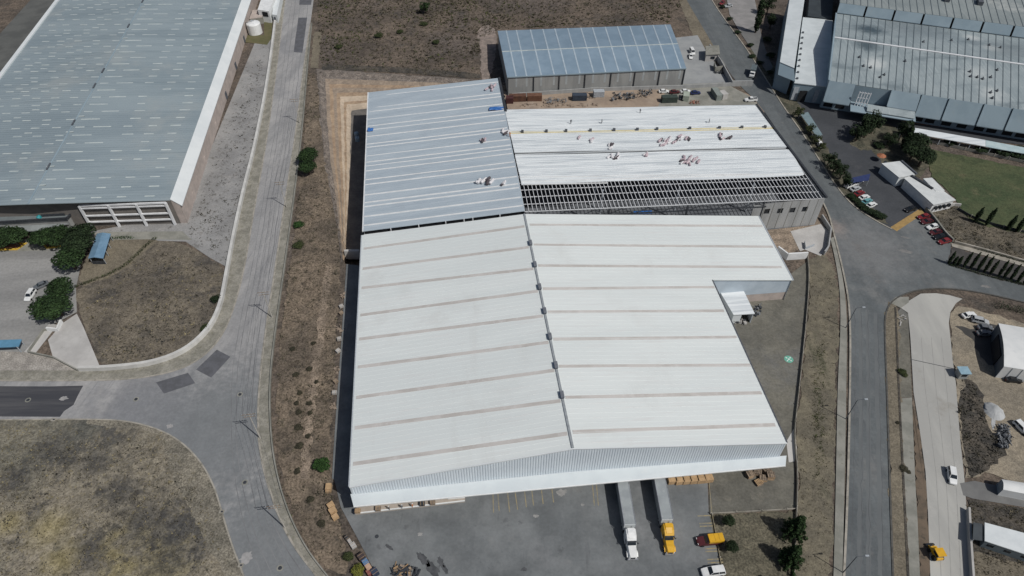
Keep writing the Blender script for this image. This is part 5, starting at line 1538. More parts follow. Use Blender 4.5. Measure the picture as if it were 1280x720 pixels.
# right yard
car('car', CW, (1203, 397), (1217, 394), 'white car alone on the dirt at the top of the right yard')
car('suv', CSIL, (1215, 401), (1233, 405), 'silver car at the top of the shaded three beside the tent')
car('car', CGRY, (1223, 411), (1237, 411.5), 'dark grey car in the middle of the shaded three beside the tent')
car('car', CGRY, (1222, 418.5), (1236, 418), 'grey car lowest of the shaded three beside the tent')
car('car', CBLK, (1255, 475), (1276, 477), 'black car parked below the white tent on the dirt yard')
car('suv', CW, (1270, 531), (1282, 543), 'white car at the right edge beside the dark scrap heap')
car('suv', CW, (1187, 587), (1190, 606), 'white car with dark windows driving on the concrete road', name='moving_car')
# visitor bays
car('suv', CW, (903, 714.5), (878, 717.5), 'white car in the lowest parking bay at the bottom edge', scale=1.1)
# maroon pickup with yellow cover
t = car('pickup', CMAR, (904, 675.5), (868, 679), 'dark red pickup with a tall yellow cargo cover in a parking bay', 'pickup', scale=1.12)
cv = MB()
cv.loft([[(x, -.88 * k, 1.02), (x, -.9 * k, 1.7), (x, -.78 * k, 1.92), (x, .78 * k, 1.92), (x, .9 * k, 1.7), (x, .88 * k, 1.02)] for x, k in ((-2.6, .96), (-2.5, 1), (.3, 1), (.42, .95))])
o = cv.build('cargo_cover', paint(*CTAN), t, local=True)
for x in (-1.7, -.8):
    MB().box(x, 0, 1.94, .06, 1.6, .04).build('cover_rib', mat('cover_rib_ochre', (.50, .29, .03), (.42, .24, .03), 1, .6), o, local=True)

# semi trucks backed to the dock
def semi(a, nose, c, label):
    pa_, pn = P(*a), P(*nose)
    t = thing('semi_truck', label, 'truck', (pn.x, pn.y, .04), heading(pa_, pn), 'semi trucks backed to the dock')
    # nose at x=0; rear towards -x
    pm = paint(c[0], c[1])
    def lb(name, mb, m, parent=t):
        return mb.build(name, m, parent, local=True)
    tb = MB().box(-14.4, 0, 2.62, 15.9, 2.6, 2.85)
    tr = lb('trailer_box', tb, mat('trailer_grey', (.30, .315, .32), (.26, .275, .28), .5, .5))
    lb('trailer_roof', MB().box(-14.4, 0, 4.07, 15.86, 2.5, .05), mat('trailer_roof_grey', (.30, .325, .33), (.25, .27, .28), .35, .5, layers=(((.37, .39, .39), .8, .52, .68, .5),)), tr)
    for y in (-1.28, 1.28):
        lb('roof_rail', MB().box(-14.4, y, 4.10, 15.95, .12, .12), CHROME, tr)
    lb('trailer_front', MB().box(-6.42, 0, 2.65, .08, 2.5, 2.7), FASC, tr)
    for y in (-1.31, 1.31):
        rb = MB()
        for i in range(26):
            rb.box(-21.9 + i * .62, y, 2.65, .06, .04, 2.6)
        rb.bar((-22.2, y, 1.3), (-6.5, y, 1.3), .05, .14)
        lb('side_panel', rb, STEELG, tr)
    wh = MB().cyl((0, -.3, 0), (0, .3, 0), .52, .52, 16).mesh('wheel', RUBBER)
    rim = MB().cyl((0, -.31, 0), (0, .31, 0), .28, .28, 12).mesh('rim', CHROME)
    for x in (-20.6, -19.3, -7.9, -6.7, -1.15):
        for y in (-1.0, 1.0):
            o = bpy.data.objects.new('wheel', wh); COL.objects.link(o); o.parent = t; o.location = (x, y, .52)
            o2 = bpy.data.objects.new('rim', rim); COL.objects.link(o2); o2.parent = o
    lb('landing_gear', MB().box(-9.6, -.9, .7, .2, .2, 1.3).box(-9.6, .9, .7, .2, .2, 1.3), STEELD, tr)
    lb('chassis', MB().box(-4.6, 0, .95, 7.4, .9, .35), STEELD)
    # cab: sleeper, cab, hood
    def s6(x, w_, zb, zt, k=.86):
        return [(x, -w_, zb), (x, -w_, zt - .35), (x, -w_ * k, zt), (x, w_ * k, zt), (x, w_, zt - .35), (x, w_, zb)]
    cabm = MB().loft([s6(-5.7, 1.18, .75, 3.55), s6(-5.5, 1.22, .75, 3.72), s6(-4.1, 1.2, .75, 3.6), s6(-3.1, 1.12, .75, 2.95), s6(-2.55, 1.08, .75, 2.15)])
    lb('cab', cabm, pm)
    hood = MB().loft([s6(-2.6, 1.02, .7, 2.05, .8), s6(-1.2, .98, .62, 1.9, .78), s6(-.25, .86, .6, 1.7, .75), s6(0, .7, .65, 1.45, .75)])
    hd = lb('hood', hood, pm)
    for y in (-1.02, 1.02):
        lb('fender', MB().loft([[(x, y - .24, z), (x, y + .24, z), (x, y + .24, z + .1), (x, y - .24, z + .1)] for x, z in ((-1.85, .75), (-1.6, 1.05), (-1.15, 1.2), (-.7, 1.05), (-.35, .8))]), pm, hd)
    lb('windscreen', MB().add([(-2.52, -.98, 2.17), (-2.52, .98, 2.17), (-3.08, .92, 2.92), (-3.08, -.92, 2.92)], [(0, 1, 2, 3)]).add([(-2.56, -1.0, 2.13), (-2.56, 1.0, 2.13), (-2.46, .98, 2.06), (-2.46, -.98, 2.06)], [(3, 2, 1, 0)]), GLASS)
    for y in (-1.21, 1.21):
        lb('side_window', MB().box(-3.3, y, 2.2, .9, .06, .62), GLASS)
        lb('fuel_tank', MB().cyl((-4.9, y * .82, .75), (-3.4, y * .82, .75), .33, .33, 12), CHROME)
        lb('exhaust_stack', MB().cyl((-5.85, y * .86, 1.0), (-5.85, y * .86, 4.1), .09, .09, 8), CHROME)
        mr = lb('mirror', MB().box(-2.75, y * 1.16, 2.3, .1, .25, .55), STEELD)
        lb('headlight', MB().box(-.2, y * .6, 1.0, .25, .34, .25), LAMP)
    lb('bumper', MB().box(.05, 0, .58, .3, 2.3, .38), CHROME)
    lb('grille', MB().box(.02, 0, 1.05, .08, 1.0, .72), STEELD)
    lb('roof_fairing', MB().loft([s6(-5.6, .95, 3.5, 3.98, .8), s6(-4.6, .9, 3.5, 3.86, .8), s6(-3.5, .7, 3.0, 3.32, .8)]), pm)
    lb('sun_visor', MB().box(-2.9, 0, 2.98, .35, 2.0, .06), STEELD)
    return t
semi((774.2, 600), (790.5, 700.5), CW, 'white cab semi truck with long grey trailer backed under the canopy')
semi((819.8, 600), (837.3, 694), CTAN, 'yellow cab semi truck with long grey trailer backed under the canopy')
# yellow roller/excavator on the concrete road
c = P(1168, 694, .05)
ld_ = thing('backhoe', 'small yellow construction machine standing on the concrete road', 'loader', c, R(95))
MB().loft([[(x, -.75, .6), (x, -.75, z - .12), (x, -.6, z), (x, .6, z), (x, .75, z - .12), (x, .75, .6)] for x, z in ((-1.5, 1.35), (-1.35, 1.5), (.6, 1.5), (1.5, 1.35), (1.6, 1.0))]).build('body', paint(*CTAN), ld_, local=True)
MB().box(-.45, 0, 2.0, 1.5, 1.5, 1.1, taper=.9).build('cab', GLASS, ld_, local=True)
MB().box(-.45, 0, 2.62, 1.9, 1.9, .14).build('roof', paint(*CTAN), ld_, local=True)
MB().bar((1.3, -.5, .9), (2.1, -.5, .45), .16, .2).bar((1.3, .5, .9), (2.1, .5, .45), .16, .2).build('arm', paint(*CTAN), ld_, local=True)
MB().loft([[(2.0, y, .2), (2.5, y, .15), (2.6, y, .3), (2.1, y, .7)] for y in (-.95, .95)]).build('bucket', STEELD, ld_, local=True)
for x, r_ in ((-.85, .62), (1.0, .45)):
    for y in (-.9, .9):
        MB().cyl((x, y - .18, r_), (x, y + .18, r_), r_, r_, 14).build('wheel', RUBBER, ld_, local=True)
# white truck on the diagonal road
c0, c1 = P(943, 84), P(939, 97)
bt = thing('box_truck', 'white truck at the kerb of the diagonal road beside its dark shadow', 'truck', (c1.x, c1.y, .06), heading(c0, c1))
MB().box(-3.6, 0, 1.9, 5.0, 2.3, 2.5).build('cargo_box', mat('dull_box', (.12, .15, .16), (.10, .125, .135), .6, .6), bt, local=True)
MB().loft([[(x, -1.05, .6), (x, -1.05, z - .2), (x, -.9, z), (x, .9, z), (x, 1.05, z - .2), (x, 1.05, .6)] for x, z in ((-1.0, 2.4), (-.4, 2.4), (.6, 1.7), (.9, 1.3))]).build('cab', paint(*CW), bt, local=True)
MB().add([(-.3, -.9, 2.32), (-.3, .9, 2.32), (.58, .9, 1.76), (.58, -.9, 1.76)], [(0, 3, 2, 1)]).build('windscreen', GLASS, bt, local=True)
for x in (-5, .1):
    for y in (-.95, .95):
        MB().cyl((x, y - .16, .48), (x, y + .16, .48), .48, .48, 14).build('wheel', RUBBER, bt, local=True)

# ================================================================== POLES
def pole(px, py, h, label, arms=True, group='poles along the left road', lean=(0, 0), arm_dir=(1, .15)):
    b = P(px, py)
    t = thing('utility_pole', label, 'utility pole', b, 0, group)
    MB().cyl(b, (b.x + lean[0], b.y + lean[1], h), .17, .10, 10).build('pole', POLEC, t)
    if arms:
        d = Vector((arm_dir[0], arm_dir[1], 0)).normalized()
        for z_, w_ in ((h - .3, 1.7), (h - 1.2, 1.5)):
            tp = Vector((b.x + lean[0], b.y + lean[1], z_))
            a_ = MB().bar(tp - d * w_, tp + d * w_, .12, .14).build('crossarm', WOODG, t)
            ins_ = MB()
            for k in (-.95, -.45, .45, .95):
                q = tp + d * (w_ * k); ins_.cyl(q + UP * .05, q + UP * .35, .07, .05, 6)
            ins_.build('insulators', STEELG, a_)
    return t
pl_ = []
for px, py, lab in ((375, 154, 'utility pole beside the dark green roadside tree'), (358.5, 259, 'utility pole beside the narrowing end of the tan cut bank'), (340.5, 397, 'utility pole between the road and the middle of the scrub strip'), (325.5, 548, 'utility pole on the verge just past the road junction'), (356.5, 660, 'utility pole nearest the bottom left road bend')):
    pole(px, py, 11.0, lab); pl_.append(P(px, py))
for px, py, lab in ((1057, 524, 'slim lamp pole midway along the straight right road'), (1053.5, 716, 'slim lamp pole at the bottom edge of the straight right road'), (1057, 410, 'slim lamp pole nearest the junction on the straight right road')):
    b = P(px, py)
    t = thing('street_lamp', lab, 'street lamp', b, 0, 'lamps along the right road')
    MB().cyl(b, (b.x, b.y, 8.6), .12, .08, 8).build('pole', VENT, t)
    MB().bar((b.x, b.y, 8.5), (b.x + 1.8, b.y, 8.9), .1, .1).build('arm', VENT, t)
    MB().box(b.x + 2.0, b.y, 8.9, .8, .35, .16).build('lamp_head', STEELG, t)
# wires sagging from pole to pole
for k, off_ in enumerate((-1.4, 0.0, 1.4)):
    wm2 = MB()
    for a, b in zip(pl_, pl_[1:]):
        last = None
        for i in range(9):
            u = i / 8
            p = lerp(a, b, u); p = Vector((p.x + off_, p.y, 10.9 - 1.2 * 4 * u * (1 - u)))
            if last:
                wm2.cyl(last, p, .022, .022, 4)
            last = p
    tag(wm2.build('power_line', STEELD), ('thin power line on the road side of the utility poles', 'thin power line over the middle of the pole crossarms', 'thin power line on the warehouse side of the utility poles')[k], 'power line')
# manholes and catch basins
for px, py, lab in ((300, 493, 'manhole cover in the road just below the junction patch'), (306, 603, 'manhole cover in the road between the two lower pole shadows'), (350, 710, 'manhole cover in the road near the bottom edge'), (170, 499, 'manhole cover with a pale ring on the left road branch'), (35, 500, 'manhole cover on the tar sealed stretch at the left edge'), (471, 670.5, 'dark manhole cover alone on the dock yard asphalt')):
    c = P(px, py, .055)
    t = thing('manhole_cover', lab, 'manhole cover', c)
    MB().cyl((c.x, c.y, .053), (c.x, c.y, .075), .75 if px < 400 else .45, .75 if px < 400 else .45, 14).build('frame', CONC2 if px != 471 else STEELD, t)
    MB().cyl((c.x, c.y, .075), (c.x, c.y, .09), .45 if px < 400 else .32, .45 if px < 400 else .32, 12).build('lid', STEELD, t)
for px, py, lab in ((277, 640, 'pale square kerb inlet on the burnt field side of the road'), (301, 707, 'dark mouthed kerb inlet near the bottom of the left road'), (67, 525, 'pale kerb inlet on the lower edge of the left road branch')):
    c = P(px, py, 0)
    t = thing('storm_drain_inlet', lab, 'storm drain', c)
    MB().box(c.x, c.y, .11, 1.1, .9, .22).build('slab', KERB, t)
    MB().box(c.x + .15, c.y, .23, .5, .4, .03).build('grate', STEELD, t)

# assembly point marker painted in the side yard
c = P(986, 449, .05)
ap = thing('assembly_point_marker', 'round green and white assembly point marker painted on the side yard', 'ground marking', c)
GRN = mat('marker_green', (.16, .42, .32), (.12, .36, .27), 1, .7)
MB().cyl((c.x, c.y, .04), (c.x, c.y, .05), 1.25, 1.25, 28).build('disc', GRN, ap)
wh_ = MB()
wh_.cyl((c.x, c.y, .05), (c.x, c.y, .056), .24, .24, 12)
for ang in (45, 135, 225, 315):
    d = Vector((math.cos(R(ang)), math.sin(R(ang)), 0)); n_ = Vector((-d.y, d.x, 0))
    p0 = Vector((c.x, c.y, .055)) + d * .42
    wh_.flat([p0, p0 + d * .3 + n_ * .26, p0 + d * .3 + n_ * .1, p0 + d * .6 + n_ * .1, p0 + d * .6 - n_ * .1, p0 + d * .3 - n_ * .1, p0 + d * .3 - n_ * .26])
wh_.build('arrows', WHITEP, ap)

# ================================================================== PEOPLE on the roofs and at the dock
def make_person(shirt):
    me = bpy.data.meshes.new('body')
    V = [(0, 0, .95), (0, 0, 1.15), (0, 0, 1.42), (0, .02, 1.52), (0, .03, 1.66), (.1, 0, .88), (.13, .05, .48), (.14, 0, .05), (-.1, 0, .88), (-.13, -.03, .48), (-.14, -.08, .05), (.2, 0, 1.38), (.28, .06, 1.1), (.26, .22, .92), (-.2, 0, 1.38), (-.28, .04, 1.1), (-.27, .16, .9)]
    E_ = [(0, 1), (1, 2), (2, 3), (3, 4), (0, 5), (5, 6), (6, 7), (0, 8), (8, 9), (9, 10), (2, 11), (11, 12), (12, 13), (2, 14), (14, 15), (15, 16)]
    rad = [.15, .14, .16, .06, .10, .10, .07, .05, .10, .07, .05, .06, .05, .04, .06, .05, .04]
    me.from_pydata(V, E_, [])
    me.materials.append(paint(*shirt, rough=.85) if isinstance(shirt, tuple) else shirt)
    ob_ = bpy.data.objects.new('tmp', me); COL.objects.link(ob_)
    sk_ = ob_.modifiers.new('skin', 'SKIN')
    for i, r_ in enumerate(rad):
        me.skin_vertices[0].data[i].radius = (r_, r_ * .85)
    me.skin_vertices[0].data[0].use_root = True
    ob_.modifiers.new('sub', 'SUBSURF').levels = 1
    dg = bpy.context.evaluated_depsgraph_get()
    nm = bpy.data.meshes.new_from_object(ob_.evaluated_get(dg))
    nm.name = 'body'
    if not nm.materials:
        nm.materials.append(me.materials[0])
    bpy.data.objects.remove(ob_)
    return nm
PM = {n_: make_person((n_ + '_clothes', c_)) for n_, c_ in (('dark', (.03, .035, .05)), ('grey', (.16, .17, .18)), ('orange', (.5, .16, .03)))}
HELM = MB().cyl((0, .03, 1.68), (0, .03, 1.76), .15, .13, 10).cyl((0, .03, 1.76), (0, .03, 1.84), .13, .05, 10).mesh('helmet', WHITEP)
def person(p, cl, label, rz=0.0, s=1.0, group=None):
    o = thing('person', label, 'person', p, rz, group)
    b = bpy.data.objects.new('body', PM[cl]); COL.objects.link(b); b.parent = o
    h = bpy.data.objects.new('helmet', HELM); COL.objects.link(h); h.parent = o
    o.scale = (s,) * 3
for px, py, cl, lab in ((713.5, 155, 'dark', 'worker in dark clothes standing above the yellow strip left of another worker'), (752, 154.5, 'dark', 'worker in dark clothes standing alone above the middle of the yellow strip'), (800, 141.5, 'grey', 'worker in grey clothes nearest the back edge of the white unfinished roof'), (886, 154, 'grey', 'worker in grey clothes beside a pale sheet on the right of the white roof'), (637.5, 171, 'orange', 'worker in orange vest at the seam between grey and white roofs')):
    person(PL(px, py, PER), cl, lab, random.uniform(0, 6), 1.15)
for px, cl, lab in ((487, 'dark', 'person in dark clothes on the dock left of a pallet'), (503, 'grey', 'person in grey clothes on the middle of the dock'), (516, 'orange', 'person in orange vest beside the dark pallet on the dock')):
    person(P(px, 637 - (px - 487) * .11, 1.2), cl, lab, random.uniform(0, 6))

# ================================================================== GOODS, PILES, SCRAP
def crate(p, sx, sy, sz, m, label, rz=0.0, cat='crate', group=None, name='crate'):
    t = thing(name, label, cat, (p.x, p.y, p.z), rz, group)
    b = MB().box(0, 0, .13 + (sz - .13) / 2, sx, sy, sz - .13)
    b.build('load', m, t, local=True)
    pb2 = MB()
    for y in (-.4, 0, .4):
        pb2.box(0, y * sy, .06, sx, .1, .12)
    pb2.build('pallet', WOODG, t, local=True)
    st_ = MB()
    for x in (-.28, .28):
        st_.box(x * sx, 0, .13 + (sz - .13) / 2 + .004, .07, sy + .02, sz - .12)
    st_.build('strap', WOOD if m is not WOOD else WOODG, t, local=True)
    return t
CARD = mat('tan_boards', (.50, .34, .19), (.40, .27, .15), 1.0, .85, layers=(((.28, .19, .11), 1.4, .58, .7, .5),))
random.seed(21)
WRAP = mat('shrink_wrapped_goods', (.52, .53, .54), (.44, .45, .46), 1.0, .35)
for i, (px, py) in enumerate(((839, 597), (848, 597.5), (857, 597), (866, 596.5), (875, 596), (884, 595))):
    crate(P(px, py + 3.5), 2.0, 2.3, 1.5, CARD, ('tan board stack at the left end of the row under the canopy', 'tan board stack second in the row under the canopy', 'tan board stack third in the row under the canopy', 'tan board stack fourth in the row under the canopy', 'tan board stack second from the right end of the row', 'tan board stack at the right end of the row beside the paved pad')[i], YAW + random.uniform(-.04, .04), group='tan board stacks under the canopy edge')
for px, py, s_, lab in ((937, 595, 1.4, 'brown pallet stack at the left of the heap on the paved pad'), (946, 592, 1.5, 'brown pallet stack at the back of the heap on the paved pad'), (953, 599, 1.0, 'low brown pallet stack at the front right of the heap'), (962, 597, 1.6, 'tall brown pallet stack at the right of the heap'), (948, 604, .9, 'low brown pallet stack at the front middle of the heap'), (958, 590, 1.2, 'brown pallet stack touching the canopy corner')):
    t = thing('pallet_stack', lab, 'pallet stack', P(px, py), random.uniform(-.5, .5), 'pallet stacks on the paved pad')
    n_ = int(s_ / .16)
    for i in range(n_):
        m_ = MB()
        z = i * .16
        for y in (-.5, 0, .5):
            m_.box(0, y, z + .05, 1.25, .1, .09)
        for x in (-.55, -.28, 0, .28, .55):
            m_.box(x, 0, z + .115, .18, 1.1, .03)
        o = m_.build('pallet', WOODG if random.random() < .6 else WOOD, t, local=True)
        o.rotation_euler = (0, 0, random.uniform(-.08, .08)); o.location = (random.uniform(-.05, .05), random.uniform(-.05, .05), 0)
        o.scale = (1.35, 1.35, 1)
for px, py, sx, sy, sz, m, lab in ((411.5, 611, 1.3, 1.6, 1.3, CARD, 'tan crate standing alone at the corner of the shaded trench'), (411, 614.5, 1.2, 1.0, .9, WOOD, 'small wooden crate directly below the lone tan one'), (414, 633, 1.3, 1.5, 1.0, CARD, 'tan crate at the top of the leaning row by the scrub'), (416.5, 640, 1.3, 1.6, 1.2, CARD, 'tan crate in the middle of the leaning row by the scrub'), (419.5, 647.5, 1.2, 1.4, 1.0, CARD, 'tan crate at the bottom of the leaning row by the scrub'),
    (434, 674, 1.1, .7, .9, STEELD, 'dark narrow crate at the upper end of the pair by the fence edge'), (437.5, 678, 1.1, .7, .9, CONCP, 'pale narrow crate between dark ones by the yard edge'), (442, 683, 1.3, 1.1, .8, CONCP, 'pale grey crate at the lower end of the pale pair'), (452.5, 698, 1.5, 1.4, 1.3, mat('dark_brown_box', (.06, .045, .045), (.05, .038, .036), 1, .8), 'dark brown crate at the head of the mixed row by the yard edge'), (457.5, 704.5, 1.3, 1.2, 1.2, mat('blue_box', (.10, .20, .34), (.08, .16, .28), 1, .6), 'blue crate second in the mixed row by the yard edge'), (461, 710.5, 1.4, 1.1, 1.1, mat('peach_box', (.48, .33, .24), (.40, .27, .2), 1, .8), 'peach coloured crate in the mixed row by the yard edge'), (462, 717, 1.3, 1.0, 1.0, mat('brick_red_box', (.24, .08, .07), (.2, .065, .06), 1, .8), 'brick red crate at the bottom of the mixed row'), (469, 717, 1.6, 1.4, 1.3, mat('navy_box', (.035, .05, .085), (.03, .04, .07), 1, .7), 'navy crate beside the peach one at the bottom edge')):
    crate(P(px, py), sx, sy, sz, m, lab, R(-52) if py > 630 else .05)
# scrap timber heap at the bottom edge
random.seed(5)
hp_ = thing('timber_heap', 'heap of broken timber and dark scrap at the bottom edge of the yard', 'scrap heap', P(503, 714))
for k, (m, n_) in enumerate(((WOOD, 8), (STEELD, 16), (WOODG, 10))):
    mb = MB()
    for i in range(n_):
        p = P(503 + random.gauss(0, 7), 714 + random.gauss(0, 4), random.uniform(.15, .9))
        d = Vector((random.uniform(-1, 1), random.uniform(-1, 1), random.uniform(-.25, .25))).normalized() * random.uniform(.5, 1.3)
        mb.bar(p - d, p + d, random.uniform(.15, .5), random.uniform(.1, .4))
    mb.build(('planks', 'metal_scrap', 'boards')[k], m, hp_)
# goods on the dock
for px, m, lab in ((447.5, WOOD, 'small wooden pallet load at the left end of the dock'), (473, WOODG, 'grey wooden pallet load on the dock near the left end'), (528, STEELD, 'dark pallet load in the middle of the dock'), (541, WOODG, 'brown pallet load right of the dark one on the dock')):
    p = P(px, 640 - (px - 447) * .115, 1.2)
    crate(p, 1.2, 1.0, .9, m, lab, .1)
# bundles on the roofs
PINK = mat('pink_wrapped_bundle', (.50, .41, .43), (.36, .29, .32), 1.3, .6, island=.3)
PALEB = mat('pale_wrapped_bundle', (.66, .65, .66), (.55, .54, .55), 1.3, .6, island=.2)
DARKB = mat('dark_bundle', (.09, .075, .085), (.07, .06, .065), 1.3, .7)
bun_me = {}
for m in (PINK, PALEB, DARKB):
    b = MB()
    b.loft([[(x, .38 * k * math.cos(2 * math.pi * i / 8), .36 + .36 * k * math.sin(2 * math.pi * i / 8)) for i in range(8)] for x, k in ((-1.0, .7), (-.9, 1), (.9, 1), (1.0, .7))])
    bun_me[m.name] = b.mesh('sheet_bundle', m)
random.seed(31)
def pile(pl, cx, cy, rx, ry, n_, label, group, share=(.62, .25), slope=0.0, s=1.0):
    for i in range(n_):
        u = random.uniform(-1, 1)
        px = cx + rx * u; py = cy + ry * random.uniform(-1, 1) * (1 - .35 * abs(u)) + slope * u
        q = random.random()
        m = PINK if q < share[0] else (PALEB if q < sum(share) else DARKB)
        o = bpy.data.objects.new('sheet_bundle', bun_me[m.name]); COL.objects.link(o)
        o.location = PL(px, py, pl) + UP * .08
        o.rotation_euler = (0, 0, R(60) + random.gauss(0, .35)); o.scale = (s * random.uniform(.8, 1.15),) * 3
        tag(o, label, 'bundle', group)
pile(PER, 843, 176, 20, 5, 26, 'pinkish bundle in the largest slanting heap on the white roof', 'largest heap of bundles', slope=-4)
pile(PER, 862, 201, 11, 6, 20, 'pinkish bundle in the compact heap below the dark roof gap', 'compact heap of bundles below the gap')
pile(PER, 767, 196.5, 7, 3, 7, 'pale bundle in the small heap left of the middle below the gap', 'small heap below the gap', (.35, .5))
pile(PER, 810, 193, 5, 2.5, 6, 'dark pinkish bundle in the little heap just under the gap', 'little heap just under the gap', (.5, .2))
pile(PER, 738, 177, 3, 4, 4, 'pinkish bundle in the scattered few at the left above the gap', 'scattered bundles at the left')
pile(PER, 764, 184, 5, 3, 5, 'pinkish bundle lying right above the dark gap', 'bundles right above the gap')
pile(PER, 907, 172, 8, 4, 7, 'dark bundle in the loose heap near the right end of the white roof', 'loose heap near the right end', (.45, .1))
pile(PER, 723, 172, 2, 1.5, 2, 'small pinkish bundle alone left of the heaps', 'pair of bundles at the far left')
pile(PEL, 607, 228, 9, 4, 7, 'white bag lying in the group on the grey extension roof', 'white bags on the grey roof', (.0, .8), s=1.3)
pile(PEL, 627, 230, 4, 1.5, 3, 'white bag at the right of the group on the grey roof', 'white bags at the right', (.0, .9), s=1.1)
pile(PEL, 613, 110, 6, 4, 7, 'pinkish dark bundle near the top corner of the grey roof', 'bundles at the top corner of the grey roof', (.4, .1))
pile(PEL, 606, 176.5, 4, 1.5, 4, 'dark bundle near the ridge of the grey roof', 'dark bundles near the ridge', (.2, .2))
pile(PEL, 632, 166, 4, 3, 5, 'white bundle against the seam of both roofs', 'bundles against the roof seam', (.2, .6))
def tarp(px, py, pl, w_, d_, label, seed):
    random.seed(seed)
    c = PL(px, py, pl)
    n_ = 7
    vs = [(c.x + (i / (n_ - 1) - .5) * w_, c.y + (j / (n_ - 1) - .5) * d_, PL(px, py, pl).z + .15 + random.uniform(0, .4)) for j in range(n_) for i in range(n_)]
    fs_ = [(j * n_ + i, j * n_ + i + 1, (j + 1) * n_ + i + 1, (j + 1) * n_ + i) for j in range(n_ - 1) for i in range(n_ - 1)]
    tag(MB().add(vs, fs_).build('tarpaulin', mat('blue_tarp', (.04, .15, .42), (.03, .11, .32), 1, .5)), label, 'tarpaulin')
tarp(621, 136.5, PEL, 5.5, 2.2, 'crumpled blue tarpaulin near the ridge of the grey roof', 1)
tarp(463, 163, PEL, 2.2, 2.2, 'small blue tarpaulin at the left eave of the grey roof', 2)
t = MB()
for i in range(5):
    a = P(792, 265 + i * .5, 6 + i * .05); t.bar(a, P(815, 264 + i * .5, 6), .5, .2)
tag(t.build('blue_sheeting', MATS['blue_tarp']), 'blue sheeting hanging inside the open front of the extension', 'tarpaulin')

# construction strip: containers, hoarding, scrap
def container(px, py, m, label, ln=6.1, rz=0.0, name='shipping_container', cat='container'):
    p = P(px, py)
    t = thing(name, label, cat, p, rz)
    b = MB(); b.box(0, 0, 1.3, ln, 2.4, 2.5); b.build('box', m, t, local=True)
    k = int(ln / .45)
    for y in (-1.22, 1.22):
        r_ = MB()
        for i in range(k):
            r_.box(-ln / 2 + (i + .5) * ln / k, y, 1.3, .2, .06, 2.3)
        r_.bar((-ln / 2, y, 2.5), (ln / 2, y, 2.5), .08, .12)
        r_.build('side_panel', m, t, local=True)
    MB().box(ln / 2 + .03, -.3, 1.3, .06, 1.1, 2.3).box(ln / 2 + .03, .85, 1.3, .06, 1.1, 2.3).build('door', m, t, local=True)
container(647, 125.5, RUST, 'dark rusty container nearest the grey roof corner', 7, R(3))
container(668, 125, mat('rust_brown', (.16, .085, .055), (.12, .06, .04), 1, .9), 'rust brown container second from the grey roof corner', 6.1, R(2))
container(637, 128, mat('deep_red_box', (.08, .03, .03), (.06, .025, .025), 1, .9), 'deep red container half hidden behind the grey roof edge', 3)
container(724, 124.5, mat('dark_blue_box', (.045, .06, .085), (.035, .048, .07), 1, .8), 'dark blue container with a reddish load on top', 6, R(2))
container(748, 120, STEELG, 'pale grey site container between dark scrap piles', 4.5, R(2))
container(857, 124, mat('pale_green_box', (.38, .42, .36), (.32, .36, .3), 1, .8), 'pale green site container end on near the parked cars', 4, R(75))
container(895, 121, mat('grey_green_box', (.24, .27, .25), (.20, .225, .21), 1, .8), 'grey green truck body standing on the concrete site yard', 6.5, R(98))
container(903, 122, CONCP, 'narrow pale skip beside the grey green truck body', 3.5, R(110))
container(836, 127, mat('dark_green_box', (.05, .07, .06), (.04, .055, .05), 1, .8), 'dark green flat topped site store near the pale green container', 6.5, R(3))
def heap(name, label, cat, cx, cy, rx, ry, n_, mats_, hmax, seed, size=(.3, 1.0)):
    random.seed(seed)
    t = thing(name, label, cat, P(cx, cy))
    for nm, m in mats_:
        mb = MB()
        for i in range(n_):
            p = P(cx + random.uniform(-rx, rx), cy + random.uniform(-ry, ry), random.uniform(.1, hmax))
            s_ = random.uniform(*size)
            if random.random() < .5:
                mb.box(p.x, p.y, p.z * .6, s_, s_ * random.uniform(.4, 1), s_ * random.uniform(.4, 1), random.uniform(0, 3), random.uniform(.5, 1))
            else:
                d = Vector((random.uniform(-1, 1), random.uniform(-1, 1), random.uniform(-.4, .4))).normalized() * s_ * 1.2
                mb.bar(p - d, p + d, .14, .14)
        mb.build(nm, m, t)
    return t
RUB = mat('rubble', (.34, .27, .21), (.24, .19, .15), .8, .95)
GREYM = mat('grey_scrap', (.22, .23, .24), (.16, .17, .18), 1, .7)
heap('scrap_heap', 'heap of tyres and rubble between rust brown and dark blue containers', 'scrap heap', 694, 125, 14, 3, 30, (('rubble', RUB), ('metal_scrap', GREYM)), 1.2, 1)
heap('scrap_heap', 'dark tangle of scrap just right of the dark blue container', 'scrap heap', 738, 119, 4, 3, 14, (('metal_scrap', STEELD),), 2.2, 2)
heap('scrap_heap', 'wide tangle of grey and dark scrap in the middle of the site strip', 'scrap heap', 781, 119, 15, 3.5, 36, (('metal_scrap', GREYM), ('dark_scrap', STEELD)), 1.8, 3)
heap('scrap_heap', 'dark machine scrap at the right end of the scrap strip', 'scrap heap', 807, 115, 8, 3, 22, (('dark_scrap', STEELD), ('metal_scrap', GREYM)), 2.4, 4)
heap('rubble_heap', 'low reddish rubble at the front of the site strip', 'rubble', 700, 131, 50, 1.8, 60, (('rubble', RUB),), .5, 5, (.3, .8))
heap('scrap_heap', 'reddish and pale material scattered by the pale green container', 'scrap heap', 868, 127, 6, 1.5, 14, (('rubble', RUB), ('boxes', CRATEM := mat('reddish_goods', (.32, .15, .11), (.26, .12, .09), 1, .9))), .9, 6)
heap('scrap_heap', 'dark scrap inside the low block hut by the diagonal road', 'scrap heap', 898, 90, 5, 2, 14, (('dark_scrap', STEELD),), 1.2, 7)
heap('scrap_heap', 'black and grey car parts heap on the right dirt yard', 'scrap heap', 1256, 543, 7, 14, 60, (('dark_scrap', STEELD), ('metal_scrap', GREYM)), 1.3, 8, (.3, 1.1))
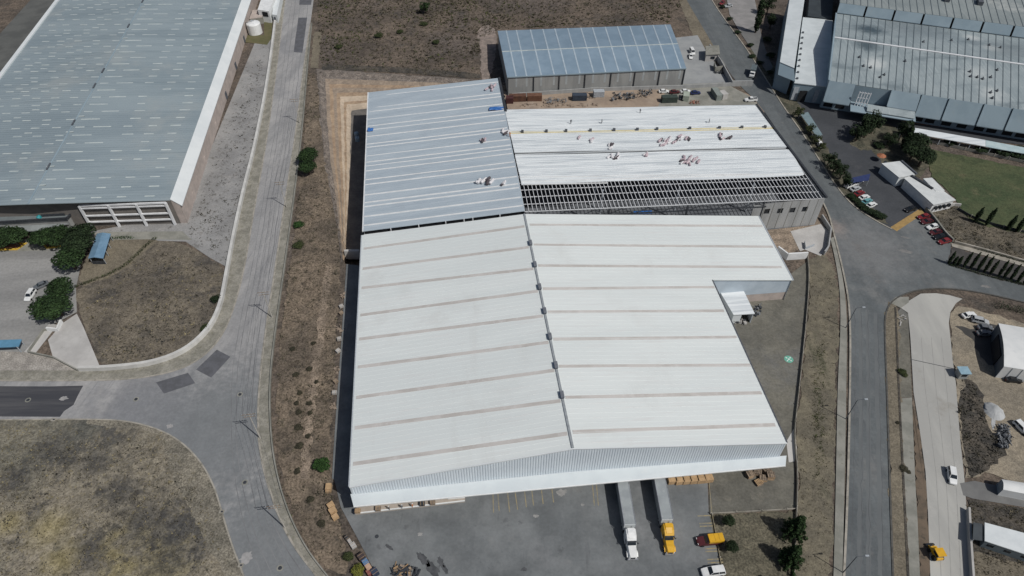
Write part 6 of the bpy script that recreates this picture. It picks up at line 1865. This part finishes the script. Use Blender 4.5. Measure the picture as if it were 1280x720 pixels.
heap('scrap_heap', 'debris with dark drums beside the white annexe', 'scrap heap', 945, 388, 6, 6, 16, (('dark_scrap', STEELD), ('metal_scrap', GREYM)), 1.0, 9)
heap('scrap_heap', 'dark goods stacked under the open end of the white annexe', 'scrap heap', 926, 400, 7, 4, 16, (('dark_scrap', STEELD), ('pale_scrap', CONCP)), 1.2, 10)
heap('scrap_heap', 'small dark debris against the pinkish base wall', 'scrap heap', 974, 367, 5, 2, 8, (('dark_scrap', STEELD), ('wood_scrap', WOOD)), .8, 11)
heap('rack_row', 'row of orange red racks against the pinkish base wall', 'rack', 939, 371, 6, 1.5, 10, (('racks', mat('rack_orange', (.42, .13, .06), (.34, .10, .05), 1, .7)),), .9, 12)
# goods along the shaded trench edge
random.seed(17)
for i, (px, py) in enumerate(((428, 368), (427, 384), (426.5, 392), (425, 410), (424.5, 425), (423, 440), (421, 462), (420, 478), (418.5, 492), (417, 508))):
    if i % 3 == 0:
        heap('rubble_heap', ('small stone heap high along the shaded trench edge', 'small stone heap in the upper middle of the trench edge', 'small stone heap in the lower middle of the trench edge', 'small stone heap lowest along the trench edge')[i // 3], 'rubble', px, py, 2.5, 4, 10, (('stones', RUB),), .6, 40 + i, (.3, .8))
    else:
        crate(P(px, py), 1.2, 1.0, random.uniform(.6, 1.1), random.choice((WOOD, CONCP, WOODG)), 'small pallet load along the shaded edge of the trench beside the white roof', random.uniform(0, 1), group='pallet loads along the trench')
# water tanks in the pit
for px, py, lab in ((447, 176, 'bluish water drum in the shaded pit'), (446, 170, 'second bluish water drum slightly higher in the shaded pit')):
    p = P(px, py, -4); t = thing('water_drum', lab, 'drum', p)
    MB().cyl((p.x, p.y, -4), (p.x, p.y, -2.4), .9, .9, 14).build('drum', mat('drum_blue_grey', (.20, .28, .36), (.16, .23, .30), 1, .6), t)
    MB().cyl((p.x, p.y, -2.4), (p.x, p.y, -2.1), .9, .3, 14).build('lid', MATS['drum_blue_grey'], t)
# concrete mixer splash and aggregate cone on right yard
c = P(1242, 514, 0)
gp_ = thing('aggregate_pile', 'pale cement pile with a spilled trail on the right dirt yard', 'pile', c)
random.seed(8)
cone = MB()
rings = []
for r_, z_ in ((2.6, 0), (2.0, .5), (1.3, .95), (.6, 1.3), (.15, 1.4)):
    rings.append([(c.x + r_ * (1 + random.uniform(-.12, .12)) * math.cos(i * math.pi / 9), c.y + r_ * 1.1 * (1 + random.uniform(-.12, .12)) * math.sin(i * math.pi / 9), z_) for i in range(18)])
cone.loft(rings); cone.build('pile', mat('cement_pale', (.42, .43, .43), (.34, .35, .35), .6, .95), gp_)
sp = W([(1240, 519), (1245, 519), (1244, 532), (1241, 538), (1239, 530)], .06)
MB().flat(sp).build('spill', MATS['cement_pale'], gp_)
# white materials beside the concrete road, top
heap('rubble_heap', 'white stones and bags on the verge beside the concrete road', 'rubble', 1128, 400, 4, 7, 10, (('stones', CONCP),), .4, 13, (.3, .7))
# lit hoarding tiles: small white table things
for px, py, lab in ((85, 440, None),):
    pass
# ================================================================== VEGETATION
def leafcloud(mb, c, r, n, size, squash=1.0):
    for _ in range(n):
        while True:
            d = Vector((random.uniform(-1, 1), random.uniform(-1, 1), random.uniform(-1, 1)))
            if .05 < d.length < 1:
                break
        d = d.normalized() * (d.length ** .5)
        p = Vector(c) + Vector((d.x * r, d.y * r, d.z * r * squash))
        nrm_ = (d + Vector((random.uniform(-.7, .7), random.uniform(-.7, .7), random.uniform(-.2, .9)))).normalized()
        x = nrm_.cross(Vector((random.uniform(-1, 1), random.uniform(-1, 1), .3))).normalized()
        y = nrm_.cross(x)
        s = size * random.uniform(.55, 1.3)
        mb.add([p - x * s, p - y * s * .6, p + x * s, p + y * s * .6], [(0, 1, 2, 3)])

def tree_mesh(kind, seed):
    random.seed(seed)
    cr, tr = MB(), MB()
    if kind == 'round':            # unit: height 1, radius ~.5
        tr.cyl((0, 0, 0), (.01, .01, .45), .05, .035, 8)
        for i in range(16):
            a = i * 2.4
            rr = .30 * math.sqrt((i + .5) / 16)
            z = .60 + .22 * (1 - (rr / .32) ** 2) + random.uniform(-.06, .04)
            c = (rr * math.cos(a) * 1.05, rr * math.sin(a) * 1.05, z)
            tr.cyl((0, 0, .32), c, .022, .008, 5)
            leafcloud(cr, c, random.uniform(.16, .21), 190, .036, .8)
    elif kind == 'loose':
        tr.cyl((0, 0, 0), (.02, -.01, .55), .035, .02, 7)
        for i in range(13):
            a = random.uniform(0, 6.28); rr = random.uniform(.05, .34); z = random.uniform(.35, .92)
            c = (rr * math.cos(a), rr * math.sin(a), z)
            tr.cyl((0, 0, z * .55), c, .016, .005, 5)
            leafcloud(cr, c, random.uniform(.11, .17), 110, .034, .9)
    elif kind == 'pine':
        tr.cyl((0, 0, 0), (0, 0, .95), .035, .008, 8)
        for k in range(9):
            z = .16 + k * .09; R_ = .34 * (1 - k / 9.6)
            nb = 9 - k // 2
            for i in range(nb):
                a = 6.283 * i / nb + k * .7 + random.uniform(-.2, .2); L_ = R_ * random.uniform(.75, 1.15)
                e = Vector((L_ * math.cos(a), L_ * math.sin(a), z - .03 + random.uniform(-.02, .03)))
                tr.cyl((0, 0, z), e, .009, .003, 4)
                for q in (.35, .6, .85, 1.0):
                    leafcloud(cr, e * q + Vector((0, 0, z * (1 - q))), .055, 20, .028, .6)
        leafcloud(cr, (0, 0, .95), .04, 20, .02, 1.5)
    elif kind == 'slim':
        tr.cyl((0, 0, 0), (0, 0, .9), .02, .006, 6)
        for k in range(14):
            z = .1 + k * .064; r_ = .075 * math.sin(math.pi * min(1, (k + 2.0) / 15)) ** .7
            leafcloud(cr, (random.uniform(-.012, .012), random.uniform(-.012, .012), z), r_, 80, .024, 1.3)
    elif kind == 'bush':
        for i in range(3):
            tr.cyl((0, 0, 0), (random.uniform(-.2, .2), random.uniform(-.2, .2), .5), .04, .015, 5)
        for i in range(10):
            a = i * 2.4; rr = .34 * math.sqrt((i + .3) / 10)
            leafcloud(cr, (rr * math.cos(a), rr * math.sin(a), .5 + .18 * (1 - rr / .4) + random.uniform(-.08, .08)), random.uniform(.20, .27), 130, .055, .85)
    return tr, cr
TM = {}
for kind, seeds in (('round', (1, 2)), ('loose', (3, 4, 5)), ('pine', (6, 7)), ('slim', (8, 9)), ('bush', (10, 11, 12))):
    for i, s_ in enumerate(seeds):
        tr_, cr_ = tree_mesh(kind, s_)
        TM[kind, i] = (tr_, cr_)
TMM = {}
def tree(kind, var, px, py, h, rad, leaf, label, cat='tree', name=None, group=None, z=0.0):
    k = (kind, var, leaf.name)
    if k not in TMM:
        tr_, cr_ = TM[kind, var]
        TMM[k] = (tr_.mesh('trunk', BARK), cr_.mesh('crown', leaf))
    t = thing(name or ('tree' if kind != 'bush' else 'shrub'), label, cat, P(px, py, z) + UP * (z - 0 if z else .0), random.uniform(0, 6.28), group)
    a = bpy.data.objects.new('trunk' if kind != 'bush' else 'stem', TMM[k][0]); COL.objects.link(a); a.parent = t
    b = bpy.data.objects.new('crown', TMM[k][1]); COL.objects.link(b); b.parent = t
    sx = rad / {'round': .46, 'loose': .40, 'pine': .34, 'slim': .08, 'bush': .52}[kind]
    t.scale = (sx, sx, h)
    return t
random.seed(77)
# big round clipped trees on the left
for i, (px, py, h, r_, lab) in enumerate((
    (9, 307, 6.5, 5.2, 'round dark tree at the left frame edge over the yellow planter'), (23, 307, 6.5, 5.2, 'round dark tree second from the left edge over the yellow planter'),
    (61, 308, 6.5, 4.9, 'round dark tree left of the pair over the short yellow planter'), (78, 307, 6.8, 5.3, 'round dark tree right of the pair over the short yellow planter'),
    (104, 320, 8.5, 6.0, 'tall dense tree at the top of the big dark cluster beside the blue shelter'), (110, 308, 8.5, 5.2, 'pointed dense tree behind the big dark cluster touching the white frame'), (95, 336, 7.5, 5.6, 'round dense tree at the bottom of the big dark cluster'),
    (82, 371, 6.5, 4.5, 'smaller round tree above the dark grey car'), (69, 397, 7.5, 5.8, 'large round tree over the white car'), (78, 394, 7.2, 5.2, 'large round tree beside the white stepped wall'))):
    tree('round', i % 2, px, py, h, r_ * .92, TREEL if i not in (4, 5) else TREED, lab)
# bushes on the scrub strip and fields
for kind, var, px, py, h, r_, leaf, lab in (
    ('bush', 0, 403, 584, 2.6, 2.35, TREEG, 'round green bush beside the shaded trench'), ('round', 0, 388, 205, 6.5, 4.0, TREEL, 'dark green roadside tree beside the tan cut bank'), ('round', 1, 387, 218, 5.5, 3.5, TREEL, 'lower dark green tree joined to the roadside tree'),
    ('bush', 1, 374, 283, 1.6, 2.0, TREEG, 'small green bush nearest the low kerb wall on the scrub strip'), ('bush', 2, 374, 308, 1.3, 2.0, TREEO, 'flat olive bush below the small green one on the scrub strip'), ('bush', 0, 448, 716, 1.8, 1.7, mat('yellow_green_leaves', (.14, .14, .02), (.09, .10, .02), .7, .8, island=.5), 'yellow green bush at the yard edge by the crates'),
    ('bush', 1, 436, 697, 1.3, 1.3, TREEO, 'small olive bush at the yard edge above the yellow green one'),
    ('loose', 2, 533, 16, 5.5, 3.2, TREEL, 'dark green tree alone in the upper scrub field'), ('bush', 2, 474, 46, 1.7, 2.4, TREEO, 'olive bush left of the middle of the upper field'), ('bush', 0, 500, 41, 1.4, 2.0, TREEO, 'olive bush right of the other in the upper field'), ('bush', 1, 424, 60, 1.4, 2.0, TREEO, 'low olive bush near the left of the upper field'), ('bush', 0, 545, 54, 1.3, 2.2, TREEO, 'low olive bush near the berm of the upper field'), ('bush', 2, 530, 31, 1.3, 2.2, TREEO, 'low olive bush just below the dark tree in the upper field'),
    ('round', 0, 908, 656, 3.4, 1.55, TREED, 'round dark bush at the top corner of the small grass plot'), ('round', 1, 912, 688, 3.4, 1.55, TREED, 'round dark bush behind the dark red pickup'),
    ('bush', 2, 271, 377, 2.4, 1.6, TREED, 'dark bush against the inner side of the curving pale wall'), ('bush', 0, 258, 412, 2.0, 1.5, TREEO, 'lower olive bush against the inner side of the curving pale wall')):
    tree(kind, var, px, py, h, r_, leaf, lab, 'bush' if kind == 'bush' else 'tree')
for i, (px, py, h, lab) in enumerate(((989, 669, 9.5, 'spreading pine at the upper right corner of the grass plot'), (985, 704, 9.0, 'spreading pine at the lower right of the grass plot'), (984, 746, 9.0, 'spreading pine whose shadow enters at the bottom edge'))):
    tree('pine', i % 2, px, py, h, 2.7, TREEL, lab)
# right grounds: trees along the road and on the island
for i, (px, py, h, r_, lab) in enumerate((
    (997, 148, 4.5, 2.4, 'small roadside tree nearest the annexe doorway'), (1010, 168, 4.5, 2.2, 'small roadside tree at the head of the teal canopy'), (1017, 180, 4.2, 2.2, 'small roadside tree leaning on the teal canopy'), (1024, 190, 4.0, 2.1, 'small roadside tree below the teal canopy'),
    (1034, 207, 5.5, 2.8, 'bushy roadside tree above the row of cars'), (1041, 215, 5.5, 3.0, 'bushy roadside tree second above the row of cars'), (1049, 224, 5.5, 3.0, 'bushy roadside tree third above the row of cars'), (1056, 234, 5.0, 2.8, 'bushy roadside tree beside the white van'))):
    tree('loose', i % 3, px, py, h, r_, TREEO if i < 4 else TREED, lab, group='trees along the diagonal road')
for i, (px, py, h, r_) in enumerate(((1063, 247, 1.6, 1.7), (1069, 252, 1.6, 1.7), (1075, 258, 1.7, 1.7), (1081, 263, 1.7, 1.8), (1087, 267, 1.8, 1.8), (1094, 270, 2.0, 2.0), (1101, 273, 2.0, 1.8), (940, 72, 1.5, 1.8), (950, 80, 1.4, 1.6), (938, 58, 1.6, 1.8), (922, 42, 1.6, 1.8), (912, 25, 1.5, 1.6), (903, 10, 1.5, 1.6), (962, 92, 1.5, 1.6), (970, 105, 1.6, 1.6))):
    lab = ('low shrub in the bed between the road kerb and the parked cars' if i < 7 else 'low shrub in the bed along the upper diagonal road')
    tree('bush', i % 3, px, py, h, r_, TREED, lab, 'bush', group='shrubs by the parked cars' if i < 7 else 'shrubs along the upper road')
for i, (kind, px, py, h, r_, lab) in enumerate((
    ('loose', 1080, 172, 9, 5.0, 'tall dark tree at the front of the planted island'), ('loose', 1089, 166, 8.5, 4.6, 'tall dark tree just behind the front one on the island'), ('loose', 1070, 176, 6.5, 3.6, 'lower dark tree at the left tip of the planted island'), ('loose', 1122, 178, 9.5, 3.8, 'dark tree in the middle of the planted island'), ('slim', 1128, 186, 11, 1.7, 'slim dark tree rising from the island beside the carport'),
    ('round', 1136, 202, 8, 4.6, 'dense dark tree behind the guardhouse roof'), ('round', 1148, 208, 8, 4.6, 'dense dark tree at the right behind the guardhouse'), ('round', 1140, 192, 8.5, 4.8, 'dense dark tree deepest in the island clump'), ('loose', 1108, 183, 6, 3.0, 'small loose tree near the orange parasol'), ('bush', 1098, 184, 2, 2.4, 'dark bush left of the island path'),
    ('bush', 1253, 192, 3, 4.5, 'dark bush over the pale teal end of the carport'), ('bush', 1274, 196, 3, 4.5, 'dark bush at the right end of the carport'), ('bush', 1187, 181, 2.2, 2.6, 'dark bush in front of the white carport strip'), ('bush', 1225, 190, 2.2, 2.6, 'dark bush in front of the carport at its middle'),
    ('slim', 944, 41, 21, 1.9, 'very tall dark slender tree beside the pale car park'), ('loose', 958, 18, 8, 4, 'green tree behind the very tall slender tree'), ('loose', 962, 36, 7, 3.5, 'green tree beside the shadowed annexe side'), ('bush', 958, 52, 2.5, 2.5, 'dark bush beside the drive below the tall slender tree'), ('bush', 963, 72, 2.5, 2.5, 'dark bush beside the lower drive bend'))):
    if kind == 'slim' and px == 944:
        tree(kind, 0, px, py, h, r_, TREED, lab)
    else:
        tree(kind, i % {'loose': 3, 'round': 2, 'slim': 2, 'bush': 3}[kind], px, py, h, r_, TREED, lab, 'bush' if kind == 'bush' else 'tree')
# dark slender trees beside the road on the right
for i, (px, py, h) in enumerate(((1185, 330, 5), (1191, 331.5, 3.5), (1196, 332.5, 4), (1204, 334, 6), (1212, 336.5, 6.8), (1221, 339, 6.8), (1229, 341, 6.5), (1237, 343, 5.6), (1247, 346, 6.6), (1254, 348, 6.2), (1262, 350.5, 6.4), (1271, 353, 6.2), (1279, 355, 6.5))):
    tree('slim', i % 2, px, py, h * 1.15, .62, TREED, 'slender dark tree in the close row beside the right branch road', group='slender dark trees beside the branch road', name='cypress_tree')
for i, (px, py, h) in enumerate(((1218, 278, 6), (1232, 282, 7), (1259, 288, 6), (1270, 290, 6))):
    tree('slim', i % 2, px, py, h * 1.15, .9, TREED, ('slender dark tree leftmost at the lower lawn edge', 'slender dark tree second from the left at the lower lawn edge', 'slender dark tree third from the left at the lower lawn edge', 'slender dark tree rightmost at the lower lawn edge')[i], group='slender dark trees at the lawn edge', name='cypress_tree')
# hedge strips
def hedge(px_pts, w_, h, leaf, label, n_per=26):
    pts = smooth_px(px_pts)
    t = thing('hedge', label, 'hedge', pts[0])
    cr, st_ = MB(), MB()
    for a, b in zip(pts, pts[1:]):
        L_ = (b - a).length; k = max(1, int(L_ / .6))
        for i in range(k):
            c = lerp(a, b, i / k)
            leafcloud(cr, (c.x, c.y, h * .5), w_ * .6 * random.uniform(.8, 1.2), n_per, .17, h / w_ * .9)
            if i % 2 == 0:
                st_.cyl((c.x, c.y, 0), (c.x, c.y, h * .5), .04, .02, 4)
    cr.build('foliage', leaf, t); st_.build('stems', BARK, t)
hedge([(94, 359), (120, 350), (148, 338), (166, 325), (182, 308), (195, 298)], 1.1, .9, TREEO, 'low dark curving hedge across the dry grass lot')
hedge([(138, 298.5), (168, 297.5)], 1.3, 1.0, TREEG, 'straight low green hedge beside the blue shelter')
hedge([(1245, 383), (1290, 392), (1400, 415)], 3.0, 1.6, TREED, 'thick dark hedge between the branch road and the tent yard', 34)
hedge([(1186, 331.5), (1230, 344), (1290, 359), (1400, 386)], .9, .7, TREED, 'low dark hedge at the foot of the slender tree row')
hedge([(1200, 305), (1240, 317), (1290, 331)], .8, .8, TREED, 'dark ragged hedge behind the long tan low wall')
hedge([(1160, 274), (1172, 288), (1190, 300)], 1.4, 1.2, TREED, 'dark hedge behind the row of nose in cars')

# weeds: uncountable ground cover
def weeds(poly_px, n_, smin, smax, m, label, name='dry_weeds', clump=.55, seed=1, upright=.6, avoid=None):
    random.seed(seed)
    poly = [(p.x, p.y) for p in W(poly_px)]
    x0, x1 = min(p[0] for p in poly), max(p[0] for p in poly)
    y0, y1 = min(p[1] for p in poly), max(p[1] for p in poly)
    mb = MB()
    cen = [(random.uniform(x0, x1), random.uniform(y0, y1), random.uniform(3, 10)) for _ in range(26)]
    k = 0
    tries = 0
    while k < n_ and tries < n_ * 12:
        tries += 1
        if random.random() < clump:
            c = random.choice(cen); x, y = c[0] + random.gauss(0, c[2]), c[1] + random.gauss(0, c[2])
        else:
            x, y = random.uniform(x0, x1), random.uniform(y0, y1)
        if not inside((x, y), poly):
            continue
        k += 1
        s = random.uniform(smin, smax) * (1.6 if random.random() < .12 else 1)
        for _ in range(5):
            a = random.uniform(0, 6.28)
            d = Vector((math.cos(a), math.sin(a), 0)); nn = Vector((-d.y, d.x, 0)) * s * .32
            b = Vector((x, y, -.15)) + d * s * .12
            tip = b + d * s * random.uniform(.4, .9) + UP * (s * random.uniform(.4, 1.0) * upright + .15)
            mb.add([b - nn, b + nn, tip], [(0, 1, 2)])
    stuff(mb.build(name, m), label, 'weeds')
weeds([(395, 0), (860, -10), (838, 28), (625, 36), (600, 50), (596, 98), (402, 86)], 4200, .35, .9, WEED, 'dark dry scrub covering the upper field behind the pit', 'scrub', seed=2, clump=.35)
weeds([(395, 0), (860, -10), (838, 28), (625, 36), (600, 50), (596, 98), (402, 86)], 900, .4, .9, WEEDGR, 'greenish scrub mixed through the upper field', 'scrub', seed=12, clump=.6)
weeds([(372, 240), (405, 200), (424, 300), (425, 340), (418, 470), (411, 600), (438, 700), (405, 708), (375, 660), (350, 600), (344, 520), (350, 420), (362, 330)], 3000, .2, .6, WEED, 'dry weeds scattered over the long scrub strip beside the warehouse', seed=3, clump=.4)
weeds([(385, 90), (400, 95), (404, 190), (380, 235), (374, 225)], 220, .3, .8, WEED, 'dry weeds between the low kerb wall and the cut bank', seed=13, clump=.3)
weeds([(0, 545), (200, 552), (245, 610), (275, 720), (0, 720)], 2600, .2, .55, WEEDD, 'charred weeds on the burnt field at the lower left', seed=4, clump=.8)
weeds([(0, 530), (200, 540), (245, 590), (290, 720), (0, 720)], 2600, .2, .5, WEEDY, 'straw coloured weeds on the burnt field at the lower left', seed=5, clump=.5)
weeds([(130, 345), (200, 310), (280, 340), (270, 400), (190, 450), (130, 455), (105, 390)], 900, .3, .75, WEEDD, 'dark charred weeds on the dry lot inside the pale wall', seed=6, clump=.7)
weeds([(130, 345), (200, 310), (280, 340), (270, 400), (190, 450), (130, 455), (105, 390)], 700, .2, .6, WEEDY, 'straw coloured weeds on the dry lot inside the pale wall', seed=7, clump=.3)
weeds([(232, 295), (310, 90), (330, 70), (320, 180), (284, 330)], 700, .3, .7, WEEDD, 'weeds in the cracks of the pavement beside the blue roofed warehouse', seed=8, clump=.5)
weeds([(1012, 340), (1042, 340), (1048, 400), (1042, 600), (1036, 720), (998, 720), (1000, 560)], 1300, .15, .4, WEED, 'dry weeds on the verge beside the right road', seed=9, clump=.4)
weeds([(1016, 440), (1032, 420), (1030, 580), (1018, 600)], 500, .2, .5, WEEDGR, 'green weeds along the damp line of the right verge', seed=10, clump=.5)
weeds([(1158, 270), (1197, 256), (1224, 282), (1280, 295), (1300, 330), (1190, 302)], 600, .3, .8, WEED, 'dry scrub on the bank below the green lawn', seed=11, clump=.4)
weeds([(1203, 473), (1216, 476), (1228, 500), (1236, 540), (1262, 562), (1225, 592), (1209, 598), (1199, 510)], 420, .3, .8, WEEDD, 'dark weeds on the soil bank beside the concrete road', seed=14, clump=.4)
weeds([(1209, 626), (1300, 640), (1300, 720), (1216, 720)], 420, .3, .7, WEED, 'dry weeds around the site cabin at the lower right', seed=15, clump=.4)
weeds([(327, 480), (336, 480), (344, 590), (375, 670), (400, 715), (385, 715), (335, 600)], 300, .15, .35, WEEDGR, 'short weeds on the strip between kerb and low kerb wall', seed=16, clump=.3)
weeds([(337, 110), (345, 105), (318, 260), (296, 370), (270, 425), (264, 418), (290, 340)], 240, .15, .4, WEEDGR, 'short weeds along the foot of the pale boundary wall', seed=18, clump=.3)
# debris on verge by the concrete road
for i, (px, py, h_, r_, lab) in enumerate(((1127, 466, 1.1, 1.3, 'dark ragged bush on the verge above the broken slab'), (1131, 470, .7, .8, 'small ragged bush beside the larger one above the broken slab'), (1129, 586, .5, 1.1, 'flat dull bush on the broken slab beside the silt bank'), (1135, 590, .4, .7, 'smaller flat dull bush on the broken slab towards the silt bank'), (1122, 529, .5, .6, 'small dull bush at the drain beside the right road'))):
    tree('bush', i % 3, px, py, h_, r_, TREEO if i < 2 else mat('dull_brown_leaves', (.058, .054, .036), (.042, .04, .028), .7, .85, island=.5, spec=.1), lab, 'bush')

for i, (px, py, r_) in enumerate(((370, 469, 1.0), (387, 462, .9), (375, 492, .8), (371, 505, .8), (387, 505, .8), (374, 516, .9), (388, 517, .8), (373, 535, 1.1), (385, 546, .8), (375, 558, 1.2), (366, 437, .9), (392, 430, .8), (396, 478, .7), (372, 590, .9), (388, 625, 1.0), (402, 655, 1.1))):
    tree('bush', i % 3, px, py, .7, r_, MATS['dull_brown_leaves'], 'low dull brown bush on the scrub strip beside the pale trodden track', 'bush', group='dull bushes along the trodden track')
